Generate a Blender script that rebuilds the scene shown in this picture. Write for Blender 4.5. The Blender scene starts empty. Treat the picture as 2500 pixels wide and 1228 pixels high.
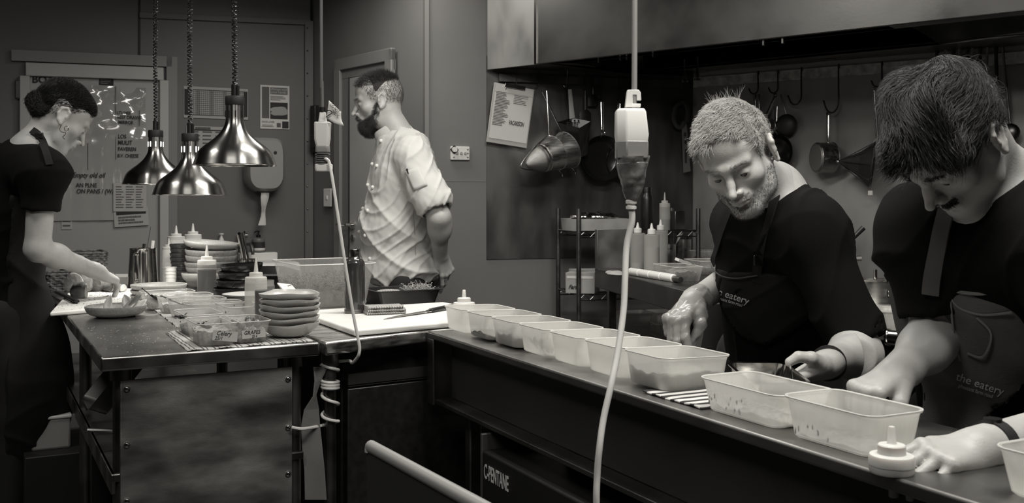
import bpy, bmesh, math, random
import numpy as np
from mathutils import Vector, Matrix, Euler
from mathutils.bvhtree import BVHTree
random.seed(7)
SC = bpy.context.scene
COL = SC.collection
PI = math.pi
# ---------------------------------------------------------------- camera
F, CX, HY, HC = 2443.0, 1250.0, 490.0, 1.28      # focal length in px, centre column, horizon row, eye height
cam_d = bpy.data.cameras.new('camera'); cam = bpy.data.objects.new('camera', cam_d); COL.objects.link(cam)
cam.location = (0, 0, HC); cam.rotation_euler = (PI/2, 0, 0)
cam_d.sensor_width = 36; cam_d.lens = F/2500*36
cam_d.shift_y = -(614-HY)/2500
cam_d.clip_start = .05
cam_d.dof.use_dof = True; cam_d.dof.focus_distance = 2.8; cam_d.dof.aperture_fstop = 11
SC.camera = cam
SC.cycles.transparent_max_bounces = 40; SC.cycles.max_bounces = 10
# ---------------------------------------------------------------- world, lights, exposure
SC.view_settings.view_transform = 'Standard'; SC.view_settings.look = 'None'
SC.view_settings.gamma = 1; SC.view_settings.use_curve_mapping = False
SC.view_settings.exposure = -0.95
w = bpy.data.worlds.new('world'); SC.world = w; w.use_nodes = True
w.node_tree.nodes['Background'].inputs[0].default_value = (1, .97, .92, 1)
w.node_tree.nodes['Background'].inputs[1].default_value = .004
WARM = (1, .975, .915)
def area(name, loc, size, power, target=None, size_y=None, spread=PI):
    l = bpy.data.lights.new(name, 'AREA'); l.energy = power; l.color = WARM; l.spread = spread
    l.shape = 'RECTANGLE'; l.size = size; l.size_y = size_y or size
    o = bpy.data.objects.new(name, l); COL.objects.link(o); o.location = loc
    if target is not None:
        o.rotation_euler = (Vector(target)-Vector(loc)).to_track_quat('-Z', 'Y').to_euler()
    return o
LIGHTS = [
 ('ceiling_panel_light', (-2.0, 2.7, 2.70), .5, 22, None, .5, 2.8),
 ('ceiling_panel_light', (0.05, 3.2, 2.70), 1.2, 62, (0.0, 3.8, 0), .3, 2.6),
 ('ceiling_panel_light', (.75, 1.35, 2.70), 1.2, 66, (1.1, 2.1, 0), .3, 2.6),
 ('ceiling_panel_light', (-.8, 4.9, 2.70), .9, 26, None, .3, 2.8),
 ('ceiling_panel_light', (-.6, .6, 2.70), 1.2, 34, (-.8, 2.2, 0.3), .3, 2.6),
]
for a in LIGHTS: area(a[0], a[1], a[2], a[3], a[4], a[5], a[6])

# ---------------------------------------------------------------- helpers
def P(px, py, Y): return Vector(((px-CX)/F*Y, Y, HC-(py-HY)/F*Y))
def G(px, py, z):
    Y = (HC-z)*F/(py-HY); return Vector(((px-CX)/F*Y, Y, z))
def V(*a): return Vector(a)

def mat(name, g, rough=.5, metal=0., bump=0., bscale=40., var=0., vscale=6., stretch=(1,1,1), trans=0., alpha=1., spec=None, coat=0., sss=0., fx=None):
    m = bpy.data.materials.new(name); m.use_nodes = True
    nt = m.node_tree; b = nt.nodes['Principled BSDF']
    if not isinstance(g, tuple): g = (g, g*.985, g*.95)
    b.inputs['Base Color'].default_value = (*g, 1)
    b.inputs['Roughness'].default_value = rough; b.inputs['Metallic'].default_value = metal
    if trans: b.inputs['Transmission Weight'].default_value = trans
    if alpha < 1: b.inputs['Alpha'].default_value = alpha
    if spec is not None: b.inputs['Specular IOR Level'].default_value = spec
    if coat: b.inputs['Coat Weight'].default_value = coat
    if sss:
        b.inputs['Subsurface Weight'].default_value = sss; b.inputs['Subsurface Radius'].default_value = (.012, .008, .006)
        b.inputs['Subsurface Scale'].default_value = 1.
    if bump or var:
        tc = nt.nodes.new('ShaderNodeTexCoord'); mp = nt.nodes.new('ShaderNodeMapping')
        nt.links.new(tc.outputs['Object'], mp.inputs[0]); mp.inputs['Scale'].default_value = stretch
    if var:
        n = nt.nodes.new('ShaderNodeTexNoise'); n.inputs['Scale'].default_value = vscale; n.inputs['Detail'].default_value = 6
        nt.links.new(mp.outputs[0], n.inputs[0])
        r = nt.nodes.new('ShaderNodeValToRGB'); r.color_ramp.elements[0].position = .32; r.color_ramp.elements[1].position = .68
        r.color_ramp.elements[0].color = (*[c*(1-var) for c in g], 1); r.color_ramp.elements[1].color = (*[min(1, c*(1+var)) for c in g], 1)
        nt.links.new(n.outputs[0], r.inputs[0]); nt.links.new(r.outputs[0], b.inputs['Base Color'])
        if metal > .5:
            mr = nt.nodes.new('ShaderNodeMapRange'); mr.inputs[1].default_value = .3; mr.inputs[2].default_value = .7
            mr.inputs[3].default_value = rough*.75; mr.inputs[4].default_value = min(1, rough*1.4)
            nt.links.new(n.outputs[0], mr.inputs[0]); nt.links.new(mr.outputs[0], b.inputs['Roughness'])
    if bump:
        n2 = nt.nodes.new('ShaderNodeTexNoise'); n2.inputs['Scale'].default_value = bscale; n2.inputs['Detail'].default_value = 4
        nt.links.new(mp.outputs[0], n2.inputs[0])
        bp = nt.nodes.new('ShaderNodeBump'); bp.inputs['Strength'].default_value = bump; bp.inputs['Distance'].default_value = .004
        nt.links.new(n2.outputs[0], bp.inputs['Height']); nt.links.new(bp.outputs[0], b.inputs['Normal'])
    return m

def stripes(name, base, dark, axis, scale, width, rough=.9, zig=0., coord='Object', second=None):
    """woven cloth with stripes running across one axis; zig bends them into a zigzag"""
    m = bpy.data.materials.new(name); m.use_nodes = True; nt = m.node_tree; b = nt.nodes['Principled BSDF']
    b.inputs['Roughness'].default_value = rough
    tc = nt.nodes.new('ShaderNodeTexCoord'); sp = nt.nodes.new('ShaderNodeSeparateXYZ'); nt.links.new(tc.outputs[coord], sp.inputs[0])
    def mth(op, a, c=None):
        n = nt.nodes.new('ShaderNodeMath'); n.operation = op
        for i, v in enumerate((a, c)):
            if v is None: continue
            if isinstance(v, (int, float)): n.inputs[i].default_value = v
            else: nt.links.new(v, n.inputs[i])
        return n.outputs[0]
    x = sp.outputs[axis]
    if zig:
        o = sp.outputs[1-axis]
        x = mth('ADD', x, mth('PINGPONG', o, zig))
    fr = mth('FRACT', mth('MULTIPLY', x, scale))
    k = mth('LESS_THAN', fr, width)
    if second is not None:
        k = mth('MAXIMUM', k, mth('LESS_THAN', mth('ABSOLUTE', mth('SUBTRACT', fr, second)), width*.4))
    mx = nt.nodes.new('ShaderNodeMix'); mx.data_type = 'RGBA'
    mx.inputs[6].default_value = (base, base*.985, base*.95, 1); mx.inputs[7].default_value = (dark, dark*.985, dark*.95, 1)
    nt.links.new(k, mx.inputs[0]); nt.links.new(mx.outputs[2], b.inputs['Base Color'])
    return m

def plastic(name, g, clear, rough=.35):
    """milky translucent food-box plastic: part see-through, part translucent, part gloss"""
    m = bpy.data.materials.new(name); m.use_nodes = True; nt = m.node_tree; b = nt.nodes['Principled BSDF']
    b.inputs['Base Color'].default_value = (g, g*.985, g*.95, 1); b.inputs['Roughness'].default_value = rough
    out = nt.nodes['Material Output']
    tr = nt.nodes.new('ShaderNodeBsdfTransparent'); tl = nt.nodes.new('ShaderNodeBsdfTranslucent')
    tl.inputs[0].default_value = (g, g*.985, g*.95, 1)
    a = nt.nodes.new('ShaderNodeMixShader'); a.inputs[0].default_value = .45
    nt.links.new(b.outputs[0], a.inputs[1]); nt.links.new(tl.outputs[0], a.inputs[2])
    c = nt.nodes.new('ShaderNodeMixShader'); c.inputs[0].default_value = clear
    nt.links.new(a.outputs[0], c.inputs[1]); nt.links.new(tr.outputs[0], c.inputs[2]); nt.links.new(c.outputs[0], out.inputs[0])
    return m

class MB:
    def __init__(s): s.v = []; s.f = []
    def add(s, vs, fs, M=None):
        n = len(s.v)
        s.v += [tuple(M @ Vector(p)) for p in vs] if M is not None else [tuple(p) for p in vs]
        s.f += [tuple(i+n for i in f) for f in fs]; return s
    def box(s, c, d, M=None, rz=0):
        x, y, z = d[0]/2, d[1]/2, d[2]/2
        vs = [Vector((a*x, b*y, e*z)) for a in (-1, 1) for b in (-1, 1) for e in (-1, 1)]
        if rz: R = Matrix.Rotation(rz, 3, 'Z'); vs = [R @ v for v in vs]
        vs = [v+Vector(c) for v in vs]
        return s.add(vs, [(0,1,3,2),(4,6,7,5),(0,4,5,1),(2,3,7,6),(0,2,6,4),(1,5,7,3)], M)
    def hexa(s, b, t):                                 # four bottom corners, four top corners (counter-clockwise)
        return s.add(list(b)+list(t), [(3,2,1,0),(4,5,6,7),(0,1,5,4),(1,2,6,5),(2,3,7,6),(3,0,4,7)])
    def rings(s, rs, cap0=True, cap1=True, closed=True):
        n = len(rs[0]); vs = [p for r in rs for p in r]; fs = []
        for i in range(len(rs)-1):
            for j in range(n if closed else n-1):
                k = (j+1) % n; fs.append((i*n+j, i*n+k, (i+1)*n+k, (i+1)*n+j))
        if cap0: fs.append(tuple(reversed(range(n))))
        if cap1: fs.append(tuple((len(rs)-1)*n+j for j in range(n)))
        return s.add(vs, fs)
    def tube(s, pts, r, n=10, cap=True, squash=None):
        pts = [Vector(p) for p in pts]; rr = r if isinstance(r, (list, tuple)) else [r]*len(pts)
        rs = []; up = None
        for i, p in enumerate(pts):
            t = (pts[min(i+1, len(pts)-1)]-pts[max(i-1, 0)])
            if t.length < 1e-9: t = Vector((0, 0, 1))
            t.normalize()
            if up is None:
                up = t.orthogonal().normalized() if squash is None else (Vector(squash[1])-t*t.dot(Vector(squash[1]))).normalized()
            up = (up - t*t.dot(up)).normalized(); sd = t.cross(up)
            k = 1 if squash is None else squash[0]
            rs.append([p + up*math.cos(a)*rr[i]*k + sd*math.sin(a)*rr[i] for a in [2*PI*j/n for j in range(n)]])
        return s.rings(rs, cap, cap)
    def lathe(s, prof, n=32, c=(0,0,0), M=None, close=True):
        vs = []; fs = []; m = len(prof)
        for j in range(n):
            a = 2*PI*j/n
            for (r, z) in prof: vs.append((c[0]+r*math.cos(a), c[1]+r*math.sin(a), c[2]+z))
        for j in range(n):
            k = (j+1) % n
            for i in range(m-1): fs.append((j*m+i, k*m+i, k*m+i+1, j*m+i+1))
        if close:
            if prof[0][0] > 1e-6: fs.append(tuple(j*m for j in reversed(range(n))))
            if prof[-1][0] > 1e-6: fs.append(tuple(j*m+m-1 for j in range(n)))
        return s.add(vs, fs, M)
    def cyl(s, a, b, r, n=16, r2=None): return s.tube([a, b], [r, r if r2 is None else r2], n)
    def ball(s, c, r, n=12, sc=(1,1,1), M=None):
        vs = []; fs = []; m = n//2+1
        for i in range(m):
            t = PI*i/(m-1)
            for j in range(n):
                p = 2*PI*j/n; vs.append((c[0]+r*sc[0]*math.sin(t)*math.cos(p), c[1]+r*sc[1]*math.sin(t)*math.sin(p), c[2]+r*sc[2]*math.cos(t)))
        for i in range(m-1):
            for j in range(n):
                k = (j+1) % n; fs.append((i*n+j, (i+1)*n+j, (i+1)*n+k, i*n+k))
        return s.add(vs, fs, M)

def finish(me, smooth=True, ang=35):
    bm = bmesh.new(); bm.from_mesh(me)
    bmesh.ops.remove_doubles(bm, verts=bm.verts, dist=1e-6)
    bmesh.ops.recalc_face_normals(bm, faces=bm.faces)
    if smooth:
        ca = math.radians(ang)
        for f in bm.faces: f.smooth = True
        for e in bm.edges:
            if len(e.link_faces) == 2 and e.calc_face_angle(0) > ca: e.smooth = False
    bm.to_mesh(me); bm.free()
def obj(name, mb, m, parent=None, bevel=0, seg=2, smooth=True, ang=35, loc=None, rot=None, solid=0, sub=0, kind=None):
    me = bpy.data.meshes.new(name)
    if isinstance(mb, MB): me.from_pydata(mb.v, [], mb.f)
    else: me.from_pydata(mb[0], [], mb[1])
    me.update(); finish(me, smooth, ang)
    if m: me.materials.append(m)
    o = bpy.data.objects.new(name, me); COL.objects.link(o)
    if parent: o.parent = parent
    if loc is not None: o.location = loc
    if rot is not None: o.rotation_euler = rot
    if solid:
        md = o.modifiers.new('solid', 'SOLIDIFY'); md.thickness = solid; md.offset = 0
    if bevel:
        md = o.modifiers.new('bevel', 'BEVEL'); md.width = bevel; md.segments = seg; md.limit_method = 'ANGLE'; md.angle_limit = math.radians(40)
    if sub:
        md = o.modifiers.new('sub', 'SUBSURF'); md.levels = sub; md.render_levels = sub
    if kind: o['kind'] = kind
    return o
def tag(o, label, cat, group=None, kind=None):
    o['label'] = label; o['category'] = cat
    if group: o['group'] = group
    if kind: o['kind'] = kind
    return o
def thing(name, label, cat, loc=(0,0,0), rotz=0, group=None, rot=None):
    o = bpy.data.objects.new(name, None); COL.objects.link(o); o.empty_display_size = .05
    o.location = loc; o.rotation_euler = rot if rot is not None else (0, 0, rotz)
    return tag(o, label, cat, group)
KIDS = {}
def dup(root, loc, rotz=0, label=None, group=None, rot=None, scale=None):
    def cp(o, par):
        c = o.copy(); COL.objects.link(c)
        if par: c.parent = par
        for ch in [x for x in bpy.data.objects if x.parent == o]: cp(ch, c)
        return c
    r = cp(root, None); r.location = loc; r.rotation_euler = rot if rot is not None else (0, 0, rotz)
    if scale: r.scale = scale
    if label: r['label'] = label
    if group: r['group'] = group
    return r
FONTS = {}
def text_mesh(body, size, align='LEFT', bold=0.0, extrude=.0004, shear=0.):
    cu = bpy.data.curves.new('t', 'FONT'); cu.body = body; cu.size = size; cu.align_x = align; cu.extrude = extrude
    cu.offset = bold; cu.shear = shear; cu.resolution_u = 3
    o = bpy.data.objects.new('t', cu); COL.objects.link(o)
    dg = bpy.context.evaluated_depsgraph_get(); me = bpy.data.meshes.new_from_object(o.evaluated_get(dg))
    vs = [tuple(v.co) for v in me.vertices]; fs = [tuple(p.vertices) for p in me.polygons]
    bpy.data.objects.remove(o); bpy.data.curves.remove(cu); bpy.data.meshes.remove(me)
    return vs, fs
def lettering(name, body, size, m, parent, M, align='LEFT', bold=0., shear=0., squeeze=1.):
    """flat lettering; M places the text plane (x along, y up, z out)"""
    vs, fs = text_mesh(body, size, align, bold, .0003, shear)
    mb = MB().add([(v[0]*squeeze, v[1], v[2]) for v in vs], fs, M)
    return obj(name, mb, m, parent, smooth=False)
def frame(o, x, y):
    """matrix with columns x, y, x cross y at origin o"""
    x = Vector(x).normalized(); z = x.cross(Vector(y)).normalized(); y = z.cross(x)
    return Matrix(((x.x, y.x, z.x, o[0]), (x.y, y.y, z.y, o[1]), (x.z, y.z, z.z, o[2]), (0, 0, 0, 1)))
def line_at(A, B, px):
    """the point of the ground-plan line A-B seen in picture column px"""
    t = (px-CX)/F; ax, ay, bx, by = A[0], A[1], B[0], B[1]
    s = (t*ay-ax)/((bx-ax)-t*(by-ay)); return Vector((ax+(bx-ax)*s, ay+(by-ay)*s, 0))
def wall_pt(A, B, px, py):
    q = line_at(A, B, px); q.z = HC-(py-HY)/F*q.y; return q
def scribble(w, h, rows, rng, ragged=.4, th=.0016, gap=None):
    """small unreadable lines of print: thin bars in rows"""
    mb = MB(); y = h/2
    for i in range(rows):
        x = -w/2; end = w/2-rng.random()*ragged*w; yy = h/2-(i+.5)*h/rows
        while x < end:
            l = rng.uniform(.02, .09)*w
            l = min(l, end-x)
            if l > 0: mb.box((x+l/2, yy, 0), (l, th, .0006))
            x += l+.012*w
    return mb
# materials
M_WALL = mat('painted_wall', .17, .55, bump=.05, bscale=300, var=.05, vscale=3)
M_WALL2 = mat('painted_panel', .125, .5, bump=.05, bscale=300, var=.06, vscale=2)
M_TRIM = mat('painted_trim', .20, .45)
M_FLOOR = mat('floor_vinyl', .03, .5, var=.25, vscale=5)
M_WALLD = mat('dark_wall', .05, .6)
M_CEIL = mat('ceiling_paint', .22, .8)
M_STEEL = mat('brushed_steel', .55, .30, 1, var=.10, vscale=9, stretch=(1, 8, 8), bump=.03, bscale=60)
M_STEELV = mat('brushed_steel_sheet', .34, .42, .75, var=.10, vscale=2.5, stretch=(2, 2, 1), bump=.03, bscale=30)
M_PANEL = mat('scuffed_steel', .45, .42, 1, var=.35, vscale=4, stretch=(1, 1, 2.5), bump=.05, bscale=120)
M_DSTEEL = mat('dark_steel', .20, .35, 1, var=.2, vscale=7)
M_POLISH = mat('polished_steel', .65, .14, 1)
M_SPUN = mat('spun_aluminium', .36, .26, 1)
def aniso(m, a):
    nt = m.node_tree; b = nt.nodes['Principled BSDF']; t = nt.nodes.new('ShaderNodeTangent'); t.direction_type = 'RADIAL'; t.axis = 'Z'
    nt.links.new(t.outputs[0], b.inputs['Tangent']); b.inputs['Anisotropic'].default_value = a; b.inputs['Anisotropic Rotation'].default_value = .25
aniso(M_SPUN, .8)
M_BLACK = mat('black_plastic', .012, .35)
M_MBLACK = mat('matt_black', .008, .6)
M_BENAM = mat('black_enamel', .01, .2)
M_RUBBER = mat('rubber', .015, .55)
M_WHITE = mat('white_plastic', .72, .35)
M_WIRE = mat('white_cable', .66, .4)
M_PAPER = mat('paper', .62, .8)
M_PAPERD = mat('dull_paper', .42, .8)
M_INK = mat('ink', .02, .7)
M_INKG = mat('grey_ink', .10, .7)
M_CARD = mat('cardboard', .33, .85, var=.1, vscale=8)
M_BOARD = mat('white_chopping_board', .70, .45, bump=.06, bscale=90, var=.05, vscale=12)
M_GLASS = mat('clear_plastic', .8, .1, trans=.9)
# ================================================================ ROOM
B0, B1 = V(-1.261, 6.25, 0), V(-.461, 5.286, 0)        # wall with the door
A0, A1 = V(-3.4, 5.18, 0), V(-1.261, 6.25, 0)          # wall with the notice board
C1 = V(-.139, 5.38, 0); C2 = V(1.03, 5.72, 0)          # wall behind the head chef, then its steel-clad part
D1 = V(3.9, 5.72-.7335*2.87, 0)                        # steel wall with the hook rail
ZC = 2.75
def slab(name, a, b, z0, z1, th, m, out):
    d = (b-a).normalized(); n = Vector((-d.y, d.x, 0))*out
    mb = MB().hexa([a+V(0,0,z0), b+V(0,0,z0), b+n*th+V(0,0,z0), a+n*th+V(0,0,z0)],
                   [a+V(0,0,z1), b+V(0,0,z1), b+n*th+V(0,0,z1), a+n*th+V(0,0,z1)])
    return mb
def struct(name, mb, m, parent=None, **k):
    o = obj(name, mb, m, parent, **k)
    if parent is None: o['kind'] = 'structure'
    return o
struct('floor', MB().box((.3, 2, -.05), (9, 10, .1)), M_FLOOR)
struct('ceiling', MB().box((.3, 2, ZC+.05), (9, 10, .1)), M_CEIL)
struct('wall_back', slab('', A0, A1, 0, ZC, .12, M_WALL2, 1), M_WALL2)
struct('wall_doorside', slab('', A1+V(.02,.0,0), B1+V(.0,.03,0), 0, ZC, .12, M_WALL, 1), M_WALL)
struct('wall_middle', slab('', B1, C2+(C2-C1)*.1, 0, ZC, .12, M_WALL, 1), M_WALL)
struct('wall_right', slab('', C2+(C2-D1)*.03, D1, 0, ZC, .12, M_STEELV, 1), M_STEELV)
struct('wall_left', slab('', V(-3.4,-2.5,0), V(-3.4, 5.3,0), 0, ZC, .12, M_WALLD, 1), M_WALLD)
struct('wall_far_right', slab('', V(3.9, 3.8,0), V(3.9,-2.5,0), 0, ZC, .12, M_WALLD, 1), M_WALLD)
struct('wall_rear', slab('', V(4,-2.5,0), V(-3.5,-2.5,0), 0, ZC, .12, M_WALLD, 1), M_WALLD)
uA = (A1-A0).normalized(); nA = V(uA.y, -uA.x, 0)      # n points into the room
uB = (B1-B0).normalized(); nB = V(uB.y, -uB.x, 0)
uC = (C2-C1).normalized(); nC = V(uC.y, -uC.x, 0)
uD = (D1-C2).normalized(); nD = V(uD.y, -uD.x, 0)
def bar(mb, a, b, n, w, th):                            # a board from a to b lying on a wall, n = outward normal
    a, b = Vector(a), Vector(b); t = (b-a).normalized(); s = t.cross(n).normalized()*w/2; n = Vector(n)
    return mb.hexa([a-s, b-s, b-s+n*th, a-s+n*th], [a+s, b+s, b+s+n*th, a+s+n*th])
def wA(px, py): return wall_pt(A0, A1, px, py)
def wB(px, py): return wall_pt(B0, B1, px, py)
def wC(px, py): return wall_pt(C1, C2, px, py)
def wD(px, py): return wall_pt(C2, D1, px, py)
# trims of the back wall
t = MB(); bar(t, wA(757, 56), wA(340, 38), nA, .03, .02); bar(t, wA(752, 52), V(wA(752,0).x, wA(752,0).y, 0), nA, .05, .025)
struct('trim_1', t, M_WALL2)
t = MB(); bar(t, wA(340, 0), wA(340, 146), nA, .012, .006); struct('trim_2', t, M_MBLACK)
# the panelled door that carries the notice board
t = MB(); q0, q1 = wA(418, 152), wA(28, 136)
bar(t, q0, q1, nA, .06, .03); bar(t, V(q0.x, q0.y, q0.z+.03), V(q0.x, q0.y, 0), nA, .06, .03)
struct('trim_3', t, M_TRIM)
# pin dots on panel edge
t = MB()
for py in range(70, 600, 55): t.ball(wA(748, py)+nA*.026, .006, 8)
struct('trim_4', t, M_DSTEEL)
# door in the angled wall
d = bpy.data.objects.new('door_1', None); COL.objects.link(d); d['kind'] = 'structure'
pl, pr = line_at(B0, B1, 825), line_at(B0, B1, 966)
fr = MB(); zt = 2.115
bar(fr, V(pl.x, pl.y, zt-.03), V(pr.x, pr.y, zt-.03), nB, .07, .03)
for q in (pl+uB*.035, pr-uB*.035): bar(fr, V(q.x, q.y, zt), V(q.x, q.y, 0), nB, .07, .03)
obj('door_frame', fr, M_TRIM, d, bevel=.004)
jb = MB(); a, b = line_at(B0, B1, 836), line_at(B0, B1, 860)
bar(jb, V(a.x, a.y, 2.05)+uB*.03, V(a.x, a.y, 0)+uB*.03, nB, abs((b-a).length), .012)
bar(jb, V(pl.x, pl.y, 2.03), V(pr.x, pr.y, 2.03), nB, .06, .014)
obj('door_jamb', jb, M_WALL, d)
lf = MB(); a, b = line_at(B0, B1, 861), line_at(B0, B1, 951); c = (a+b)/2
bar(lf, V(c.x, c.y, 1.995), V(c.x, c.y, .01), nB, (b-a).length, .022)
obj('door_leaf', lf, mat('door_paint', .34, .45, var=.04), d, bevel=.003)
gp = MB(); bar(gp, V(a.x, a.y, 2.0)-uB*.004, V(a.x, a.y, .01)-uB*.004, nB, .008, .023); obj('door_gap', gp, M_MBLACK, d)
hd = MB(); h = V(a.x, a.y, 1.14)+uB*.045+nB*.022
hd.cyl(h, h+nB*.012, .026); hd.cyl(h, h+nB*.055, .010); hd.tube([h+nB*.05, h+nB*.055-uB*.05, h+nB*.05-uB*.11], [.011, .010, .008])
hd.cyl(h-V(0,0,.075), h+nB*.01-V(0,0,.075), .018)
obj('door_handle', hd, M_POLISH, d)
# black door closer strip left of the door
t = thing('wall_holder', 'narrow black holder on the wall behind the hanging socket with the tag', 'holder', wB(775, 330))
m_ = MB(); a = wB(773, 258)-t.location; b = wB(773, 372)-t.location; bar(m_, a, b, nB, .06, .03); obj('board', m_, M_BLACK, t, bevel=.004)
m_ = MB(); bar(m_, wB(780, 330)-t.location+nB*.031, wB(780, 362)-t.location+nB*.031, nB, .05, .02); obj('pocket', m_, M_BLACK, t, bevel=.003)
# steel splashback sheets of the cooking corner
sb = MB(); a = line_at(C1, C2, 1187)+nC*.001; bb = C2+nC*.001
for z0, z1 in ((.965, 2.06),):
    sb.hexa([a+V(0,0,z0), bb+V(0,0,z0), bb+nC*.006+V(0,0,z0), a+nC*.006+V(0,0,z0)], [a+V(0,0,z1), bb+V(0,0,z1), bb+nC*.006+V(0,0,z1), a+nC*.006+V(0,0,z1)])
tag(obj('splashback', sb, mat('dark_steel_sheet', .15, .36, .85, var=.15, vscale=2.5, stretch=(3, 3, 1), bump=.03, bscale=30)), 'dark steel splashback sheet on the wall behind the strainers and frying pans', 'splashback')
# joint line in the painted wall
t = MB(); bar(t, wC(1088, 441), wC(1184, 442), nC, .004, .002); struct('trim_5', t, M_TRIM)
t = MB(); q = B1+uC*.01; bar(t, V(q.x, q.y, 0), V(q.x, q.y, ZC), nC, .022, .012); struct('trim_6', t, M_TRIM)
# ---------------------------------------------------------------- range hood
ZH = 1.98
H0 = P(1190, 170, 5.34); H1 = P(1307, 157, 5.13); H2 = P(2460, 30, 3.72)
for q in (H0, H1, H2): q.z = 0
Hd = (H2-H1).normalized(); H3 = H1+Hd*3.4
hood = thing('range_hood', 'long stainless steel extraction hood above the cooking line', 'range hood', (H1.x, H1.y, ZH))
def L_(p): return Vector(p)-Vector(hood.location)
fm = MB(); th = V(-Hd.y, Hd.x, 0)*.02
def wallq(mb, a, b, z0, z1, off): return mb.hexa([a+V(0,0,z0), b+V(0,0,z0), b+off+V(0,0,z0), a+off+V(0,0,z0)], [a+V(0,0,z1), b+V(0,0,z1), b+off+V(0,0,z1), a+off+V(0,0,z1)])
o0, o1, o3 = H0-H1, V(0,0,0), H3-H1
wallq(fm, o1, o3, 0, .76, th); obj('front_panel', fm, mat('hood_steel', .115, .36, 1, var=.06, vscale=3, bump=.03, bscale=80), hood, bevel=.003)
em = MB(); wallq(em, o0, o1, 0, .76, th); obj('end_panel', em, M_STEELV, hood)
cm = MB(); cm.box((0.003, -.003, .38), (.014, .014, .76), rz=math.atan2(Hd.y, Hd.x)); obj('corner_trim', cm, M_POLISH, hood)
# underside: gutter along the front, recessed filter bank
um = MB()
Wc = (line_at(C1, C2, 1195)+nC*.01)-H1; Wcc = (C2+nC*.02+nD*.01)-H1; We = (D1+nD*.01)-H1
ins = th.normalized()
g0, g1, g2, g3 = o0+ins*.02, o1+ins*.02, o3+ins*.02, None
def plate(mb, poly, z, t=.006):
    n = len(poly); return mb.rings([[p+V(0,0,z) for p in poly], [p+V(0,0,z+t) for p in poly]])
in0 = o1+ins*.16+Hd*.12; in1 = o3+ins*.16
bk1 = in1+ins*.62; bk0 = in0+ins*.62
plate(um, [g1, g2, in1, in0], .012)
plate(um, [Wc, g1, in0, bk0, Wcc], .012)
plate(um, [bk0, bk1, We, Wcc], .03)
obj('underside', um, M_DSTEEL, hood)
vm = MB(); wallq(vm, in0, in1, .012, .17, ins*.006); wallq(vm, bk0, bk1, .02, .26, ins*.006); wallq(vm, in0, bk0, .02, .26, Hd*.006)
plate(vm, [in0, in1, bk1, bk0], .26); obj('filter_well', vm, M_DSTEEL, hood)
for k in range(6):
    a = in0+Hd*(.03+.5*k)+ins*.03; f_ = MB()
    q = [a, a+Hd*.46, a+Hd*.46+ins*.56, a+ins*.56]
    f_.rings([[q[0]+V(0,0,.10), q[1]+V(0,0,.10), q[2]+V(0,0,.24), q[3]+V(0,0,.24)], [q[0]+V(0,0,.12), q[1]+V(0,0,.12), q[2]+V(0,0,.26), q[3]+V(0,0,.26)]])
    for s in range(12): f_.cyl(a+Hd*(.03+s*.036)+V(0,0,.095)+ins*.01, a+Hd*(.03+s*.036)+V(0,0,.23)+ins*.54, .006, 6)
    obj('grease_filter', f_, M_DSTEEL, hood)
for px, py in ((1455,139),(1508,133),(1524,132),(1588,128),(1858,95),(1905,90)):
    q = line_at(H1, H2, px)-H1; m_ = MB().box((q.x+ins.x*.03, q.y+ins.y*.03, -.008), (.008, .02, .03), rz=math.atan2(Hd.y, Hd.x)); obj('clip', m_, M_POLISH, hood)
for px, py, Y in ((1671, 195, 5.3), (1703, 190, 5.2)):
    q = P(px, py, Y)-Vector(hood.location); n_ = MB(); n_.cyl(q+V(0,0,.03), q+V(0,0,.0), .010); n_.cyl(q+V(0,0,.11), q+V(0,0,.02), .006); n_.cyl(q+V(0,0,-.004), q+V(0,0,-.014), .018)
    obj('nozzle', n_, M_POLISH, hood)
# ---------------------------------------------------------------- hook rail on the steel wall
def rpt(px): q = line_at(C2, D1, px); return q
rail = thing('hook_rail', 'long worn flat steel hook rail running along the back wall under the hood', 'rail', (*rpt(2000).xy, 1.95))
rm = MB(); a = rpt(1700)-V(*rail.location.xy, 0); b = rpt(2700)-V(*rail.location.xy, 0)
a.z = 0; b.z = 0
bar(rm, a+nD*.03, b+nD*.03, nD, .055, .008)
for k in range(5): q = a.lerp(b, (k+.5)/5); rm.box(q+nD*.016, (.03, .04, .03), rz=math.atan2(uD.y, uD.x))
obj('flat_bar', rm, mat('worn_steel', .45, .5, .3, var=.4, vscale=25), rail)
rail2 = thing('hook_rail', 'dark flat hook rail behind the clipboard and strainers, almost lost in shadow', 'rail', (*line_at(C1, C2, 1400).xy, 1.94))
rm = MB(); a = line_at(C1, C2, 1215)-V(*rail2.location.xy, 0); b = line_at(C1, C2, 1660)-V(*rail2.location.xy, 0)
bar(rm, a+nC*.03, b+nC*.03, nC, .04, .008)
for k in range(4): q = a.lerp(b, (k+.5)/4); rm.box(q+nC*.016, (.03, .04, .03), rz=math.atan2(uC.y, uC.x))
obj('flat_bar', rm, M_DSTEEL, rail2)
# ================================================================ BENCHES
ZT = .90
u1, v1 = V(.881, .474, 0), V(-.474, .881, 0)
T1 = V(-.997, 2.424, 0); a1 = math.atan2(u1.y, u1.x)
u2 = V(.828, .56, 0).normalized()
T2 = V(-.500, 2.680, 0); a2 = math.atan2(u2.y, u2.x)
def L1(u, v, z=0): return V(u, v, z)                     # local coordinates of bench 1: its x along u1, y along v1
bench = thing('prep_bench', 'stainless steel prep bench under the three heat lamps, left of the seam', 'bench', T1, a1)
W1, D1b = .548, 2.35
def top_slab(poly, z1, th):
    return MB().rings([[V(*p, z1-th) for p in poly], [V(*p, z1) for p in poly]])
obj('bench_top', top_slab([(0,0),(W1,0),(W1,D1b),(0,D1b)], ZT, .036), mat('bench_steel', .34, .30, 1, var=.2, vscale=7, stretch=(1,1,1), bump=.06, bscale=45), bench, bevel=.006, seg=3)
M_LEG = M_DSTEEL
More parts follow.
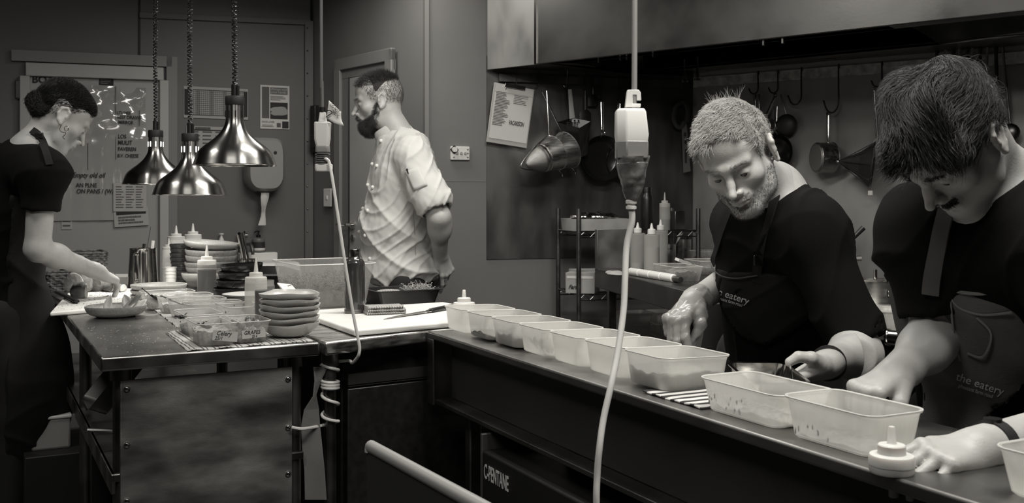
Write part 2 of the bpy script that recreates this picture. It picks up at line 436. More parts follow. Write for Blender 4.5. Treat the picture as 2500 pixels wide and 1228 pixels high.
for x, y in ((.055,.075),(W1-.05,.075),(.055,.97),(W1-.05,.97),(.055,2.25),(W1-.05,2.25)):
    m_ = MB().cyl((x,y,.0),(x,y,ZT-.03),.019); m_.cyl((x,y,ZT-.07),(x,y,ZT-.035),.026); m_.cyl((x,y,0),(x,y,.03),.024); obj('leg', m_, M_LEG, bench)
pn = MB().box((.268,.05,.455),(.435,.006,.755)); obj('front_panel', pn, M_PANEL, bench, bevel=.002)
for x, z in ((.066,.81),(.066,.67),(.066,.53),(.474,.80),(.474,.67),(.474,.545),(.474,.40),(.066,.39)):
    m_ = MB().ball((x,.045,z), .0065, 10, (1,.6,1)); m_.lathe([(0,0),(.008,0),(.008,.002),(0,.002)], 12, M=Matrix.Translation((x,.047,z)) @ Matrix.Rotation(PI/2,4,'X')); obj('screw', m_, M_POLISH, bench)
sh = MB().box((W1/2, 1.15, .59),(W1-.06, 2.2, .02)); sh.box((.035, 1.15, .575),(.012, 2.2, .05)); obj('shelf', sh, M_DSTEEL, bench, bevel=.003)
# bench 2
bench2 = thing('prep_bench', 'stainless steel bench holding the white chopping board and the water bottle', 'bench', T2, a2)
R2 = Matrix.Rotation(-a2, 3, 'Z')
def l2(p): q = R2 @ (Vector(p)-T2); return q
W2 = .74; e1 = V(0,0,0); e2 = R2 @ v1
cA_, cd_ = V(-.247, 2.92, 0), V(.447,-.894,0); cn_ = V(.894,.447,0)
q1_ = l2(cA_-cd_*.012); q2_ = l2(cA_+cn_*.345-cd_*.012); q3_ = q2_+e2*1.25
poly = [(0,0),(q1_.x,q1_.y),(q2_.x,q2_.y),(q3_.x,q3_.y),(e2.x*1.55, e2.y*1.55)]
obj('bench_top', top_slab(poly, ZT, .036), M_STEEL, bench2, bevel=.006, seg=3)
for x, y in ((.045,.07),(.36,.80),(.045+e2.x*1.4, 1.45),(W2-.1+e2.x*1.4, 1.45)):
    m_ = MB().cyl((x,y,.0),(x,y,ZT-.03),.0165); m_.cyl((x,y,ZT-.075),(x,y,ZT-.035),.024); obj('leg', m_, M_LEG, bench2)
W2 = .74
fg = thing('undercounter_fridge', 'black undercounter fridge below the chopping board bench', 'fridge', T2+u2*.08+v1*.05, a2)
m_ = MB().box((.31,.33,.43),(.58,.50,.80)); obj('body', m_, mat('fridge_black', .012, .4, var=.4, vscale=30), fg, bevel=.004)
m_ = MB().box((.31,.052,.40),(.57,.012,.70)); obj('door', m_, mat('fridge_door', .014, .35, var=.3, vscale=40), fg, bevel=.004)
m_ = MB().box((.31,.050,.775),(.57,.012,.03)); m_.box((.31,.047,.756),(.57,.012,.0015)); obj('drawer', m_, mat('drawer_black', .02, .4), fg)
# grey hose / strap hanging beside the legs and the cable wound round the leg
def spl(pts, n=8):
    pts = [Vector(p) for p in pts]; out = []
    for i in range(len(pts)-1):
        p0 = pts[max(i-1,0)]; p1 = pts[i]; p2 = pts[i+1]; p3 = pts[min(i+2, len(pts)-1)]
        for j in range(n):
            t = j/n; out.append(.5*((2*p1)+(p2-p0)*t+(2*p0-5*p1+4*p2-p3)*t*t+(3*p1-p0-3*p2+p3)*t**3))
    out.append(pts[-1]); return out
st = MB(); rs = []
for px, py, wd, tw in ((783,896,.020,.2),(776,930,.016,1.2),(768,965,.013,1.5),(760,1000,.022,.6),(758,1040,.026,.1),(762,1090,.028,0),(768,1150,.028,0),(771,1220,.030,0)):
    c = P(px, py, 2.74); dx = V(math.cos(tw)*wd, math.sin(tw)*wd, 0); n_ = V(-dx.y, dx.x, 0).normalized()*.002
    rs.append([c-dx-n_, c+dx-n_, c+dx+n_, c-dx+n_])
st.rings(rs); tag(obj('drain_strap', st, mat('grey_strap', .16, .35, var=.2), bevel=.001), 'flat grey twisted hose hanging between the two bench legs', 'hose')
legc = T2+u2*.045+Vector((-u2.y,u2.x,0))*.07
lz = lambda py: HC-(py-HY)/F*legc.y
cw = []
def wind(p0, p1, a0, turns, n):
    for i in range(n+1):
        t = i/n; a = a0+turns*2*PI*t; cw.append(V(legc.x+.0225*math.cos(a), legc.y+.0225*math.sin(a), lz(p0+(p1-p0)*t)))
wind(888, 915, -2.6, .75, 10); wind(928, 950, 2.2, 3.1, 44); wind(958, 1000, 2.6, .9, 14)
wind(1006, 1028, 2.3, .6, 8)
cw += [P(790,1038,2.76), P(760,1044,2.72), P(735,1047,2.69), P(712,1043,2.68)]
cw = [P(872, 874, 2.68), P(860, 886, 2.72), P(848, 880, 2.78)] + cw
cable_low = spl(cw, 3)
# ================================================================ PASS COUNTER
cA = V(-.247, 2.92, 0); cB = V(.558, 1.31, 0); cd = (cB-cA).normalized(); cn = V(-cd.y, cd.x, 0)   # cd runs towards the camera
cL = 2.35; cW = .33
ctr = thing('pass_counter', 'long narrow dark steel pass shelf carrying the row of plastic tubs', 'counter', cA, math.atan2(cd.y, cd.x))
# local: x along the counter towards the camera, y = -cn side (far from viewer) is +y ?
sgn = 1 if (cn.y > 0 or cn.x > 0) else -1
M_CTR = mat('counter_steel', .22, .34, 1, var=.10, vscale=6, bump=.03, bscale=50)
M_CPAN = mat('counter_panel', .034, .5, .3, var=.12, vscale=5)
obj('counter_top', MB().box((cL/2, sgn*cW/2, ZT-.011),(cL, cW, .022)), M_CTR, ctr, bevel=.005, seg=3)
obj('back_panel', MB().box((cL/2+.03, sgn*.055, ZT-.105),(cL-.06, .006, .165)), M_CPAN, ctr)
obj('bottom_lip', MB().box((cL/2+.03, sgn*.03, ZT-.195),(cL-.06, .06, .012)), M_CTR, ctr, bevel=.002)
obj('end_panel', MB().box((.004, sgn*cW/2, ZT-.11),(.008, cW, .20)).box((.02, sgn*.003, ZT-.115),(.045, .006, .19)), M_CTR, ctr, bevel=.002)
for x in (.17, 1.36, 2.1):
    for y in (.07, cW-.04): obj('leg', MB().box((x, sgn*y, .35),(.036,.036,.70)), M_DSTEEL, ctr, bevel=.004)
def CT(s, t, z=ZT): return cA+cd*s+cn*(t*sgn)+V(0,0,z)
# fridge with the refrigerant label and carton below the counter
bx = thing('chest_fridge', 'black box-shaped cooler with white C-PENTANE lettering below the pass shelf', 'fridge', P(1176, 1080, 2.55)-V(0,0,HC-(1080-HY)/F*2.55)+V(0,0,0), math.atan2(cd.y, cd.x))
hz = HC-(1098-HY)/F*2.55
obj('body', MB().box((.45, .25, hz/2),(.9,.5,hz)), mat('cooler_black', .010, .45), bx, bevel=.006)
obj('edge_strip', MB().box((-.004, .25, hz/2+.02),(.012,.5,hz+.04)), mat('cooler_grey', .10, .4, .5), bx, bevel=.002)
lettering('label_text', 'C-PENTANE', .052, mat('label_white', .62, .6), bx, frame((.018, -.002, hz-.066), (1,0,0), (0,0,1)), squeeze=.50, bold=.0008)
obj('sticker', MB().box((.36,-.001,hz-.12),(.14,.002,.07)), mat('sticker_grey', .14, .6), bx)
obj('sticker_print', scribble(.12,.05,5,random,th=.003), M_INK, bx, loc=(.36,-.003,hz-.12), rot=(PI/2,0,0), smooth=False)
lid = thing('fridge_lid', 'grey plank behind the black cooler below the pass shelf', 'lid', P(1175,1062,3.05), math.atan2(cd.y,cd.x))
obj('plank', MB().box((.35,.2,-.02),(.8,.5,.03)), mat('lid_grey', .10, .6), lid, bevel=.004)
obj('plank_foot', MB().box((.1,.2,-.31),(.05,.3,.56)), M_MBLACK, lid)
cb = thing('carton', 'dark printed carton on top of the black cooler under the counter', 'carton', CT(.62,.13,hz), math.atan2(cd.y, cd.x)+.12)
obj('box', MB().box((.13,.09,.055),(.30,.2,.11)), mat('dark_carton', .045, .6, var=.3, vscale=20), cb, bevel=.002)
obj('print_band', MB().box((.13,-.011,.055),(.26,.001,.035)), mat('carton_print', .10, .6), cb)
# foreground partition edge
pa, pb = P(905, 1090, 1.95), P(1290, 1300, 1.45)
pt = thing('steel_partition', 'low sheet panel with pale rounded top edge in the near foreground', 'partition', (pa.x, pa.y, 0))
d_ = (pb-pa); L = d_.length; ang = math.atan2(d_.y, d_.x); zA, zB = pa.z, pb.z
R_ = Matrix.Rotation(ang, 4, 'Z')
m_ = MB(); hh = [V(0,-.008,0),V(V(d_.x,d_.y,0).length,-.008,0),V(V(d_.x,d_.y,0).length,.008,0),V(0,.008,0)]
tz = [zA, zB, zB, zA]
m_.hexa([R_@p for p in hh],[R_@(p+V(0,0,z)) for p,z in zip(hh,tz)])
obj('panel', m_, mat('partition_dark', .02, .6), pt)
e_ = MB().tube([V(0,0,zA-.01), V(0,0,zA), V(d_.x,d_.y,zB)], .0125, 12); obj('edge_trim', e_, mat('partition_edge', .28, .4), pt)
# ================================================================ HEAT LAMPS
prof = [(.1258,0),(.1262,.002),(.1227,.0125),(.1174,.028),(.1095,.044),(.094,.0595),(.0735,.075),(.0548,.091),(.0423,.106),(.0329,.122),(.0285,.138),(.0275,.155),(.0275,.190)]
def catm(pr, n=4):
    out = []
    for i in range(len(pr)-1):
        p0=pr[max(i-1,0)];p1=pr[i];p2=pr[i+1];p3=pr[min(i+2,len(pr)-1)]
        for j in range(n):
            t=j/n; out.append(tuple(.5*(2*b+(c-a)*t+(2*a-5*b+4*c-d)*t*t+(3*b-a-3*c+d)*t**3) for a,b,c,d in zip(p0,p1,p2,p3)))
    return out+[pr[-1]]
pr_out = catm(prof[1:]); pr_in = [(max(r-.0015,.001), z-.0005) for r, z in reversed(pr_out)]
M_COIL = mat('black_cord', .012, .3)
M_BULB = mat('lit_bulb', .8, .4); _b = M_BULB.node_tree.nodes['Principled BSDF']; _b.inputs['Emission Color'].default_value=(1,.95,.85,1); _b.inputs['Emission Strength'].default_value=6
def lamp(px, py, Y, label, s=1.0, power=1.6, hole=0):
    o = P(px, py, Y); t = thing('heat_lamp', label, 'heat lamp', o, 0, 'heat lamps over the bench')
    sh = obj('lamp_shade', MB().lathe(pr_out+[(.0,.191)]+[(.0,.1895)]+pr_in[1:]+[(.1262,.002)], 96, close=False), M_SPUN, t)
    rim = MB().tube([V(.1262*math.cos(2*PI*i/64),.1262*math.sin(2*PI*i/64),.001) for i in range(65)], .0019, 6, cap=False); obj('rim', rim, M_POLISH, t)
    for k in range(8):
        a = -PI/2+.35+k*PI/4; q = V(.0277*math.cos(a), .0277*math.sin(a), .160)
        m_ = MB().tube([q-V(0,0,.010), q+V(0,0,.010)], .0022, 8); obj('vent_slot', m_, M_BULB if hole else M_BLACK, sh)  # glowing rods stand for bulb light showing through the slots
    obj('cap', MB().lathe([(.0,.188),(.0285,.188),(.0290,.190),(.0290,.213),(.0275,.216),(0,.216)], 40), M_MBLACK, t, ang=30)
    sk = MB().lathe([(.0105,.215),(.0105,.252),(.007,.256),(0,.256)], 20); sk.cyl((.012,-.006,.215),(.012,-.006,.248),.0045); obj('cord_grip', sk, M_BLACK, t)
    h = ZC-o.z-.25; pts = []; n = int(h/.0128*10)
    for i in range(n+1):
        a = 2*PI*i/10; z = .254+h*i/n; rr = .0068
        pts.append(V(rr*math.cos(a)+.0015*math.sin(z*9), rr*math.sin(a), z))
    obj('coiled_cord', MB().tube(pts, .0026, 6), M_COIL, t)
    obj('ceiling_rose', MB().lathe([(0,0),(.03,0),(.03,-.02),(0,-.025)], 20), M_BLACK, t, loc=(0,0,ZC-o.z-.001))
    obj('bulb', MB().lathe([(0,.035),(.025,.04),(.038,.055),(.038,.07),(.022,.10),(.015,.13),(0,.13)], 24), M_BULB, t)
    l = bpy.data.lights.new('lamp_light', 'SPOT'); l.energy = power; l.color = WARM; l.spot_size = 2.3; l.spot_blend = .7; l.shadow_soft_size = .04
    lo = bpy.data.objects.new('lamp_light', l); COL.objects.link(lo); lo.parent = t; lo.location = (0,0,.028)
    return t
lamp(380, 450, 4.0, 'brushed metal heat lamp hanging farthest back, partly behind the others', hole=1, power=30)
lamp(464, 476, 3.52, 'brushed metal heat lamp hanging lowest, over the stacked bowls', hole=1, power=8)
lamp(573, 404, 3.13, 'brushed metal heat lamp hanging highest and nearest, black cap on top', hole=0, power=1.0)
# ================================================================ HANGING SOCKETS
def hang_socket(px, topy, boty, Y, w, label, first):
    """extension socket hanging from the ceiling, body wrapped in tape"""
    s = Y/F
    o = P(px, boty, Y); t = thing('hanging_socket', label, 'power socket', o)
    H = (boty-topy)*s
    return t, s, H
Ys = 2.72; s = Ys/F
t = thing('hanging_socket', 'white hanging power socket with the handwritten tag clipped on, near the head chef', 'power socket', P(788, 418, Ys))
Zr = lambda py: (418-py)*s
def octb(mb, sec):                                       # sections: (z, half width, half depth, dx)
    rs = []
    for z, wx, wy, dx in sec:
        c = .3*min(wx, wy); rs.append([V(dx+x, y, z) for x, y in ((-wx+c,-wy),(wx-c,-wy),(wx,-wy+c),(wx,wy-c),(wx-c,wy),(-wx+c,wy),(-wx,wy-c),(-wx,-wy+c))])
    return mb.rings(rs)
obj('socket_body', octb(MB(), [(Zr(362),.0155,.015,0),(Zr(340),.020,.018,-.001),(Zr(300),.0215,.018,0),(Zr(298),.019,.016,0)]), M_WHITE, t, bevel=.002)
obj('neck', octb(MB(), [(Zr(297),.011,.010,0),(Zr(276),.008,.008,0),(Zr(274),.0075,.0075,0)]), M_WHITE, t, bevel=.001)
obj('gland', MB().cyl(V(-.001,0,Zr(275)), V(-.001,0,Zr(262)), .0085), M_BLACK, t)
obj('clear_sleeve', octb(MB(), [(Zr(372),.0185,.0165,0),(Zr(356),.0175,.0165,0)]), mat('tape_clear', .35, .25, alpha=.7), t, bevel=.002)
tp = MB()
for k in range(6): tp.lathe([(.0175+.001*math.sin(k*2),0),(.0205+.0016*math.sin(k*3),.002),(.0175,.0045)], 20, (0,0,Zr(402)+k*.0052))
obj('tape_wrap', tp, mat('brown_tape', .13, .22, var=.4, vscale=60), t)
obj('plug', octb(MB(), [(0,.021,.016,.003),(.008,.0225,.017,.003),(Zr(402),.0225,.017,.003),(Zr(400),.019,.015,.003)]), M_WHITE, t, bevel=.002)
cdz = ZC-t.location.z
obj('cord', MB().tube(spl([V(-.001,0,Zr(264)), V(-.002,0,Zr(200)), V(-.004,0,Zr(120)), V(-.006,0,cdz)]), .0042, 8), mat('grey_flex', .14, .5), t)
lead = [V(.008,-.014,Zr(388)), V(.0145,-.019,Zr(390))]
for px, py, Y in ((804,398,2.70),(812,440,2.69),(824,520,2.68),(836,600,2.67),(850,690,2.665),(863,770,2.665),(874,826,2.665),(878,850,2.665),(876,866,2.668)):
    lead.append(P(px, py, Y)-t.location)
obj('lead', MB().tube(spl(lead+[p-t.location for p in cable_low[:1]], 6)+[p-t.location for p in cable_low[1:]], .0044, 8), M_WIRE, t)
# tag
tg = thing('paper_tag', 'handwritten paper DO NOT UNPLUG tag clipped to the hanging socket', 'tag', P(797, 246, Ys-.022))
q = lambda px, py, y=0: V((px-797)*s, y, (246-py)*s)
g = MB(); rs = []
tl, tr, br_, bl = q(803,245), q(831,272,.01), q(839,306,.004), q(797,288,-.004)
for i in range(7):
    tt = i/6; a = tl.lerp(bl, tt); b = tr.lerp(br_, tt)+V(-.004*math.sin(tt*3), 0, 0)
    rs.append([a.lerp(b, k/6)+V(0, .003*math.sin(k+tt*2), -.004*math.sin(PI*k/6)*tt) for k in range(7)])
n_ = 7; g.v = [tuple(p) for r in rs for p in r]; g.f = [(i*n_+j, i*n_+j+1, (i+1)*n_+j+1, (i+1)*n_+j) for i in range(6) for j in range(6)]
obj('card', g, M_PAPER, tg, solid=.0006)
ex = (tr-tl); M_ = frame(tl+V(.0025,-.0045,-.014), (ex.x,0,ex.z), (ex.z*-1,0,ex.x))
lettering('handwriting', 'DO NOT', .0125, M_INK, tg, M_, bold=.0001, squeeze=.62)
M_ = frame(tl+V(.005,-.0045,-.0285), (ex.x,0,ex.z), (ex.z*-1,0,ex.x))
lettering('handwriting', 'UNPLUG', .0105, M_INK, tg, M_, bold=.0001, squeeze=.66)
tw = MB().tube(spl([q(797,272,-.006), q(806,270,-.010), q(812,276,-.008), q(805,281,-.009), q(797,286,-.006)]), .0013, 6); obj('wire_clip', tw, M_BLACK, tg)
# near socket
Ys2 = 1.80; s2 = Ys2/F
t = thing('hanging_socket', 'large taped hanging power socket in front of the steel wall, white cable dropping below', 'power socket', P(1541, 498, Ys2))
Z2 = lambda py: (498-py)*s2
nk = MB(); rs_ = [(-.0155,0),(.0125,0),(.0125,.006),(-.002,.006),(-.002,.022),(.005,.022),(.005,.012),(.0135,.012),(.0125,.026),(.009,.031),(-.011,.031),(-.0125,.026)]
rs_ = [(x+.004, z) for x, z in rs_]
nk.rings([[V(x,-.006,z+Z2(262)) for x, z in rs_],[V(x,.006,z+Z2(262)) for x, z in rs_]]); obj('hook_neck', nk, M_WHITE, t, bevel=.0008)
ob = [(Z2(392),.0215,.020,0),(Z2(352),.0270,.026,0),(Z2(330),.0290,.027,0),(Z2(275),.0265,.025,-.002),(Z2(266),.0235,.022,-.002)]
rs=[]
for z, wx, wy, dx in ob: rs.append([V(dx+x*wx, y*wy, z) for x, y in ((-1,-.55),(-.38,-1),(1,-.85),(1,.85),(-.4,1),(-1,.55))])
obj('socket_body', MB().rings(rs), M_WHITE, t, bevel=.003, seg=3)
obj('clear_sleeve', MB().rings([[p*1.0+V((p.x)*.06,(p.y)*.06,0) for p in r] for r in [[V(r0[0],r0[1],z) for r0 in [(x*.0265,y*.0255) for x, y in ((-1,-.55),(-.38,-1),(1,-.85),(1,.85),(-.4,1),(-1,.55))]] for z in (Z2(388), Z2(345))]]), mat('tape_grey', .22, .3), t, bevel=.002)
tp = MB(); rr = [(.029,385),(.031,378),(.030,388),(.0265,400),(.0295,396),(.0265,412),(.0245,425),(.0250,432),(.0215,440),(.0225,447),(.018,458),(.0185,463),(.0145,474),(.012,486),(.008,492)]
rs = []
for i,(r, py) in enumerate(rr): rs.append([V(r*(1+.05*math.sin(3*a+i*.9)+.02*math.sin(7*a+i*1.4))*math.cos(a)+.002, r*(1+.06*math.sin(4*a+i))*math.sin(a), Z2(py)+.0012*math.sin(2*a+i)) for a in [2*PI*j/36 for j in range(36)]])
obj('tape_wrap', MB().rings(rs), mat('brown_tape_big', .16, .16, var=.5, vscale=40, bump=.4, bscale=60), t, ang=90, sub=1)
obj('cable_gland', MB().lathe([(.006,-.010),(.0095,-.009),(.0095,-.004),(.007,-.003),(.007,.0),(.010,.001),(.010,.006),(.006,.009)], 20), M_WHITE, t)
cdz = ZC-t.location.z
obj('cord', MB().tube(spl([V(.004,0,Z2(226)), V(.006,0,Z2(120)), V(.008,0,cdz)]), .0052, 10), mat('grey_flex_big', .26, .5), t)
pts = [V(0,0,-.004)]+[P(px,py,Y)-t.location for px,py,Y in ((1543,540,1.80),(1530,600,1.80),(1526,680,1.79),(1522,760,1.78),(1508,860,1.76),(1492,940,1.74),(1474,1020,1.73),(1464,1090,1.72),(1458,1160,1.72),(1457,1260,1.72),(1470,1500,1.75))]
obj('cable', MB().tube(spl(pts), .0058, 12), M_WIRE, t)
# ================================================================ TABLEWARE AND FOOD
rng = random.Random(11)
M_MILK = plastic('milky_tub', .78, .22)
M_CLEAR = plastic('clear_tub', .70, .80, .2)
M_BOTC = plastic('clear_bottle', .70, .82, .2)
M_BOTL = plastic('milky_bottle', .80, .45, .3)
M_CERA = mat('speckled_ceramic', .50, .35, var=.10, vscale=150)
M_CERD = mat('dark_glaze', .045, .25, var=.5, vscale=60)
M_CERB = mat('brown_stoneware', .26, .4, var=.2, vscale=120)
M_BOWLW = mat('pale_bowl_glaze', .52, .28, var=.05, vscale=200)
M_SAUCE = mat('dark_sauce', .018, .3)
def rrect(w, l, r, n=5, rib=0., nr=0, side=28):
    """rounded rectangle outline; rib pushes fine flutes into the straight sides"""
    pts = []
    cs = [(w/2-r, l/2-r, 0), (-w/2+r, l/2-r, PI/2), (-w/2+r, -l/2+r, PI), (w/2-r, -l/2+r, 1.5*PI)]
    for i, (cx, cy, a) in enumerate(cs):
        for j in range(n): t = a+PI/2*j/(n-1); pts.append((cx+r*math.cos(t), cy+r*math.sin(t)))
        nx, ny, na = cs[(i+1) % 4]
        x0, y0 = cx+r*math.cos(a+PI/2), cy+r*math.sin(a+PI/2); x1, y1 = nx+r*math.cos(na), ny+r*math.sin(na)
        ox, oy = math.cos(a+PI/2), math.sin(a+PI/2)
        for j in range(1, side):
            t = j/side; k = rib*(.5-.5*math.cos(2*PI*t*nr)) if rib else 0
            pts.append((x0+(x1-x0)*t-ox*k, y0+(y1-y0)*t-oy*k))
    return pts
def tub_mesh(w, l, h, r=.022, taper=.86, rib=.0013, nr=9, th=.0012, lip=.0035, side=28):
    R = lambda s, z, rb, d=0: [V(x, y, z) for x, y in rrect(w*s-2*d, l*s-2*d, max(r*s-d, .004), 5, rb, nr, side)]
    rs = [R(taper-.05, 0, 0), R(taper, .003, rib), R(taper+(1-taper)*.5, h*.5, rib), R(.985, h*.86, rib), R(.99, h*.88, 0), R(1, h-.004, 0), R(1, h-.003, 0, -lip), R(1, h, 0, -lip), R(1, h+.0008, 0, -lip*.4),
          R(1, h, 0, th), R(.99, h*.88, 0, th), R(.985, h*.86, rib, th), R(taper+(1-taper)*.5, h*.5, rib, th), R(taper, .004, rib, th), R(taper-.05, .0022, 0, th)]
    return MB().rings(rs)
def spoon(t, L=.16, m=M_BLACK, name='spoon'):
    pass
def rim_mesh(w, l, h, r=.022, rr=.0013):
    q = [V(x, y, h) for x, y in rrect(w+.006, l+.006, r+.003, 6, 0, 0, 3)]; return MB().tube(q+[q[0]], rr, 6, cap=False)
M_RIM = mat('tub_rim_highlight', .62, .3)  # opaque and paler than the tubs: their edge highlight put into the colour
ang1 = a1; angv = math.atan2(v1.y, v1.x)
def blob(w, l, z, amp, n=18, seed=0, r=None):
    """an uneven mound of food filling a w x l footprint up to z"""
    rg = random.Random(seed); ph = [rg.uniform(0, 6) for _ in range(6)]
    mb = MB(); top = []
    for i in range(n+1):
        row = []
        for j in range(n+1):
            x, y = (i/n-.5), (j/n-.5)
            sx = w*x*(1-.10*(2*abs(y))**6); sy = l*y*(1-.10*(2*abs(x))**6)
            zz = z+amp*(math.sin(x*7+ph[0])*.5+math.sin(y*8+ph[1])*.5+.35*math.sin(x*21+ph[2]+y*9)+.25*math.sin(y*27+ph[3]))
            row.append(V(sx, sy, max(zz, .002)))
        top.append(row)
    vs = [p for r_ in top for p in r_]; N = n+1
    fs = [(i*N+j, (i+1)*N+j, (i+1)*N+j+1, i*N+j+1) for i in range(n) for j in range(n)]
    b0 = len(vs); edge = [(i, 0) for i in range(n+1)]+[(n, j) for j in range(1, n+1)]+[(i, n) for i in range(n-1, -1, -1)]+[(0, j) for j in range(n-1, 0, -1)]
    idx = [i*N+j for i, j in edge]
    for k in idx: p = vs[k]; vs.append(V(p.x*.90, p.y*.90, .0025))
    m_ = len(idx)
    for k in range(m_): k2 = (k+1) % m_; fs.append((idx[k], idx[k2], b0+k2, b0+k))
    fs.append(tuple(b0+k for k in reversed(range(m_))))
    return mb.add(vs, fs)
def food(name, label, loc, rz, mb, m, tilt=None, cat='food', kind='stuff'):
    o = obj(name, mb, m, None, smooth=True, ang=80); o.location = loc; o.rotation_euler = tilt if tilt else (0, 0, rz)
    return tag(o, label, cat, None, kind)
def specks(mb_pts, r0, r1, seed):
    rg = random.Random(seed); mb = MB()
    for p in mb_pts: mb.ball(p, rg.uniform(r0, r1), 5, (1, rg.uniform(.5,1), .4))
    return mb
# ---- clear deli tubs on bench 1
def tubat(px, py, w, l, h, rz, label, z=ZT+.0035, group='clear plastic food tubs on the prep bench', m=None, near='left'):
    g = G(px, py, z); c, s_ = math.cos(rz), math.sin(rz); ux, vy = V(c, s_, 0), V(-s_, c, 0)
    o = g+ux*w*.45+vy*l*.45
    t = thing('food_tub', label, 'food tub', o, rz, group); t['w'] = 0
    del t['w']
    obj('tub', tub_mesh(w, l, h), m or M_CLEAR, t, ang=60); obj('rim', rim_mesh(w, l, h), M_RIM, t)
    return t, o
TB = [  # px, py of the bottom near-left corner, w, l, h, label, food name, food label, level, colour
 (357, 757, .172, .112, .058, 'clear food tub farthest back, beside the herb plate, with a black spoon', 'cheese_shavings', 'pale shavings inside the farthest clear tub', .046, .5),
 (398, 767, .172, .112, .058, 'clear food tub second from the back, black spoon handle over its rim', 'pickled_onion', 'sliced pale vegetables in the second tub from the back', .030, .38),
 (426, 779, .172, .112, .058, 'nearly empty clear food tub third from the back, between two full ones', 'leaf_garnish', 'few dark leaves at the bottom of the third tub', .010, .12),
 (466, 791, .172, .112, .058, 'nearly empty clear food tub fourth from the back, behind the smeared one', 'shredded_garnish', 'thin layer of shredded garnish in the fourth tub', .010, .2),
 (457, 823, .102, .172, .060, 'clear food tub with smeared dark sauce inside, left of the grapes', 'dark_relish', 'dark glossy relish in the sauce-smeared tub', .024, .05),
 (560, 800, .102, .172, .060, 'clear food tub with a leaf stuck to its side, behind the grapes', 'green_garnish', 'green garnish at the bottom of the tub behind the grapes', .014, .15),
 (489, 849, .102, .172, .060, 'clear food tub with the handwritten Celery label, nearest on the left', 'chopped_celery', 'chopped celery filling the labelled tub', .034, .34),
 (573, 841, .100, .160, .058, 'clear food tub with the handwritten GRAPES label, nearest the bench edge', 'grape_juice', 'thin layer of juice under the grapes', .006, .10),
]
tubs = []
for i, (px, py, w_, l_, h_, lab, fn, fl, lev, col) in enumerate(TB):
    rz = ang1 + (.0 if i < 4 else .02)
    t, o = tubat(px, py, w_, l_, h_, rz, lab); tubs.append((t, o, rz, w_, l_, h_))
    food(fn, fl, o, rz, blob(w_*.83, l_*.84, lev, .005, 16, i), mat('food_%d' % i, col, .4, bump=.8, bscale=160, var=.55, vscale=70))
    if i in (4, 6, 5, 7, 2):
        rg = random.Random(i); m_ = MB()
        for k in range(16 if i in (4, 6) else 6):
            sd = rg.choice((0, 1, 2)); zz = rg.uniform(.4, .85)*h_; f_ = .86+.14*zz/h_
            p = (V(w_/2*f_-.002, rg.uniform(-.4,.4)*l_, zz) if sd == 0 else V(-w_/2*f_+.002, rg.uniform(-.4,.4)*l_, zz) if sd == 1 else V(rg.uniform(-.4,.4)*w_, l_/2*f_-.002, zz))
            q = p+V(0, rg.uniform(-.008,.008), rg.uniform(-.008,.002)) if sd < 2 else p+V(rg.uniform(-.008,.008), 0, rg.uniform(-.008,.002))
            m_.tube([p, p.lerp(q, .5)+V(0,0,.001), q], [rg.uniform(.0006,.0014), rg.uniform(.001,.002), .0006], 5)
        obj('food_smear', m_, M_SAUCE, t, kind='stuff')
def label_on(i, txts, px_off, wd, ht, m, tilt=0.):
    t, o, rz, w_, l_, h_ = tubs[i]
    y = -l_/2*.93-.0022; M_ = Matrix.Translation((px_off, y, h_*.44)) @ Matrix.Rotation(PI/2-.12, 4, 'X') @ Matrix.Rotation(tilt, 4, 'Z')
    l_o = obj('label', MB().box((0,0,-.0006), (wd, ht, .0006), M_), m, t)
    for tx, s_, dx, dy in txts:
        lettering('handwriting', tx, s_, M_INK, l_o, M_ @ Matrix.Translation((dx, dy, .0002)), bold=.00015, shear=.25, squeeze=.85)
label_on(6, (('Celery', .0165, -.023, .001), ('25/1', .013, -.026, -.011)), .016, .064, .026, M_PAPERD, -.14)
label_on(7, (('GRAPES', .0145, -.026, -.001), ('25 4', .009, -.006, -.010)), .004, .062, .022, M_PAPERD, .03)
# grapes
t, o, rz, w_, l_, h_ = tubs[7]
gp = obj('grape', MB().ball((0,0,0), .0105, 14, (1,1,1.15)), mat('grape_skin', .16, .3, var=.3, vscale=60)); tag(gp, 'dark shiny grape in the tub labelled GRAPES', 'grape', 'grapes in the labelled tub')
Rz = Matrix.Rotation(rz, 3, 'Z'); k = 0; rg = random.Random(5)
for iz in range(3):
    for ix in range(4):
        for iy in range(6):
            if iz == 2 and rg.random() < .55 - .0: continue
            p = V((ix-1.5)*.0205+rg.uniform(-.001,.001), (iy-2.5)*.0225+rg.uniform(-.001,.001), .013+iz*.0165)
            if iz == 2: p.x *= .8; p.z += .001
            q = o+Rz@p
            g = gp if k == 0 else gp.copy()
            if k: COL.objects.link(g)
            g.location = q; g.rotation_euler = (rg.random(), rg.random(), 0); k += 1
# spoons lying in tubs
def spoon_thing(a, b, label, m=M_BLACK, r=.0032, bowl=True):
    a, b = Vector(a), Vector(b); t = thing('spoon', label, 'spoon', a)
    d = b-a; mid = d*.5+V(0,0,-.004)
    obj('handle', MB().tube(spl([V(0,0,0), mid*.6, mid*1.3, d*.8]), [r*1.6]*1+[r]*24, 8, squash=(.5,(0,0,1))), m, t)
    bw = MB(); ax = d.normalized()
    M_ = frame(d*.88, ax, (-ax.y, ax.x, 0)); bw.ball((0,0,0), .001, 16, (24,14,5), M_)
    obj('bowl', bw, m, t); return t
def GP(px, py, Y): return P(px, py, Y)
spoon_thing(P(347,704,3.42), P(386,731,3.46), 'black spoon handle sticking up from the farthest clear tub')
spoon_thing(P(393,722,3.30), P(470,748,3.22), 'long black spoon lying across the second clear tub')
spoon_thing(P(430,772,2.72), P(446,774,2.80), 'small dark spoon tip in the sauce-smeared tub')
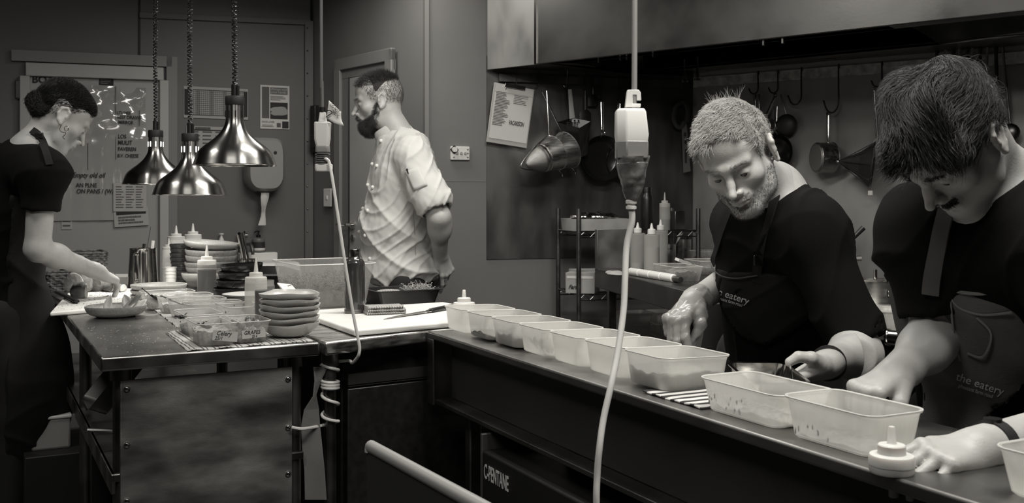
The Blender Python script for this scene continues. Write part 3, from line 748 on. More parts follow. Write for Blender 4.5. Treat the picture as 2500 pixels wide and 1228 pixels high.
spoon_thing(P(484,790,2.66), P(510,800,2.70), 'small dark spoon tip in the Celery tub')
# ---- cloths
def cloth_grid(c4, z, n=24, amp=.0012, th=.0035, seed=0, wav=9):
    rg = random.Random(seed); ph = [rg.uniform(0, 6) for _ in range(4)]; rs = []
    for i in range(n+1):
        a = c4[0].lerp(c4[3], i/n); b = c4[1].lerp(c4[2], i/n); row = []
        for j in range(n+1):
            p = a.lerp(b, j/n); e = max(abs(i/n-.5), abs(j/n-.5))*2
            row.append(V(p.x, p.y, z+th*.5+amp*(math.sin(p.x*wav*12+ph[0])+math.sin(p.y*wav*15+ph[1])+.0)*max(0, (e-.7))*3))
        rs.append(row)
    mb = MB(); N = n+1; mb.v = [tuple(p) for r in rs for p in r]; mb.f = [(i*N+j, i*N+j+1, (i+1)*N+j+1, (i+1)*N+j) for i in range(n) for j in range(n)]
    return mb
def to_local(mb, o, rz):
    R = Matrix.Rotation(-rz, 3, 'Z'); mb.v = [tuple(R @ (Vector(p)-o)) for p in mb.v]; return mb
c4 = [G(403,813,ZT), G(458,858,ZT), G(768,833,ZT), G(640,780,ZT)]
mb = to_local(cloth_grid(c4, ZT, seed=2, th=.003), c4[0], ang1)
o = obj('tea_towel', mb, stripes('striped_towel', .48, .09, 0, 34, .14, second=.42), None, solid=.002, loc=c4[0], rot=(0,0,ang1)); tag(o, 'pale striped tea towel under the labelled tubs and the stack of pale bowls', 'tea towel')
c4 = [G(375,757,ZT), G(432,800,ZT), G(470,790,ZT), G(420,748,ZT)]
mb = to_local(cloth_grid(c4, ZT, seed=4, th=.003, amp=.003), c4[0], ang1)
o = obj('tea_towel', mb, stripes('striped_towel_b', .48, .10, 1, 60, .2), None, solid=.002, loc=c4[0], rot=(0,0,ang1)); tag(o, 'rumpled pale tea towel edge under the back row of clear tubs', 'tea towel')
# ---- bowls
def wavy_bowl(R, H, foot, wob, seed, th=.004, n=64):
    rg = random.Random(seed); ph = [rg.uniform(0, 6) for _ in range(3)]
    pr = [(foot*.9, 0), (foot, .002), (foot+.25*(R-foot), .14*H), (foot+.62*(R-foot), .42*H), (R*.96, .8*H), (R, H)]
    pr = catm(pr, 3); rs = []
    f = lambda a, k: 1+k*.02*math.sin(3*a+ph[0])*1+k*.012*math.sin(5*a+ph[1])
    zo = lambda a, k: wob*k*(math.sin(2*a+ph[2])+.5*math.sin(5*a+ph[0]))
    for r, z in pr:
        k = (z/H)**2; rs.append([V(r*f(a,k)*math.cos(a), r*f(a,k)*math.sin(a), z+zo(a,k)) for a in [2*PI*j/n for j in range(n)]])
    for r, z in reversed(pr[1:]):
        k = (z/H)**2; z2 = max(z-.0005, th) if z < H else z; rs.append([V((r-th)*f(a,k)*math.cos(a), (r-th)*f(a,k)*math.sin(a), z2+zo(a,k)+(.0012 if z < H else 0)) for a in [2*PI*j/n for j in range(n)]])
    return MB().rings(rs)
def stack(name, cat, base, zs, make, labels, group, rots=None, tilts=None):
    for k, z in enumerate(zs):
        o = make(k); o.location = (base[0], base[1], z); o.rotation_euler = (*(tilts[k] if tilts else (0,0)), (rots[k] if rots else k*1.3))
        tag(o, labels[k], cat, group)
g = G(708, 820, ZT+.004)
ords = ['at the bottom', 'second from the bottom', 'third from the bottom', 'third from the top', 'second from the top', 'on top']
wb = [wavy_bowl(.083 if k else .084, .036 if k else .038, .036 if k else .040, .0022, k) for k in range(6)]
stack('serving_bowl', 'bowl', g, [ZT+.004+.0165*k+(.003 if k else 0) for k in range(6)], lambda k: obj('serving_bowl', wb[k], M_BOWLW, None, ang=60),
      ['pale wavy-rimmed bowl %s of the stack of six on the striped towel' % s for s in ords], 'stack of pale wavy bowls')
def coupe(R, H, foot, th=.004, n=48):
    pr = catm([(foot*.92,0),(foot,.002),(R*.88,.30*H),(R*.99,.75*H),(R,H)], 3)
    return MB().lathe(pr+[(r-th, max(z, th)) for r, z in reversed(pr[1:])]+[(0,th)], n, close=True)
# big brown bowls, tilted top one
g = P(516, 700, 4.32); ys = [705, 690, 668, 655, 638, 622, 606]
nm = ['at the bottom', 'second from the bottom', 'third from the bottom', 'in the middle', 'third from the top', 'second from the top', 'tilted on top']
bb = [coupe(.098,.050,.055), coupe(.112,.045,.06), coupe(.100,.05,.055), coupe(.106,.045,.06), coupe(.108,.045,.06), coupe(.110,.045,.06), coupe(.116,.034,.075)]
off = [-.01,-.012,-.005,-.004,0,0,-.003]
zz = [.90+.0250*k for k in range(7)]
for k in range(7):
    o = obj('stoneware_bowl', bb[k], M_CERB if k in (0, 2, 3, 4, 5) else M_CERA, None, ang=50)
    o.location = (g.x+off[k], g.y, zz[k]+(.020 if k == 6 else 0)); o.rotation_euler = (-.02, .09 if k == 6 else .02*(k % 2), k)
    tag(o, 'speckled stoneware bowl %s of the tall wide stack' % nm[k], 'bowl', 'tall stack of speckled bowls')
g = P(441, 700, 4.45)
db = coupe(.047,.030,.030,.003,36)
nm9 = ['bottom', 'second', 'third', 'fourth', 'fifth', 'sixth', 'seventh', 'eighth', 'top']
for k in range(9):
    o = obj('dipping_bowl', db, M_CERD if k else M_CERD, None, ang=50); o.location = (g.x-.006*((8-k)/8)*-1+.002*math.sin(k*2), g.y, .90+.0198*k); tag(o, 'small dark glazed bowl, %s from below in the narrow stack' % nm9[k] if k not in (0, 8) else 'small dark glazed bowl at the %s of the narrow stack' % nm9[k], 'bowl', 'narrow stack of dark bowls')
g = P(578, 700, 3.85)
for k in range(4):
    o = obj('black_bowl', coupe(.080,.046,.05), M_BENAM, None, ang=50); o.location = (g.x+.01*k-.01, g.y, .90+.031*k); o.rotation_euler = (0, -.05 if k == 3 else 0, 0)
    tag(o, 'black bowl %s of the stack behind the squeeze bottles' % ['at the bottom','second from the bottom','second from the top','on top'][k], 'bowl', 'stack of black bowls')
g = G(612, 748, ZT)
pl_ = lambda R: MB().lathe([(R*.6,0),(R*.62,.003),(R*.97,.013),(R,.016),(R*.97,.0165),(R*.6,.006),(0,.005)], 48)
for k in range(5):
    o = obj('side_plate', pl_(.100), mat('white_plate', .6, .2) if k == 0 else bpy.data.materials['white_plate'], None, ang=50); o.location = (g.x, g.y, .90+.0075*k)
    r_ = MB().tube([V(.1*math.cos(2*PI*i/48), .1*math.sin(2*PI*i/48), .0162) for i in range(49)], .0012, 6, cap=False); obj('dark_rim', r_, M_BLACK, o)
    tag(o, 'white plate with dark rim, %s of the pile behind the tubs' % ['at the bottom','second from the bottom','in the middle','second from the top','on top'][k], 'plate', 'pile of dark-rimmed white plates')
# pale low bowls behind the tubs
g = P(388, 720, 3.75)
for k in range(3):
    o = obj('pale_dish', coupe(.101,.030,.07), M_CERA, None, ang=50); o.location = (g.x, g.y, .90+.0185*k)
    tag(o, 'flat speckled dish %s of the low pile beside the jug' % ['at the bottom','in the middle','on top'][k], 'dish', 'low pile of speckled dishes')
# herb dish on the bare steel
g = G(283, 772, ZT); hd_ = obj('herb_dish', coupe(.096,.036,.062,.005), M_CERB, None, ang=50); hd_.location = g
tag(hd_, 'speckled round dish with leaves and crumbs standing alone on the steel', 'dish')
def leaf(L, W, bend=.3, seed=0, n=8):
    rs = []
    for i in range(n+1):
        t = i/n; wd = W*math.sin(PI*min(1, t*.97+.03))**.8*(1-t*.25); x = L*t; z = bend*L*t*t
        rs.append([V(x, s*wd/2, z+abs(s)*wd*.22+.0008*math.sin(9*t)) for s in (-1,-.5,0,.5,1)])
    mb = MB(); mb.v = [tuple(p) for r in rs for p in r]; mb.f = [(i*5+j, i*5+j+1, (i+1)*5+j+1, (i+1)*5+j) for i in range(n) for j in range(4)]; return mb
M_LEAF = mat('leaf', .20, .45, var=.3, vscale=40); M_LEAFP = mat('pale_leaf', .45, .5, var=.2, vscale=40)
for k, (dx, dy, L, W, rx, ry, rz_, m_) in enumerate([(-.025,-.02,.060,.034,.2,-1.0,1.2,M_LEAFP),(.02,.0,.085,.045,.5,-.5,.4,M_LEAF),(.045,.01,.07,.04,-.4,-.6,2.2,M_LEAF),(.05,-.02,.07,.04,.5,-.35,.9,M_LEAFP),(.03,.03,.07,.035,0,-.7,-.4,M_LEAF)]):
    o = obj('herb_leaf', leaf(L, W, .3), m_, None, ang=80, solid=.0006); o.location = g+V(dx, dy, .012); o.rotation_euler = (rx, ry, rz_)
    tag(o, ['pale pointed leaf standing upright in the herb dish','large dark leaf leaning against the rim of the herb dish','dark leaf lying across the right side of the herb dish','pale leaf at the front right of the herb dish','dark leaf at the back of the herb dish'][k], 'leaf', 'leaves in the herb dish')
o = food('crumb_pile', 'small pale pile of crumbs in the herb dish', g+V(-.055,0,.010), 0, MB().ball((0,0,0), .018, 10, (1.2,1,.45)), mat('crumbs', .5, .8, bump=1, bscale=200))
# ---- squeeze bottles
def bottle_mesh(R, H, wide=False):
    pr = [(0,0),(R*.92,0),(R,.004),(R,H*.60),(R*.98,H*.62),(R*.98,H*.64)] if not wide else [(0,0),(R*.92,0),(R,.004),(R,H*.5),(R*.97,H*.55)]
    return pr
def squeeze_bottle(name, loc, R, H, label, fill=0, cap=M_WHITE, body=None, group=None, fillmat=None, bf=.60):
    t = thing(name, label, 'bottle', loc, 0, group)
    hb = H*bf; kc = (.985-bf)/.385
    pr = catm([(R*.90,0),(R,.006),(R,hb*.93),(R*.93,hb*.985),(R*.80,hb)], 3)
    obj('body', MB().lathe([(0,0)]+pr, 36), body or M_BOTL, t, ang=50)
    if fill:
        obj('sauce', MB().lathe([(0,.003),(R*.86,.003),(R*.955,.009),(R*.955,hb*fill),(0,hb*fill)], 32), fillmat or M_SAUCE, t)
    z = hb-.002
    cp = [(0,z),(R*.97,z),(R*.99,z+.002),(R*.97,z+H*.085),(R*.90,z+H*.095),(R*.62,z+H*.10),(R*.60,z+H*.105),(R*.60,z+H*.155),(R*.55,z+H*.165),(R*.22,z+H*.17),(R*.20,z+H*.18),(R*.09,z+H*.36),(R*.05,z+H*.38),(0,z+H*.385)]; cp = [(r_, z+(q_-z)*kc) for r_, q_ in cp]
    obj('cap', MB().lathe(cp, 36), cap, t, ang=35); return t
M_CAPC = plastic('clear_cap', .75, .15, .3)
squeeze_bottle('squeeze_bottle', P(505, 718, 4.05)-V(0,0,0)+V(0,0,ZT-P(505,718,4.05).z), .038, .205, 'squeeze bottle of dark sauce with a pale cap before the stacked bowls', .82, M_CAPC, M_BOTC, fillmat=M_SAUCE)
def bt(px, Y): q = P(px, 500, Y); q.z = ZT; return q
squeeze_bottle('squeeze_bottle', bt(625,3.15), .0345, .205, 'tall milky squeeze bottle right of the clear tubs', .35, M_CAPC, fillmat=mat('pale_sauce', .42, .5))
t = thing('sauce_bottle', 'open milky bottle of dark sauce directly behind the stack of pale bowls', 'bottle', bt(646, 3.0))
obj('body', MB().lathe([(0,0)]+catm([(.027,0),(.030,.006),(.030,.115),(.029,.125),(.028,.128)],3)+[(.028,.142),(.0265,.142),(.0265,.125),(0,.124)], 36), M_BOTC, t, ang=50)
obj('sauce', MB().lathe([(0,.003),(.028,.004),(.0285,.112),(0,.112)], 32), M_SAUCE, t)
M_WBOT = mat('opaque_white_bottle', .85, .4)
for px, Y, H, lab in ((430, 4.62, .272, 'bright white squeeze bottle on the left, behind the narrow stack of dark bowls'), (471, 4.72, .28, 'bright white squeeze bottle behind the tall stack of speckled bowls'), (412, 4.56, .215, 'shorter white squeeze bottle left of the two bright ones')):
    squeeze_bottle('squeeze_bottle', bt(px, Y), .040 if H > .25 else .030, H, lab, 0, M_WHITE, M_WBOT, 'bright white squeeze bottles', bf=.74)
# paper cups
for k in range(4):
    o = obj('paper_cup', MB().lathe([(.018,0),(.024,.050),(.0255,.051),(.0235,.0505),(.0175,.002),(0,.002)], 28), M_WHITE, None); o.location = P(417,700,4.3)*1; o.location.z = .90+.0145*k
    tag(o, 'white cup %s of the little stack left of the dark bowls' % ['at the bottom','second from the bottom','second from the top','on top'][k], 'cup', 'little stack of white cups')
# jug with spatulas
jl = bt(349, 4.38); t = thing('steel_jug', 'tall stainless steel jug with handle next to the bread board', 'jug', jl)
pj = [(.058,0),(.064,.004),(.063,.03),(.056,.15),(.057,.172)]
obj('body', MB().lathe([(0,0)]+catm(pj,3)+[(.0555,.172)]+[(r-.0015, max(z,.002)) for r, z in reversed(catm(pj[1:-1],3))]+[(0,.004)], 40), M_POLISH, t, ang=40)
obj('handle', MB().tube(spl([V(-.005,-.058,.150),V(-.006,-.086,.148),V(-.006,-.092,.12),V(-.006,-.092,.06),V(-.006,-.080,.035),V(-.005,-.062,.035)]), .0065, 8, squash=(.35,(1,0,0))), M_POLISH, t)
for k,(a,b,w_,lab,m_) in enumerate([((.02,.01,.02),(.045,.0,.205),.014,'pale spatula leaning right in the steel jug',M_WHITE),((-.01,.0,.02),(.0,.02,.19),.018,'dark flat spatula in the steel jug',M_DSTEEL),((.0,-.02,.02),(.03,.01,.265),.0025,'thin steel skewer rising from the steel jug',M_DSTEEL)]):
    o = thing('spatula' if k < 2 else 'skewer', lab, 'utensil', jl, 0, 'utensils in the jug')
    obj('blade' if k < 2 else 'rod', MB().tube([V(*a), V(*b)], w_/2 if k < 2 else w_/2, 10, squash=(.25,(0,1,0)) if k < 2 else None), m_, o)
# left board, bread, knife, baskets
c = [G(122,762,.916), G(352,742,.916), G(322,704,.916), G(176,703,.916)]
pb = lambda cs, z0, z1: MB().rings([[V(p.x,p.y,z0) for p in cs],[V(p.x,p.y,z1) for p in cs]])
tag(obj('chopping_board', pb(c, .9005, .916), M_BOARD, bevel=.005), 'crumb-covered white chopping board with bread at the left end of the bench', 'chopping board')
rg = random.Random(3); pts = []
for _ in range(260):
    a, b_ = rg.random(), rg.random(); p = c[0].lerp(c[1], a).lerp(c[3].lerp(c[2], a), b_); pts.append(V(p.x, p.y, .9165))
tag(obj('bread_crumbs', specks(pts, .0012, .0035, 1), mat('crumb_brown', .25, .9)), 'dark bread crumbs scattered over the left chopping board', 'crumbs', None, 'stuff')
pts = [G(rg.uniform(170, 420), rg.uniform(795, 862), ZT+.0005) for _ in range(150)]
pts = [p for p in pts if (p-T1).dot(Vector((u1.x,u1.y,0))) > .02 and (p-T1).dot(Vector((v1.x,v1.y,0))) > .02]
tag(obj('salt_specks', specks(pts, .0006, .0016, 2), mat('speck_pale', .7, .9)), 'fine pale specks scattered on the bare steel corner', 'crumbs', None, 'stuff')
def loaf(name, c0, sc, rz, label, seed, cut=None):
    rg = random.Random(seed); ph = [rg.uniform(0,6) for _ in range(4)]
    mb = MB().ball((0,0,0), 1, 28)
    vs = []
    for p in mb.v:
        p = Vector(p); k = 1+.06*math.sin(5*p.x+ph[0])+.05*math.sin(7*p.y+ph[1])+.04*math.sin(9*p.z+ph[2]); p = p*k
        if p.z < -.6: p.z = -.6
        if cut is not None and p.x > cut: p.x = cut+(p.x-cut)*.12
        vs.append((p.x*sc[0], p.y*sc[1], (p.z+.6)*sc[2]))
    mb.v = vs; t = thing(name, label, 'bread', c0, rz, 'pieces of bread on the board')
    obj('crust', mb, mat('crust', .13, .8, bump=1, bscale=70, var=.5, vscale=25) if 'crust' not in bpy.data.materials else bpy.data.materials['crust'], t, ang=70)
    if cut is not None:
        cm_ = MB().ball((cut*sc[0]+.002, 0, .6*sc[2]*.95), 1, 22, (.006, sc[1]*.82, sc[2]*.92)); cm_.v = [(x, y, max(z, .002)) for x, y, z in cm_.v]
        obj('crumb_face', cm_, mat('bread_crumb', .50, .9, bump=1, bscale=60, var=.35, vscale=30) if 'bread_crumb' not in bpy.data.materials else bpy.data.materials['bread_crumb'], t)
    return t
def on_board(px, py): return G(px, py, .9165)
loaf('bread_loaf', on_board(195,712), (.055,.060,.052), -1.9, 'largest cut loaf with open crumb, behind the knife', 1, .55)
loaf('bread_end', on_board(196,727), (.035,.042,.036), .3, 'dark crusted bread end in front of the largest loaf', 2, .5)
loaf('bread_loaf', on_board(238,710), (.06,.045,.045), .4, 'dark crusted loaf right of the largest one under the hand', 3)
loaf('bread_slice', on_board(282,712), (.055,.028,.020), -.2, 'long low bread slice at the right end of the board', 4, .6)
loaf('bread_loaf', on_board(262,700), (.055,.04,.038), .9, 'loaf half hidden at the back behind the hand', 6, .4)
def knife(name, A, B, H, label, wd=.03, ser=False):
    """A tip, B bolster, H handle end"""
    A, B, H = Vector(A), Vector(B), Vector(H); t = thing(name, label, 'knife', B)
    ax = (A-B); L = ax.length; ax.normalize(); sd = V(-ax.y, ax.x, 0).normalized(); up = V(0,0,1)
    rs = []
    for i in range(13):
        tt = i/12; w_ = wd*(1-tt**3*.97); p = ax*L*tt
        rs.append([p+sd*wd*.35+up*.0012, p+sd*(wd*.35-w_)+up*.0004, p+sd*(wd*.35-w_)-up*.0001, p+sd*wd*.35-up*.0010])
    obj('blade', MB().rings(rs), mat('knife_blade', .35, .3, 1) if 'knife_blade' not in bpy.data.materials else bpy.data.materials['knife_blade'], t, smooth=False)
    hx = H-B; obj('bolster', MB().tube([V(0,0,0)-ax*-.002, hx.normalized()*.016], [.007,.009], 12, squash=(.6,(0,0,1))), M_POLISH, t)
    obj('handle', MB().tube(spl([hx.normalized()*.014, hx*.35+V(0,0,.001), hx*.7+V(0,0,.001), hx], 5), [.0100]+[.0118]*4+[.0108]*5+[.0118]*5+[.009], 12, squash=(.6,(0,0,1))), M_BLACK, t)
    return t
knife('bread_knife', G(75,690,.919), G(138,712,.922), G(188,736,.924), 'black handled bread knife lying on the crumbly board', .024)
def basket(name, A, w, l, h, rz, label):
    t = thing(name, label, 'basket', A, rz); mb = MB()
    for k in range(int(h/.011)):
        z = .006+k*.011; s_ = 1+.1*z/h; pts = [(x*s_, y*s_) for x, y in rrect(w, l, .02, 4, 0, 0, 8)]
        n = len(pts); path = [V(pts[i % n][0]+.0025*math.sin(i*2.4+k*PI), pts[i % n][1]+.0025*math.cos(i*2.4+k*PI), z+.001*math.sin(i*3)) for i in range(n+1)]
        mb.tube(path, .0062, 6, cap=False)
    obj('weave', mb, mat('seagrass', .16, .8, var=.6, vscale=60, bump=1, bscale=120) if 'seagrass' not in bpy.data.materials else bpy.data.materials['seagrass'], t)
    obj('base', MB().rings([[V(x,y,.001) for x,y in rrect(w,l,.02,4,0,0,3)],[V(x,y,.008) for x,y in rrect(w,l,.02,4,0,0,3)]]), bpy.data.materials['seagrass'], t)
    return t
q = P(203, 640, 4.72); basket('woven_basket', (q.x, q.y, .90), .17, .24, .145, ang1, 'woven basket standing behind the bread, rim above the hand')
q = P(168, 690, 4.25); basket('woven_basket', (q.x-.03, q.y, .90), .13, .17, .085, ang1, 'low woven basket at the left behind the loaf')
q = P(288, 655, 5.1); t = tag(obj('white_tray', MB().rings([[V(x,y,0) for x,y in rrect(.26,.18,.01,4,0,0,2)],[V(x*1.05,y*1.05,.035) for x,y in rrect(.26,.18,.01,4,0,0,2)],[V(x*1.02,y*1.02,.035) for x,y in rrect(.26,.18,.01,4,0,0,2)],[V(x*.97,y*.97,.005) for x,y in rrect(.26,.18,.01,4,0,0,2)]]), M_WHITE), 'shallow white tray behind the jug and the hand', 'tray')
t.location = (q.x, 4.62, .90); t.location.x = (288-CX)/F*4.62
for o_ in (): pass
# pot with tongs, black tray, white tub
q = bt(606, 4.3); t = thing('small_pot', 'small polished steel pot holding the tongs behind the black bowls', 'pot', q)
obj('body', MB().lathe([(0,0),(.034,0),(.037,.005),(.037,.128),(.039,.13),(.0365,.13),(.0355,.006),(0,.005)], 32), M_POLISH, t)
t = thing('tongs', 'steel tongs standing in the small pot', 'tongs', (q.x, q.y, .925))
for a, b in (((-.010,0,-.01),(-.040,0,.215)),((.012,0,-.01),(-.030,.01,.217))):
    obj('arm', MB().tube(spl([V(*a), (V(*a)+V(*b))/2+V(.004,0,0), V(*b)],4), .009, 8, squash=(.3,(0,-1,0))), M_POLISH, t)
obj('hinge', MB().cyl((-.036,-.01,.214),(-.036,.02,.214),.007), M_POLISH, t)
q = bt(655, 4.05); t = tag(obj('black_tray', MB().rings([[V(x,y,0) for x,y in rrect(.24,.34,.02,4,0,0,2)],[V(x*1.06,y*1.06,.06) for x,y in rrect(.24,.34,.02,4,0,0,2)],[V(x*1.1,y*1.1,.062) for x,y in rrect(.24,.34,.02,4,0,0,2)],[V(x*1.02,y*1.02,.058) for x,y in rrect(.24,.34,.02,4,0,0,2)],[V(x*.97,y*.97,.03) for x,y in rrect(.24,.34,.02,4,0,0,2)]]), M_BENAM, ang=50), 'black baking tray behind the white tub and squeeze bottles', 'tray'); t.location = (q.x, q.y, .935); t.rotation_euler = (.05, .04, ang1+.1)
o = tag(obj('tray_rest', MB().box((0,0,.018),(.2,.3,.034)), M_BENAM), 'black block under the black baking tray', 'block'); o.location = (q.x, q.y, .90); o.rotation_euler=(0,0,ang1)
q = bt(690, 3.45); t = thing('white_tub', 'small white ribbed plastic tub with a thin spoon, left of the big tub', 'tub', q, ang1)
tb = tub_mesh(.058,.085,.072,.012); obj('tub', tb, mat('tub_white', .75, .4), t, ang=60)
obj('folded_lid', MB().box((-.002,.0,.085),(.05,.08,.004)), M_WHITE, t, rot=(.2,.15,0))
o = thing('thin_spoon', 'thin dark spoon sticking out of the small white tub', 'spoon', (q.x-.02,q.y-.01,.965)); obj('handle', MB().tube([V(-.018,0,.0),V(.05,.01,.025)], .0016, 6), M_DSTEEL, o)
# big sprout tub
tl_ = V(-.735, 3.475, ZT); au = a1; t = thing('storage_tub', 'big translucent storage tub full of sprouts behind the water bottle', 'tub', tl_+u1*.135+v1*.17, au)
obj('tub', tub_mesh(.275,.355,.155,.02,.84,0,0,.0016,.006,8), plastic('storage_plastic', .66, .78, .3), t, ang=60); obj('rim', rim_mesh(.283, .363, .156, .024, .0022), M_RIM, t)
M_SPR = mat('sprouts', .13, .6, var=.4, vscale=60); M_SPRL = mat('sprout_light', .32, .6)
def sprouts(w, l, z, n, seed, L=.03, up=.4):
    rg = random.Random(seed); mb = MB()
    for i in range(n):
        p = V(rg.uniform(-w,w)/2, rg.uniform(-l,l)/2, z*rg.uniform(.7,1.0)); d = V(rg.uniform(-1,1), rg.uniform(-1,1), rg.uniform(-.2,up*2)).normalized()*L*rg.uniform(.5,1.2)
        c_ = V(rg.uniform(-1,1), rg.uniform(-1,1), rg.uniform(-1,1))*L*.25
        pts = [p, p+d*.5+c_, p+d]; pts = [V(q.x, q.y, max(q.z, .004)) for q in pts]
        mb.tube(spl(pts, 3), .0010, 4)
        if rg.random() < .5: mb.ball(pts[-1], .0032, 6, (1.2,.8,.5))
    return mb
q = tl_+u1*.135+v1*.17
sb_ = blob(.225,.30,.060,.008,20,9); sp_ = sprouts(.215,.29,.085,1500,3,.04); sb_.add(sp_.v, sp_.f)
food('sprout_heap', 'heap of fine pale sprouts filling the big storage tub', q+V(0,0,.002), au, sb_, M_SPR)
# chopping board 2
ba = G(865,806,.92); bb_ = ba+v1*.555; bu = V(.85,.53,0).normalized(); bd = ba+bu*.56; bc = bb_+bu*.56
bd = ba+V(.256,.197,0).normalized()*.30
cs_ = [ba, bd, bd+V(.05,.12,0), G(1112,744,.92), G(1085,737,.92), bb_]
cs_ = [ba, ba+V(.792,.61,0)*.33, G(1145,748,.92), G(1083,737,.92), bb_]
tag(obj('chopping_board', pb([V(p.x,p.y,0) for p in cs_], .9025, .920), M_BOARD, bevel=.006, seg=3), 'thick clean white chopping board under the water bottle and knife', 'chopping board')
# striped cloth strip under its front edge
sa = G(893,806,ZT+.004); sb2 = G(1099,794,ZT+.004); t_ = thing('striped_cloth', 'narrow folded cloth with black and white stripes along the front of the board', 'cloth', sa, math.atan2((sb2-sa).y,(sb2-sa).x))
L_s = (sb2-sa).length; n = 40; rs=[]
for i in range(n+1):
    x = L_s*i/n; rs.append([V(x,-.012,.0),V(x,.012,.0),V(x,.012,.0075),V(x,.004,.0105+.0006*math.sin(i)),V(x,-.006,.010),V(x,-.013,.006)])
mcl = bpy.data.materials.new('banded_cloth'); mcl.use_nodes=True; nt=mcl.node_tree; b=nt.nodes['Principled BSDF']; b.inputs['Roughness'].default_value=.9
tc=nt.nodes.new('ShaderNodeTexCoord'); sp=nt.nodes.new('ShaderNodeSeparateXYZ'); nt.links.new(tc.outputs['Object'],sp.inputs[0])
mr=nt.nodes.new('ShaderNodeMath'); mr.operation='DIVIDE'; nt.links.new(sp.outputs[0],mr.inputs[0]); mr.inputs[1].default_value=L_s
cr=nt.nodes.new('ShaderNodeValToRGB'); cr.color_ramp.interpolation='CONSTANT'; nt.links.new(mr.outputs[0],cr.inputs[0]); nt.links.new(cr.outputs[0],b.inputs['Base Color'])
el=cr.color_ramp.elements; el[0].position=0; el[0].color=(.7,.69,.66,1)
D_=(.04,.04,.038,1); W_=(.62,.61,.58,1)
seq=[(.05,D_),(.19,W_),(.225,D_),(.255,W_),(.29,D_),(.32,W_),(.352,D_),(.364,W_),(.376,D_),(.41,W_),(.445,D_),(.475,W_),(.505,D_),(.517,W_),(.53,D_),(.56,W_),(.572,D_),(.86,W_),(.875,D_),(.90,W_),(.92,D_),(.93,W_),(.955,D_),(.97,W_)]
el[1].position=seq[0][0]; el[1].color=seq[0][1]
for p_,c_ in seq[1:]: e_=el.new(p_); e_.color=c_
obj('band', MB().rings(rs), mcl, t_, ang=60)
# water bottle
q = G(866, 764, .92); t = thing('water_bottle', 'dark glossy water bottle with steel screw cap standing on the board', 'bottle', q)
obj('body', MB().lathe([(0,0)]+catm([(.029,0),(.032,.003),(.0325,.02),(.0325,.148),(.0315,.160),(.026,.172),(.019,.178),(.0165,.181)],4), 48), mat('bottle_lacquer', .035, .18, 0, coat=1), t, ang=50)
obj('base_ring', MB().lathe([(.0305,0),(.0328,.002),(.0330,.012),(.0326,.013)], 48, close=False), M_DSTEEL, t)
cp_ = MB(); rs=[]
for z, r_ in ((.180,.0160),(.181,.0170),(.203,.0172),(.2045,.0165)): rs.append([V((r_*(1+.015*math.cos(24*a)))*math.cos(a), r_*(1+.015*math.cos(24*a))*math.sin(a), z) for a in [2*PI*j/96 for j in range(96)]])
obj('cap', cp_.rings(rs), M_POLISH, t, ang=30)
# folded zigzag cloth
q = G(938, 765, .9205); zc = MB()
for k, (w_, l_, z_, dx) in enumerate(((.125,.075,.0,0),(.122,.072,.009,.001),(.116,.068,.018,-.002))):
    rs=[]
    n=28
    for i in range(n+1):
        x=(i/n-.5)*w_; ed=1-(2*abs(i/n-.5))**8
        rs.append([V(x+dx, -l_/2, z_+.001), V(x+dx, -l_/2-.003*ed, z_+.005), V(x+dx,-l_/2+.004,z_+.0085+.0012*math.sin(i*.7+k)), V(x+dx,0,z_+.0095+.0022*math.sin(i*.45+k*2)), V(x+dx,l_/2-.004,z_+.0085), V(x+dx,l_/2,z_+.005), V(x+dx,l_/2-.003,z_+.0005)])
    zc.rings(rs)
tag(obj('folded_cloth', zc, stripes('zigzag', .55, .045, 0, 190, .5, zig=.004), None, loc=(q.x,q.y,.9205), rot=(0,0,.35), ang=70), 'folded zigzag patterned cloth lying beside the water bottle', 'cloth')
knife('chef_knife', G(931,779,.9215), G(1044,760,.926), G(1106,747,.930), 'black handled chef knife with pointed blade lying on the clean board', .026)
# black tray with sprouts beyond the board
q = V(*P(978, 700, 3.74).xy, .90); t = thing('black_crate', 'shallow black plastic tray with zigzag packet and sprouts in front of the chef', 'tray', q, a1)
tr_=MB(); R=lambda s,z: [V(x*s,y*s,z) for x,y in rrect(.25,.19,.015,4,0,0,2)]
tr_.rings([R(.86,0),R(.98,.048),R(1.06,.05),R(1.06,.053),R(.98,.053),R(.90,.022)]); obj('tray', tr_, M_BLACK, t, ang=50)
food('loose_sprouts', 'pale curly sprouts heaped at the right of the black tray', q+u1*.07+V(0,0,.02), a1, sprouts(.10,.12,.030,160,5,.030,.5), M_SPRL)
tag(obj('net_packet', MB().ball((0,0,0), .05, 20, (1.1,.75,.28)), stripes('net', .5, .06, 0, 150, .5, zig=.006), None, loc=q-u1*.05+V(0,0,.038), rot=(0,0,a1)), 'zigzag net packet at the left of the black tray', 'packet')
# things on the lower shelf of the bench
q = T1+v1*.62+u1*.14+V(0,0,.74); t = thing('gastro_tray', 'dark steel tray leaning on the lower shelf under the bench', 'tray', q, a1)
obj('tray', MB().rings([R(.9,0),R(1,.05),R(1.05,.052),R(1.0,.052),R(.9,.01)]), M_DSTEEL, t, rot=(.0,-.9,0))
q = T1+v1*.30+u1*.22+V(0,0,.60); t = thing('steel_pan', 'round dark steel pan standing on the lower shelf', 'pan', q, a1)
obj('body', MB().lathe([(0,0),(.08,0),(.095,.05),(.098,.052),(.092,.05),(.078,.004),(0,.004)],36), M_DSTEEL, t); obj('handle', MB().tube([V(-.09,0,.045),V(-.22,.02,.06)],.006,8), M_DSTEEL, t)
q = T1+v1*.14+u1*.10+V(0,0,.60); bgm = MB().ball((0,0,.05), .05, 14, (.8,.9,1)); tag(obj('paper_bag', bgm, M_PAPERD, None, loc=q), 'crumpled pale paper bag at the front of the lower shelf', 'bag')
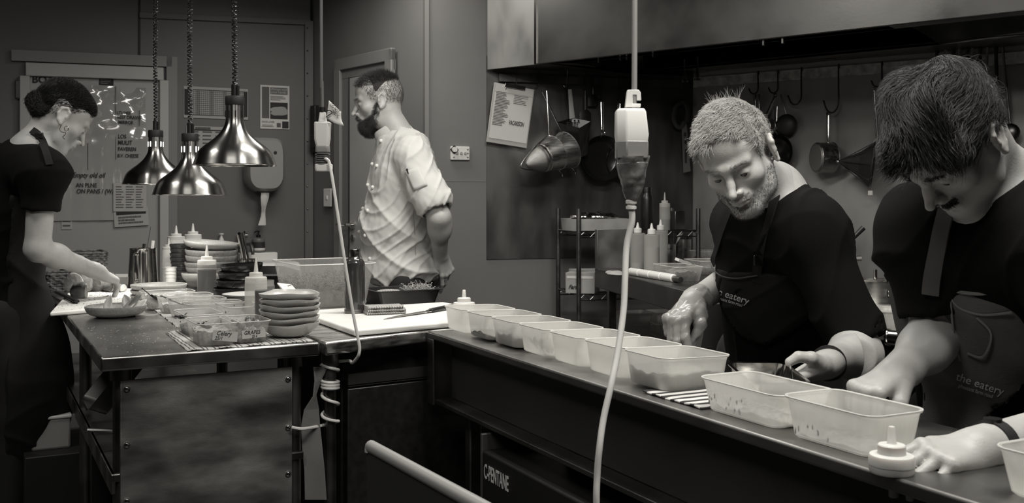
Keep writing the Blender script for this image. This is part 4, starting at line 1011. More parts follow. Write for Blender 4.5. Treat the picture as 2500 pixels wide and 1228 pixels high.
q = V(*P(118, 1060, 3.75).xy, .0); t = thing('storage_box', 'white lidded plastic box on the dark crate below the left end of the bench', 'box', (q.x, q.y, .38), a1)
obj('body', MB().box((0,0,.055),(.13,.3,.11)), M_MILK, t, bevel=.008); obj('lid', MB().box((0,0,.115),(.14,.31,.012)), M_WHITE, t, bevel=.004)
tag(obj('floor_crate', MB().box((0,0,.19),(.32,.4,.38)), M_MBLACK, None, loc=(q.x+.08,q.y,0), rot=(0,0,a1), bevel=.004), 'black crate on the floor under the white lidded box', 'crate')
# ================================================================ PASS COUNTER ITEMS
ac = math.atan2(cd.y, cd.x)
M_TUBW = plastic('frosted_tub', .86, .44, .35)
mt = tub_mesh(.152, .168, .066, .026, .90, .0009, 11, .0011, .003)
names = ['farthest of the row, empty', 'second farthest, thin dark layer', 'third farthest, half full of crumbs', 'fourth farthest, dark leaves inside', 'fifth farthest of the row, empty', 'sixth farthest, just before the grain tub', 'holding wavy pale grain']
ztl = math.radians(1.5)*sgn
for k in range(7):
    c_ = CT(.070+.161*k, .050+.084, ZT+.0012+.0022)
    t = thing('pass_tub', 'frosted plastic tub on the pass shelf, %s' % names[k], 'food tub', c_, 0, 'row of frosted tubs on the pass shelf', rot=(-ztl, 0, ac))
    obj('tub', mt, M_TUBW, t, ang=60); obj('rim', rim_mesh(.152, .168, .066, .026), M_RIM, t)
    R_c = Euler((-ztl, 0, ac)).to_matrix()
    lv = {1: (.012, .06), 2: (.030, .10), 6: (.030, .30)}.get(k)
    if lv:
        food(['', 'dark_crumb', 'brown_crumbs', '', '', '', 'pale_grain'][k], ['', 'thin dark layer in the second pass tub', 'brown crumbs half filling the third pass tub', '', '', '', 'pale wavy grain in the seventh pass tub'][k], c_+V(0,0,.002), ac, blob(.152*.92, .168*.92, lv[0], .006, 18, 20+k), mat('grain_%d' % k, lv[1], .8, bump=.8, bscale=300, var=.3, vscale=120), tilt=(-ztl, 0, ac))
    if k == 3:
        rg = random.Random(8)
        for j in range(9):
            q = c_+R_c@V(rg.uniform(-.05,.05), rg.uniform(-.065,-.03)*sgn, .006+.003*j*0)
            o = obj('dry_leaf', leaf(rg.uniform(.025,.045), .016, .2), M_LEAF if j else M_LEAF, None, ang=80, solid=.0005); o.location = q; o.rotation_euler = (rg.uniform(-.5,.5), rg.uniform(-1.3,-.5), rg.uniform(0,6))
            tag(o, 'small dark leaf at the bottom of the fourth pass tub', 'leaf', 'dark leaves in the fourth pass tub')
def pass_tub(s, t_, w_, l_, h_, label, r=.022):
    c_ = CT(s, t_, ZT+.0012); t = thing('pass_tub', label, 'food tub', c_, ac, 'row of frosted tubs on the pass shelf')
    obj('tub', tub_mesh(w_, l_, h_, r, .88, .0013, 10, .0012, .0032), M_TUBW, t, ang=60); obj('rim', rim_mesh(w_, l_, h_, r), M_RIM, t); return t, c_
t8, c8 = pass_tub(1.345, .100, .212, .125, .058, 'frosted plastic tub with dark splashes on its side, left of the nearest tub')
t9, c9 = pass_tub(1.560, .090, .190, .115, .064, 'largest looking, nearest frosted tub before the fist')
t10, c10 = pass_tub(1.93, .125, .19, .13, .060, 'dim frosted tub at the bottom right corner beside the flat hand')
rg = random.Random(21)
for tt, n_, w_, l_, h_ in ((t8, 14, .212, .125, .058), (t9, 7, .190, .115, .064)):
    for k in range(n_):
        m_ = MB(); zz = rg.uniform(.15,.6)*h_; f_ = .88+.12*zz/h_
        p = V(rg.uniform(-.42,.1)*w_, -sgn*(l_/2*f_-.0022), zz); m_.ball(p, 1, 8, (rg.uniform(.0008,.0022), .0006, rg.uniform(.0015,.006)))
        obj('food_smear', m_, mat('smear_brown', .08, .5) if 'smear_brown' not in bpy.data.materials else bpy.data.materials['smear_brown'], tt)
food('chopped_filling', 'small chopped pale filling in the splashed tub', c8+V(0,0,.002), ac, blob(.18,.10,.010,.005,16,31), mat('filling_a', .35, .7, bump=1, bscale=200, var=.6, vscale=90))
food('brown_sediment', 'brown patches on the bottom of the nearest tub', c9+V(0,0,.002), ac, blob(.16,.09,.006,.003,16,32), mat('filling_b', .20, .7, var=.6, vscale=60))
# squat squeeze bottles
def squat(loc, R, hb, label, m=M_CAPC):
    t = thing('squeeze_bottle', label, 'bottle', loc)
    obj('body', MB().lathe([(0,0),(R*.95,0),(R,.003),(R,hb*.55),(R*.97,hb*.6)], 40), m, t, ang=40)
    z = hb*.6
    obj('cap', MB().lathe([(0,z),(R*1.02,z),(R*1.02,z+.010),(R*.97,z+.014),(R*.64,z+.0155),(R*.62,z+.017),(R*.62,z+.027),(R*.58,z+.0285),(R*.24,z+.0295),(R*.2,z+.031),(R*.15,z+.052),(R*.12,z+.0535),(0,z+.054)], 40), m, t, ang=35)
M_CAPW = mat('cream_cap', .62, .4, sss=.3)
squat(P(2177, 1168, 1.40)*1+V(0,0,ZT-P(2177,1168,1.40).z), .0305, .018, 'squat cream squeeze bottle in the near right corner beside the flat hand', M_CAPW)
q = P(1133, 760, 3.16); squat(V(q.x, q.y, ZT), .034, .075, 'pale squeeze bottle top showing behind the first pass tub', M_CAPW)
cq = [CT(1.07,.03,ZT), CT(1.25,.035,ZT), CT(1.25,.16,ZT), CT(1.09,.16,ZT)]
mb = to_local(cloth_grid(cq, ZT, 20, .0012, .004, 5), cq[0], ac)
tag(obj('striped_cloth', mb, stripes('bar_cloth', .6, .03, 0, 34, .45), None, solid=.003, loc=cq[0]+V(0,0,.001), rot=(0,0,ac)), 'black and white striped cloth on the pass shelf beneath the grain tub', 'cloth')
# ================================================================ WALL ITEMS
def wthing(name, label, cat, wf, u, px, py, off=.0, group=None, roll=0.):
    q = wf(px, py); n = V(u.y, -u.x, 0); q = q+n*off
    r = Matrix.Rotation(math.atan2(u.y, u.x), 4, 'Z') @ Matrix.Rotation(roll, 4, 'Y')
    return thing(name, label, cat, q, 0, group, rot=r.to_euler())
def wsize(wf, px0, py0, px1, py1):
    a, b = wf(px0, py0), wf(px1, py1); return (V(b.x, b.y, 0)-V(a.x, a.y, 0)).length, abs((HC-(py0-HY)/F*((a.y+b.y)/2))-(HC-(py1-HY)/F*((a.y+b.y)/2)))
RX = Matrix.Rotation(PI/2, 4, 'X')                       # lays xy drawings upright, facing -y
def sheet(name, label, cat, wf, u, x0, y0, x1, y1, m, off=.004, roll=0., th=.002, group=None):
    w_, h_ = wsize(wf, x0, y0, x1, y1); t = wthing(name, label, cat, wf, u, (x0+x1)/2, (y0+y1)/2, off, group, roll)
    return t, w_, h_
def box_on(t, x, z, w_, h_, m, name, y=-.001, th=.002, bevel=0): return obj(name, MB().box((x, y-th/2, z), (w_, th, h_)), m, t, bevel=bevel)
# framed door with the notice film
fw = MB()
bar(fw, wA(398, 182), wA(62, 170), nA, .075, .035); a = wA(399, 182); b = wA(60, 170)
bar(fw, V(a.x,a.y,a.z-.036), V(a.x,a.y,.25), nA, .05, .035); bar(fw, V(b.x,b.y,b.z-.036), V(b.x,b.y,.25), nA, .05, .035)
t = thing('notice_board', 'large framed notice board with film sheet and handwriting on the left wall', 'notice board', V(a.x, a.y, 0))
fw.v = [tuple(Vector(p)-V(a.x, a.y, 0)) for p in fw.v]; obj('frame', fw, mat('frame_paint', .42, .4), t, bevel=.004)
fc = MB(); c0, c1 = wA(393, 190), wA(66, 178); fc.hexa([V(c0.x,c0.y,.28)+nA*.004, V(c0.x,c0.y,.28)+nA*.001, V(c1.x,c1.y,.28)+nA*.001, V(c1.x,c1.y,.28)+nA*.004],[V(c0.x,c0.y,c0.z)+nA*.004, V(c0.x,c0.y,c0.z)+nA*.001, V(c1.x,c1.y,c0.z)+nA*.001, V(c1.x,c1.y,c0.z)+nA*.004])
fc.v = [tuple(Vector(p)-V(a.x, a.y, 0)) for p in fc.v]; obj('board', fc, mat('board_face', .34, .35), t)
t, w_, h_ = sheet('film_sheet', 'big crinkled glossy plastic film sheet with handwritten orders on the notice board', 'sheet', wA, uA, 120, 210, 357, 538, None, .012)
n = 44; rs = []; rg = random.Random(4)
for i in range(n+1):
    row = []
    for j in range(n+1):
        x = (j/n-.5)*w_; z = (i/n-.5)*h_; e = max(0, (i/n-.45))*1.8
        row.append(V(x, -.004-(.010*math.sin(x*13+z*8)+.007*math.sin(x*31-z*23+2)+.004*math.sin(z*55+x*14))*min(1, e)-.0012*math.sin(x*60), z))
    rs.append(row)
g_ = MB(); N = n+1; g_.v = [tuple(p) for r in rs for p in r]; g_.f = [(i*N+j, i*N+j+1, (i+1)*N+j+1, (i+1)*N+j) for i in range(n) for j in range(n)]
obj('film', g_, mat('film_gloss', .38, .12, coat=1), t)
# handwriting on the film: (text, px, py, size)
for tx, px, py, sz, sh in (('Empty old oil', 175, 433, .040, .3), ('AN PLNE', 185, 457, .034, 0), ('ON PANS / (WAPP)', 186, 472, .036, .1), ('LOS', 287, 338, .032, 0), ('MULIT', 287, 353, .034, 0), ('FAVEREN', 287, 368, .030, 0), ('B.V. CHEESE', 286, 384, .027, 0), ('BEEF DRAWS', 285, 290, .028, 0), ('MIRROR', 288, 303, .028, 0), ('LTU HER', 285, 279, .024, 0)):
    q = wA(px, py)+nA*.022; lettering('handwriting', tx, sz, M_INK, t, frame(V(0,0,0),(1,0,0),(0,0,1)), bold=.0006, shear=sh, squeeze=.8).location = t.matrix_world.inverted() @ q if False else (Matrix.Rotation(-math.atan2(uA.y,uA.x),3,'Z') @ (q-t.location))
for px, y0, y1 in ((214, 350, 415), (282, 210, 390), (340, 270, 308)):
    a, b = wA(px, y0), wA(px, y1); Rm = Matrix.Rotation(-math.atan2(uA.y,uA.x),3,'Z'); obj('drawn_line', MB().tube([Rm@(a+nA*.018-t.location), Rm@(b+nA*.018-t.location)], .0018, 5), M_INKG, t)
t, w_, h_ = sheet('poster_heading', 'row of bold black letters along the top left of the notice board', 'lettering', wA, uA, 78, 185, 166, 205, None, .006)
lettering('letters', 'BOADO', .055, M_INK, t, frame(V(-w_/2,-.001,-.02),(1,0,0),(0,0,1)), bold=.002, squeeze=1.0)
t, w_, h_ = sheet('black_sticker', 'small black sticker at the top of the notice board', 'sticker', wA, uA, 242, 188, 277, 208, None, .006)
s_ = box_on(t, 0, 0, w_, h_, M_INK, 'sticker'); obj('print', scribble(w_*.8, h_*.8, 4, random.Random(1), th=.003), mat('grey_print', .3, .6), s_, rot=(PI/2,0,0), loc=(0,-.004,0), smooth=False)
t, w_, h_ = sheet('black_sticker', 'dark sticker partly behind the cook\'s hair at the top of the notice board', 'sticker', wA, uA, 128, 186, 166, 204, None, .0075, roll=-.12); box_on(t, 0, 0, w_, h_, M_INK, 'sticker')
def printed(name, label, x0, y0, x1, y1, rows, m=M_PAPERD, roll=0., seed=0, cols=1, off=.004, wf=wA, u=uA, ink=M_INKG, header=False):
    t, w_, h_ = sheet(name, label, 'notice', wf, u, x0, y0, x1, y1, None, off, roll)
    p_ = box_on(t, 0, 0, w_, h_, m, 'paper'); r_ = random.Random(seed)
    for c in range(cols):
        cw_ = w_*.9/cols; obj('print', scribble(cw_*.85, h_*(.8 if not header else .45), rows, r_, th=h_/rows*.28), ink, p_, rot=(PI/2,0,0), loc=(-w_*.45+cw_*(c+.5), -.0045, -h_*(.0 if not header else .15)), smooth=False)
    if header: obj('header', MB().box((0,-.004,h_*.28),(w_*.86,.001,h_*.28)), M_INK, p_)
    return t, w_, h_
printed('paper_notice', 'curled paper notice low on the left of the notice board behind the elbow', 118, 448, 190, 532, 7, seed=3, off=.008)
printed('paper_notice', 'paper scrap hanging under the lower left corner of the notice film', 150, 520, 176, 560, 3, seed=5, off=.006)
printed('laminated_list', 'laminated price list with three columns at the lower right of the notice board', 276, 446, 357, 516, 9, mat('laminate', .48, .15, coat=1), seed=6, cols=3, off=.022)
printed('paper_notice', 'tilted paper with a black heading band under the laminated list', 278, 507, 362, 552, 3, seed=7, off=.016, roll=-.06, header=True)
t, w_, h_ = sheet('door_catch', 'small black metal catch on the trim left of the notice board', 'catch', wA, uA, 37, 197, 50, 241, None, .01)
box_on(t, 0, 0, w_, h_, M_BLACK, 'plate', th=.012, bevel=.003)
for z in (.05, -.05): obj('screw', MB().ball((0,-.014,z), .006, 8), M_POLISH, t)
# planner, lists, poster
t, w_, h_ = sheet('wall_planner', 'wide year planner sheet with a dark framed grid behind the heat lamps', 'planner', wA, uA, 449, 214, 606, 290, None, .004)
p_ = box_on(t, 0, 0, w_, h_, M_PAPERD, 'paper'); g_ = MB()
for k in range(30): g_.box((-w_*.44+w_*.88*k/29, -.0040, 0), (.0016, .0006, h_*.8))
for k in range(14): g_.box((0, -.0040, -h_*.4+h_*.8*k/13), (w_*.88, .0006, .0022 if k not in (0,13) else .006))
obj('grid', g_, M_INKG, p_, smooth=False)
for x in (-.46, .46): obj('side_bar', MB().box((x*w_, -.0042, 0), (.022, .001, h_*.82)), M_INK, p_)
for x in (-.28, -.07, .13, .31): obj('month_bar', MB().box((x*w_, -.0036, 0), (.022, .0006, h_*.8)), mat('bar_grey', .22, .6) if 'bar_grey' not in bpy.data.materials else bpy.data.materials['bar_grey'], p_)
t, w_, h_ = printed('paper_notice', 'printed list sheet on the wall below the year planner', 455, 309, 560, 400, 8, seed=9, cols=3); obj('heading', scribble(w_*.35, .03, 1, random.Random(2), 0, .012), M_INKG, t, rot=(PI/2,0,0), loc=(-w_*.12,-.0055,h_*.45), smooth=False); obj('rule', MB().box((0,-.005,h_*.40),(w_*.9,.001,.006)), M_INK, t)
t, w_, h_ = sheet('hygiene_poster', 'portrait hand washing poster on the wall above the towel dispenser', 'poster', wA, uA, 635, 209, 706, 315, None, .004)
p_ = box_on(t, 0, 0, w_, h_, M_PAPER, 'paper')
def pb_(x, z, a, b, m, nm): return obj(nm, MB().box((x*w_, -.0040, z*h_), (a*w_, .0008, b*h_)), m, p_)
g2 = mat('poster_grey', .09, .6); g3 = mat('poster_mid', .13, .6)
pb_(-.32,.10,.25,.72,g2,'side_panel'); pb_(.14,.375,.60,.16,g3,'title_panel'); pb_(.14,-.08,.60,.38,M_INK,'photo_panel'); pb_(.36,-.40,.22,.16,M_INK,'badge'); pb_(.13,-.41,.14,.10,g2,'small_badge')
Mh = lambda x, z: frame(V(x*w_, -.0050, z*h_), (1,0,0), (0,0,1))
lettering('title', 'Always wash', .021, M_PAPERD, p_, Mh(-.14,.39)); lettering('title', 'your hands', .021, M_PAPERD, p_, Mh(-.14,.32))
obj('body_text', scribble(w_*.55, h_*.11, 4, random.Random(12), th=.003), M_INKG, p_, rot=(PI/2,0,0), loc=(.12*w_,-.0052,.21*h_), smooth=False)
lettering('footer', 'SAVE LIVES', .016, M_INKG, p_, Mh(-.45,-.36)); obj('footer_text', scribble(w_*.4, h_*.06, 2, random.Random(13), th=.003), M_INKG, p_, rot=(PI/2,0,0), loc=(-.24*w_,-.0052,-.43*h_), smooth=False)
hm = MB()
for k, (x, z, rx, rz_) in enumerate(((.08,-.06,.045,.018),(.18,-.12,.05,.018),(.02,-.14,.03,.014),(.22,-.02,.03,.010),(.25,-.06,.035,.010))): hm.ball((x*w_, -.0050, z*h_), 1, 14, (rx, .0006, rz_))
obj('hand_picture', hm, mat('poster_light', .32, .6), p_)
# towel dispenser with paper and sink corner
t, w_, h_ = sheet('towel_dispenser', 'rounded grey paper towel dispenser on the wall, paper strip hanging out', 'dispenser', wA, uA, 592, 338, 683, 470, None, .0)
dm = MB(); rs = []
for y, s_ in ((0,1),(-.09,1),(-.13,.97),(-.155,.86)):
    row = []
    for j in range(48):
        a = 2*PI*j/48; x = abs(math.cos(a))**.35*math.copysign(1, math.cos(a))*w_/2*s_; z = abs(math.sin(a))**.45*math.copysign(1, math.sin(a))*h_/2*s_
        if z < -h_*.2: x *= 1-.9*((-z/h_-.2)/.3)**2.2*.45
        row.append(V(x, y, z))
    rs.append(row)
obj('cover', dm.rings(rs), mat('dispenser_grey', .30, .3, coat=.3), t, ang=50)
obj('lock', MB().cyl((.05,-.150,h_*.22),(.05,-.158,h_*.22),.010), M_BLACK, t)
obj('slot', MB().box((0,-.09,-h_*.47),(.10,.08,.02)), M_BLACK, t, bevel=.004)
pp = MB(); rs=[]
for k in range(9):
    z = -h_*.42-k*.028; w2 = .018+.008*math.sin(k*.9); x = -.02*(k/8)**1.5; rs.append([V(x-w2,-.11-.008*math.sin(k),z),V(x,-.125+.004*math.sin(k*2),z),V(x+w2,-.11-.010*math.cos(k),z),V(x,-.108,z)])
o = obj('paper_towel', pp.rings(rs), M_PAPER, None, ang=80); o.location = t.location; o.rotation_euler = t.rotation_euler; tag(o, 'white paper towel strip hanging from the dispenser above the pump bottle', 'paper towel')
a = wA(600, 620); b = wA(690, 620); sk = thing('hand_basin', 'small white hand basin ledge on the wall under the pump bottle', 'basin', V((a.x+b.x)/2, (a.y+b.y)/2, .93), math.atan2(uA.y, uA.x))
bw_ = (b-a).length; obj('basin', MB().box((-.0,-.17,-.10),(bw_*1.25,.32,.18)), M_WHITE, sk, bevel=.02, seg=3); obj('splash_ledge', MB().box((-.05,-.045,.012),(bw_*1.0,.08,.05)), M_WHITE, sk, bevel=.006)
def on_ledge(px, z): q = line_at(A0, A1, px)+nA*.045; q.z = z; return q
q = on_ledge(627, .968); t = thing('pump_bottle', 'round pump bottle with black label and pump on the basin ledge', 'bottle', q, math.atan2(uA.y,uA.x))
obj('body', MB().lathe([(0,0)]+catm([(.036,0),(.038,.005),(.038,.07),(.034,.082),(.014,.090)],3),28), mat('amber_grey', .14, .3), t); obj('label', MB().lathe([(.0385,.014),(.0387,.015),(.0387,.062),(.0385,.063)],28,close=False), M_INK, t)
obj('label_strip', MB().lathe([(.0389,.012),(.0389,.026)],28,close=False), M_PAPER, t)
obj('pump', MB().lathe([(.012,.088),(.014,.09),(.014,.104),(.005,.106),(.005,.122),(.009,.124),(.009,.130),(0,.131)],20).tube([V(0,0,.127),V(-.02,-.02,.127),V(-.03,-.03,.120)],.004,8), M_BLACK, t)
q = on_ledge(537, .968); q.z = 1.02; t = thing('soap_pump', 'small pale soap pump on the wall left of the tap', 'soap pump', q, math.atan2(uA.y,uA.x))
obj('bottle', MB().lathe([(0,0),(.018,0),(.019,.012),(.014,.03),(.007,.045),(.007,.055),(.014,.058),(.014,.066),(0,.067)],20), M_WHITE, t); obj('bracket', MB().box((0,.028,.0),(.02,.035,.02)), M_DSTEEL, t)
q = on_ledge(588, .97); t = thing('tap', 'dark steel wall tap left of the pump bottle', 'tap', q, math.atan2(uA.y,uA.x))
obj('tap_body', MB().cyl((0,0,-.0),(0,0,.11),.018).cyl((-.03,0,.10),(.03,0,.10),.014), M_DSTEEL, t); obj('spout', MB().tube(spl([V(0,-.01,.04),V(.03,-.07,.05),V(.04,-.10,.02),V(.04,-.10,-.01)]),.010,10), M_DSTEEL, t); obj('lever', MB().tube([V(0,0,.11),V(.01,-.05,.13)],.006,8), M_DSTEEL, t)
# switches
t, w_, h_ = sheet('isolator_switch', 'white wall switch plate with round knobs on the wall beside the head chef', 'switch', wC, uC, 1099, 358, 1145, 391, None, .0)
obj('plate', MB().box((0,-.008,0),(w_,.016,h_)), M_WHITE, t, bevel=.003)
for x in (-.17,.05,.26): obj('button', MB().cyl((x*w_,-.016,0),(x*w_,-.022,0),.0075), mat('button_grey', .35,.4) if 'button_grey' not in bpy.data.materials else bpy.data.materials['button_grey'], t)
for x, z in ((-.34,-.3),(.40,-.3),(.40,.28),(.40,.0)): obj('screw', MB().ball((x*w_,-.016,z*h_),.005,8,(1,.5,1)), M_DSTEEL, t)
kb = obj('rotary_knob', MB().cyl((-.32*w_,-.016,.26*h_),(-.32*w_,-.034,.26*h_),.014), M_WHITE, t); obj('knob_plate', MB().box((0,-.018,0),(.034,.003,.034)), M_BLACK, kb, loc=(-.32*w_,0,.26*h_), rot=(0,PI/4,0))
t, w_, h_ = sheet('light_switch', 'plain white light switch left of the door', 'switch', wB, uB, 793, 467, 811, 498, None, .0)
obj('plate', MB().box((0,-.005,0),(max(w_,.07),.01,.11)), M_WHITE, t, bevel=.003); obj('rocker', MB().box((0,-.012,0),(.012,.006,.022)), M_WHITE, t, bevel=.001)
# ---- clipboard
t = wthing('clipboard', 'clipboard with a printed menu sheet hanging tilted on the dark steel wall', 'clipboard', wC, uC, 1241, 280, .05, roll=.14)
sC = wC(1241, 280).y/F; w_, h_ = 103*sC, 145*sC
obj('board', MB().box((0,.004,-.008),(w_,.004,h_)), M_PAPERD, t, bevel=.002); obj('sheet', MB().box((.002,.0,0),(w_*.92,.002,h_*.90)), M_PAPER, t)
obj('print', scribble(w_*.36,h_*.60,24,random.Random(31),.4,.0035), M_INK, t, rot=(PI/2,0,0), loc=(-w_*.24,-.002,h_*.07), smooth=False)
obj('print_right', scribble(w_*.36,h_*.16,6,random.Random(32),.5,.0035), M_INKG, t, rot=(PI/2,0,0), loc=(w_*.20,-.002,h_*.25), smooth=False)
lettering('handwriting', 'VACARISON', .034, M_INK, t, frame(V(-w_*.03,-.002,-h_*.18),(1,0,0),(0,0,1)), bold=.0008, squeeze=.45, shear=.2)
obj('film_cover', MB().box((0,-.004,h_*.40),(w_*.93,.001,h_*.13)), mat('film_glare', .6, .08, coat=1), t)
obj('clip', MB().box((0,-.009,h_*.455),(w_*.5,.014,.022)).tube([V(-w_*.22,-.012,h_*.42),V(-w_*.22,-.014,h_*.38)],.003,6), M_POLISH, t, bevel=.002)
def hook(wf, u, px, y0, y1, label, off=.05, m=M_BLACK, bigr=0, r=.0028, dx=0):
    """S or J hook hanging from the rail: top at y0, bottom of the bend at y1"""
    q = wf(px, y0)+V(u.y,-u.x,0)*off; s_ = q.y/F; L = (y1-y0)*s_
    t = thing('wall_hook', label, 'hook', q, math.atan2(u.y,u.x), 'hooks on the rails')
    if bigr:
        pts = [V(0,.012,-.01),V(0,.006,.004),V(0,0,.0),V(0,0,-L*.4),V(0,0,-L*.78),V(-bigr*.25,0,-L*.93),V(-bigr*.75,0,-L),V(-bigr*1.35,0,-L*.93),V(-bigr*1.75,0,-L*.72)]
    else: pts = [V(0,.012,-.01),V(0,.006,.004),V(0,0,-.003),V(dx*.5,0,-L*.5),V(dx,0,-L+.008),V(dx-.007,0,-L),V(dx-.014,0,-L+.010)]
    obj('wire', MB().tube(spl(pts,5), r, 8), m, t); return t
hook(wC, uC, 1255, 168, 208, 'thin hook holding the clipboard', .05)
hook(wC, uC, 1309, 172, 214, 'dark hook holding the two conical strainers', .05)
hook(wC, uC, 1379, 176, 216, 'pale thin hook holding the black square strainer', .05, M_POLISH, dx=-.010)
for px, y1, lab in ((1457,250,'dark hook holding the larger frying pan'),(1503,252,'dark hook holding the frying pan behind the big socket'),(1421,232,'dark hook holding the black skimmer')): hook(wC, uC, px, 176, y1-8, lab, .05)
# ---- chinois strainers (cone axis points left and down)
def chinois(px, py, L_px, R_px, label, off, handle=True, wire=True, ang_=-.42, yaw=.5):
    q = wC(px, py)+nC*off; s_ = q.y/F; L, R = L_px*s_, R_px*s_
    t = thing('conical_strainer', label, 'strainer', q, math.atan2(uC.y,uC.x), 'conical strainers on the dark steel wall')
    M_ = V(-.86, -.34, -.34).to_track_quat('Z', 'Y').to_matrix().to_4x4()      # cone tip to the left, down and outwards
    Mz = [M_ @ V(R*math.cos(a), R*math.sin(a), 0) for a in [2*PI*i/48 for i in range(48)]]
    obj('mesh_cone', MB().lathe(catm([(.004,L),(R*.20,L*.95),(R*.45,L*.78),(R*.72,L*.50)],3), 40, M=M_, close=False), mat('mesh_steel', .42, .4, 1, bump=.6, bscale=500) if 'mesh_steel' not in bpy.data.materials else bpy.data.materials['mesh_steel'], t, solid=.001)
    obj('band', MB().lathe([(R*.72,L*.50),(R*.78,L*.48),(R*.78,L*.42),(R*.75,L*.40),(R*.80,L*.38),(R*.93,L*.12),(R,0),(R*1.03,-.002),(R*1.0,-.003),(R*.91,L*.11),(R*.77,L*.37),(R*.70,L*.46)], 48, M=M_, close=False), M_STEEL, t)
    top = max(Mz, key=lambda p: p.z); bot = min(Mz, key=lambda p: p.z)
    hq = wC(1304, 232)+nC*off; Rm = Matrix.Rotation(-math.atan2(uC.y,uC.x),3,'Z'); hk = Rm @ (hq-q)
    obj('handle', MB().tube([top, top.lerp(hk,.5), hk], .0032, 8), M_POLISH, t)
    obj('hook_lug', MB().tube(spl([bot, bot+V(.018,0,-.018), bot+V(.022,0,-.035)]), .003, 8), M_POLISH, t)
    if wire:
        tip = M_ @ V(0,0,L*1.08); obj('guard_wire', MB().tube(spl([top+V(-.01,0,.0), top.lerp(tip,.55)+V(-.02,0,.03)*.6, tip+V(-.012,0,.012), tip+V(.0,0,-.014), bot.lerp(tip,.5)+V(0,0,-.012), bot],6), .0035, 8), M_DSTEEL, t)
    return t
chinois(1321, 378, 92, 44, 'conical strainer on the left with a wire guard, mesh tip pointing left', .22)
chinois(1362, 370, 92, 46, 'conical strainer on the right, nested behind the wire guarded one', .15, wire=False)
# black square strainer
t = wthing('square_strainer', 'black box shaped strainer with pale riveted handle, right of the conical strainers', 'strainer', wC, uC, 1388, 300, .09)
s_ = t.location.y/F; w_ = 88*s_
bt_ = MB(); Rr = math.radians(38)
cr_ = [V(-.5,0,-.03),V(.05,-.55,-.20),V(.5,0,.02),V(0,.35,.12)]
tp_ = [V(p.x*w_, p.y*w_*.6, p.z*w_) for p in cr_]; lw = [V(p.x*w_*.75+.004, p.y*w_*.4, p.z*w_*.5-w_*.92) for p in cr_]
obj('box', MB().rings([lw, tp_, [p*.97+V(0,0,0) for p in tp_], [p*.96 for p in lw]], cap1=False), M_BENAM, t, smooth=False)
pd = MB()
for i in range(7):
    for j in range(4): pd.ball((-.16*w_+i*.05*w_, .02, -.02*w_-j*.045*w_), .0035, 6)
hh = wC(1378, 222)+nC*.09-t.location; Rm = Matrix.Rotation(-math.atan2(uC.y,uC.x),3,'Z'); hh = Rm@hh
obj('perforation', pd, mat('perf_grey', .08, .5), t, kind='stuff')
obj('handle', MB().tube([V(0,.03,.02), hh], [.016,.010], 8, squash=(.2,(0,1,0))), M_PAPERD, t)
for k in range(3): obj('rivet', MB().ball((-.02+.022*k, -.004+.0*k, .005), .006, 8), M_POLISH, t)
def frypan(px, py, Rpx, hy, label, off=.05, hx=None, wf=wC, u=uC, m=M_BENAM, group='frying pans on the dark steel wall'):
    t = wthing('frying_pan', label, 'frying pan', wf, u, px, py, off, group); s_ = t.location.y/F; R = Rpx*s_
    M_ = RX
    obj('body', MB().lathe([(0,.0),(R*.72,.0),(R*.80,.006),(R,.045),(R*1.01,.046),(R*.99,.048),(R*.78,.010),(R*.70,.004),(0,.004)], 56, M=Matrix.Rotation(-PI/2,4,'X') @ Matrix.Rotation(PI,4,'X')), m, t, ang=40)
    hl = (py-hy)*s_; x = ((hx or px)-px)*s_
    obj('handle', MB().tube(spl([V(-.012,-.04,R*.95),V(-.008,-.05,R*1.12),V(x-.006,-.04,R*1.3),V(x-.006,-.03,hl)],4), .0032, 6).tube(spl([V(.012,-.04,R*.95),V(.008,-.05,R*1.12),V(x+.006,-.04,R*1.3),V(x+.006,-.03,hl)],4), .0032, 6), M_POLISH, t)
    return t
frypan(1457, 388, 55, 252, 'large black frying pan hanging by two shiny handle rods')
frypan(1512, 395, 46, 255, 'black frying pan partly hidden behind the big hanging socket', hx=1502, off=.02)
for k,(px,y0,y1,w_,lab) in enumerate(((1421,225,300,.035,'black flat turner hanging left of the large frying pan'),(1440,190,262,.03,'dark ladle hanging above the large frying pan'),(1533,200,300,.035,'dark spatula hanging right of the frying pans, nearly in shadow'))):
    t = wthing('hanging_turner', lab, 'utensil', wC, uC, px, y0, .05, 'dark utensils on the steel wall'); s_=t.location.y/F; L=(y1-y0)*s_
    obj('handle', MB().tube([V(0,0,0),V(0,0,-L*.6)], .006, 8), M_BLACK, t); obj('blade', MB().tube([V(0,0,-L*.58),V(0,0,-L*.7),V(0,0,-L)], [.01,w_,w_], 10, squash=(.15,(0,1,0))), M_BLACK, t)
# saw
t = wthing('bone_saw', 'long handled saw hanging on the dark steel wall above the blond cook', 'saw', wC, uC, 1650, 250, .05, roll=.0); s_ = t.location.y/F
q = lambda px, py, y=0: V((px-1650)*s_, y, (250-py)*s_)
bl = MB(); bl.rings([[q(1655,300,-.001),q(1668,298,-.001),q(1679,420,-.001),q(1660,424,-.001)],[q(1655,300,.001),q(1668,298,.001),q(1679,420,.001),q(1660,424,.001)]]); obj('blade', bl, mat('saw_steel', .40, .35, .8), t, smooth=False)
obj('handle', MB().tube(spl([q(1668,300),q(1672,275),q(1665,252),q(1652,252),q(1640,262),q(1634,290),q(1642,310),q(1654,312),q(1664,300)],5), .013, 8, squash=(.6,(0,1,0))), mat('saw_handle', .05, .45), t)
for k,(y0,h_) in enumerate(((325,10),(345,8),(366,34))): obj('blade_mark', MB().box(q(1664+k,y0+h_/2,-.002),(.012,.001,h_*s_)), M_INK, t)
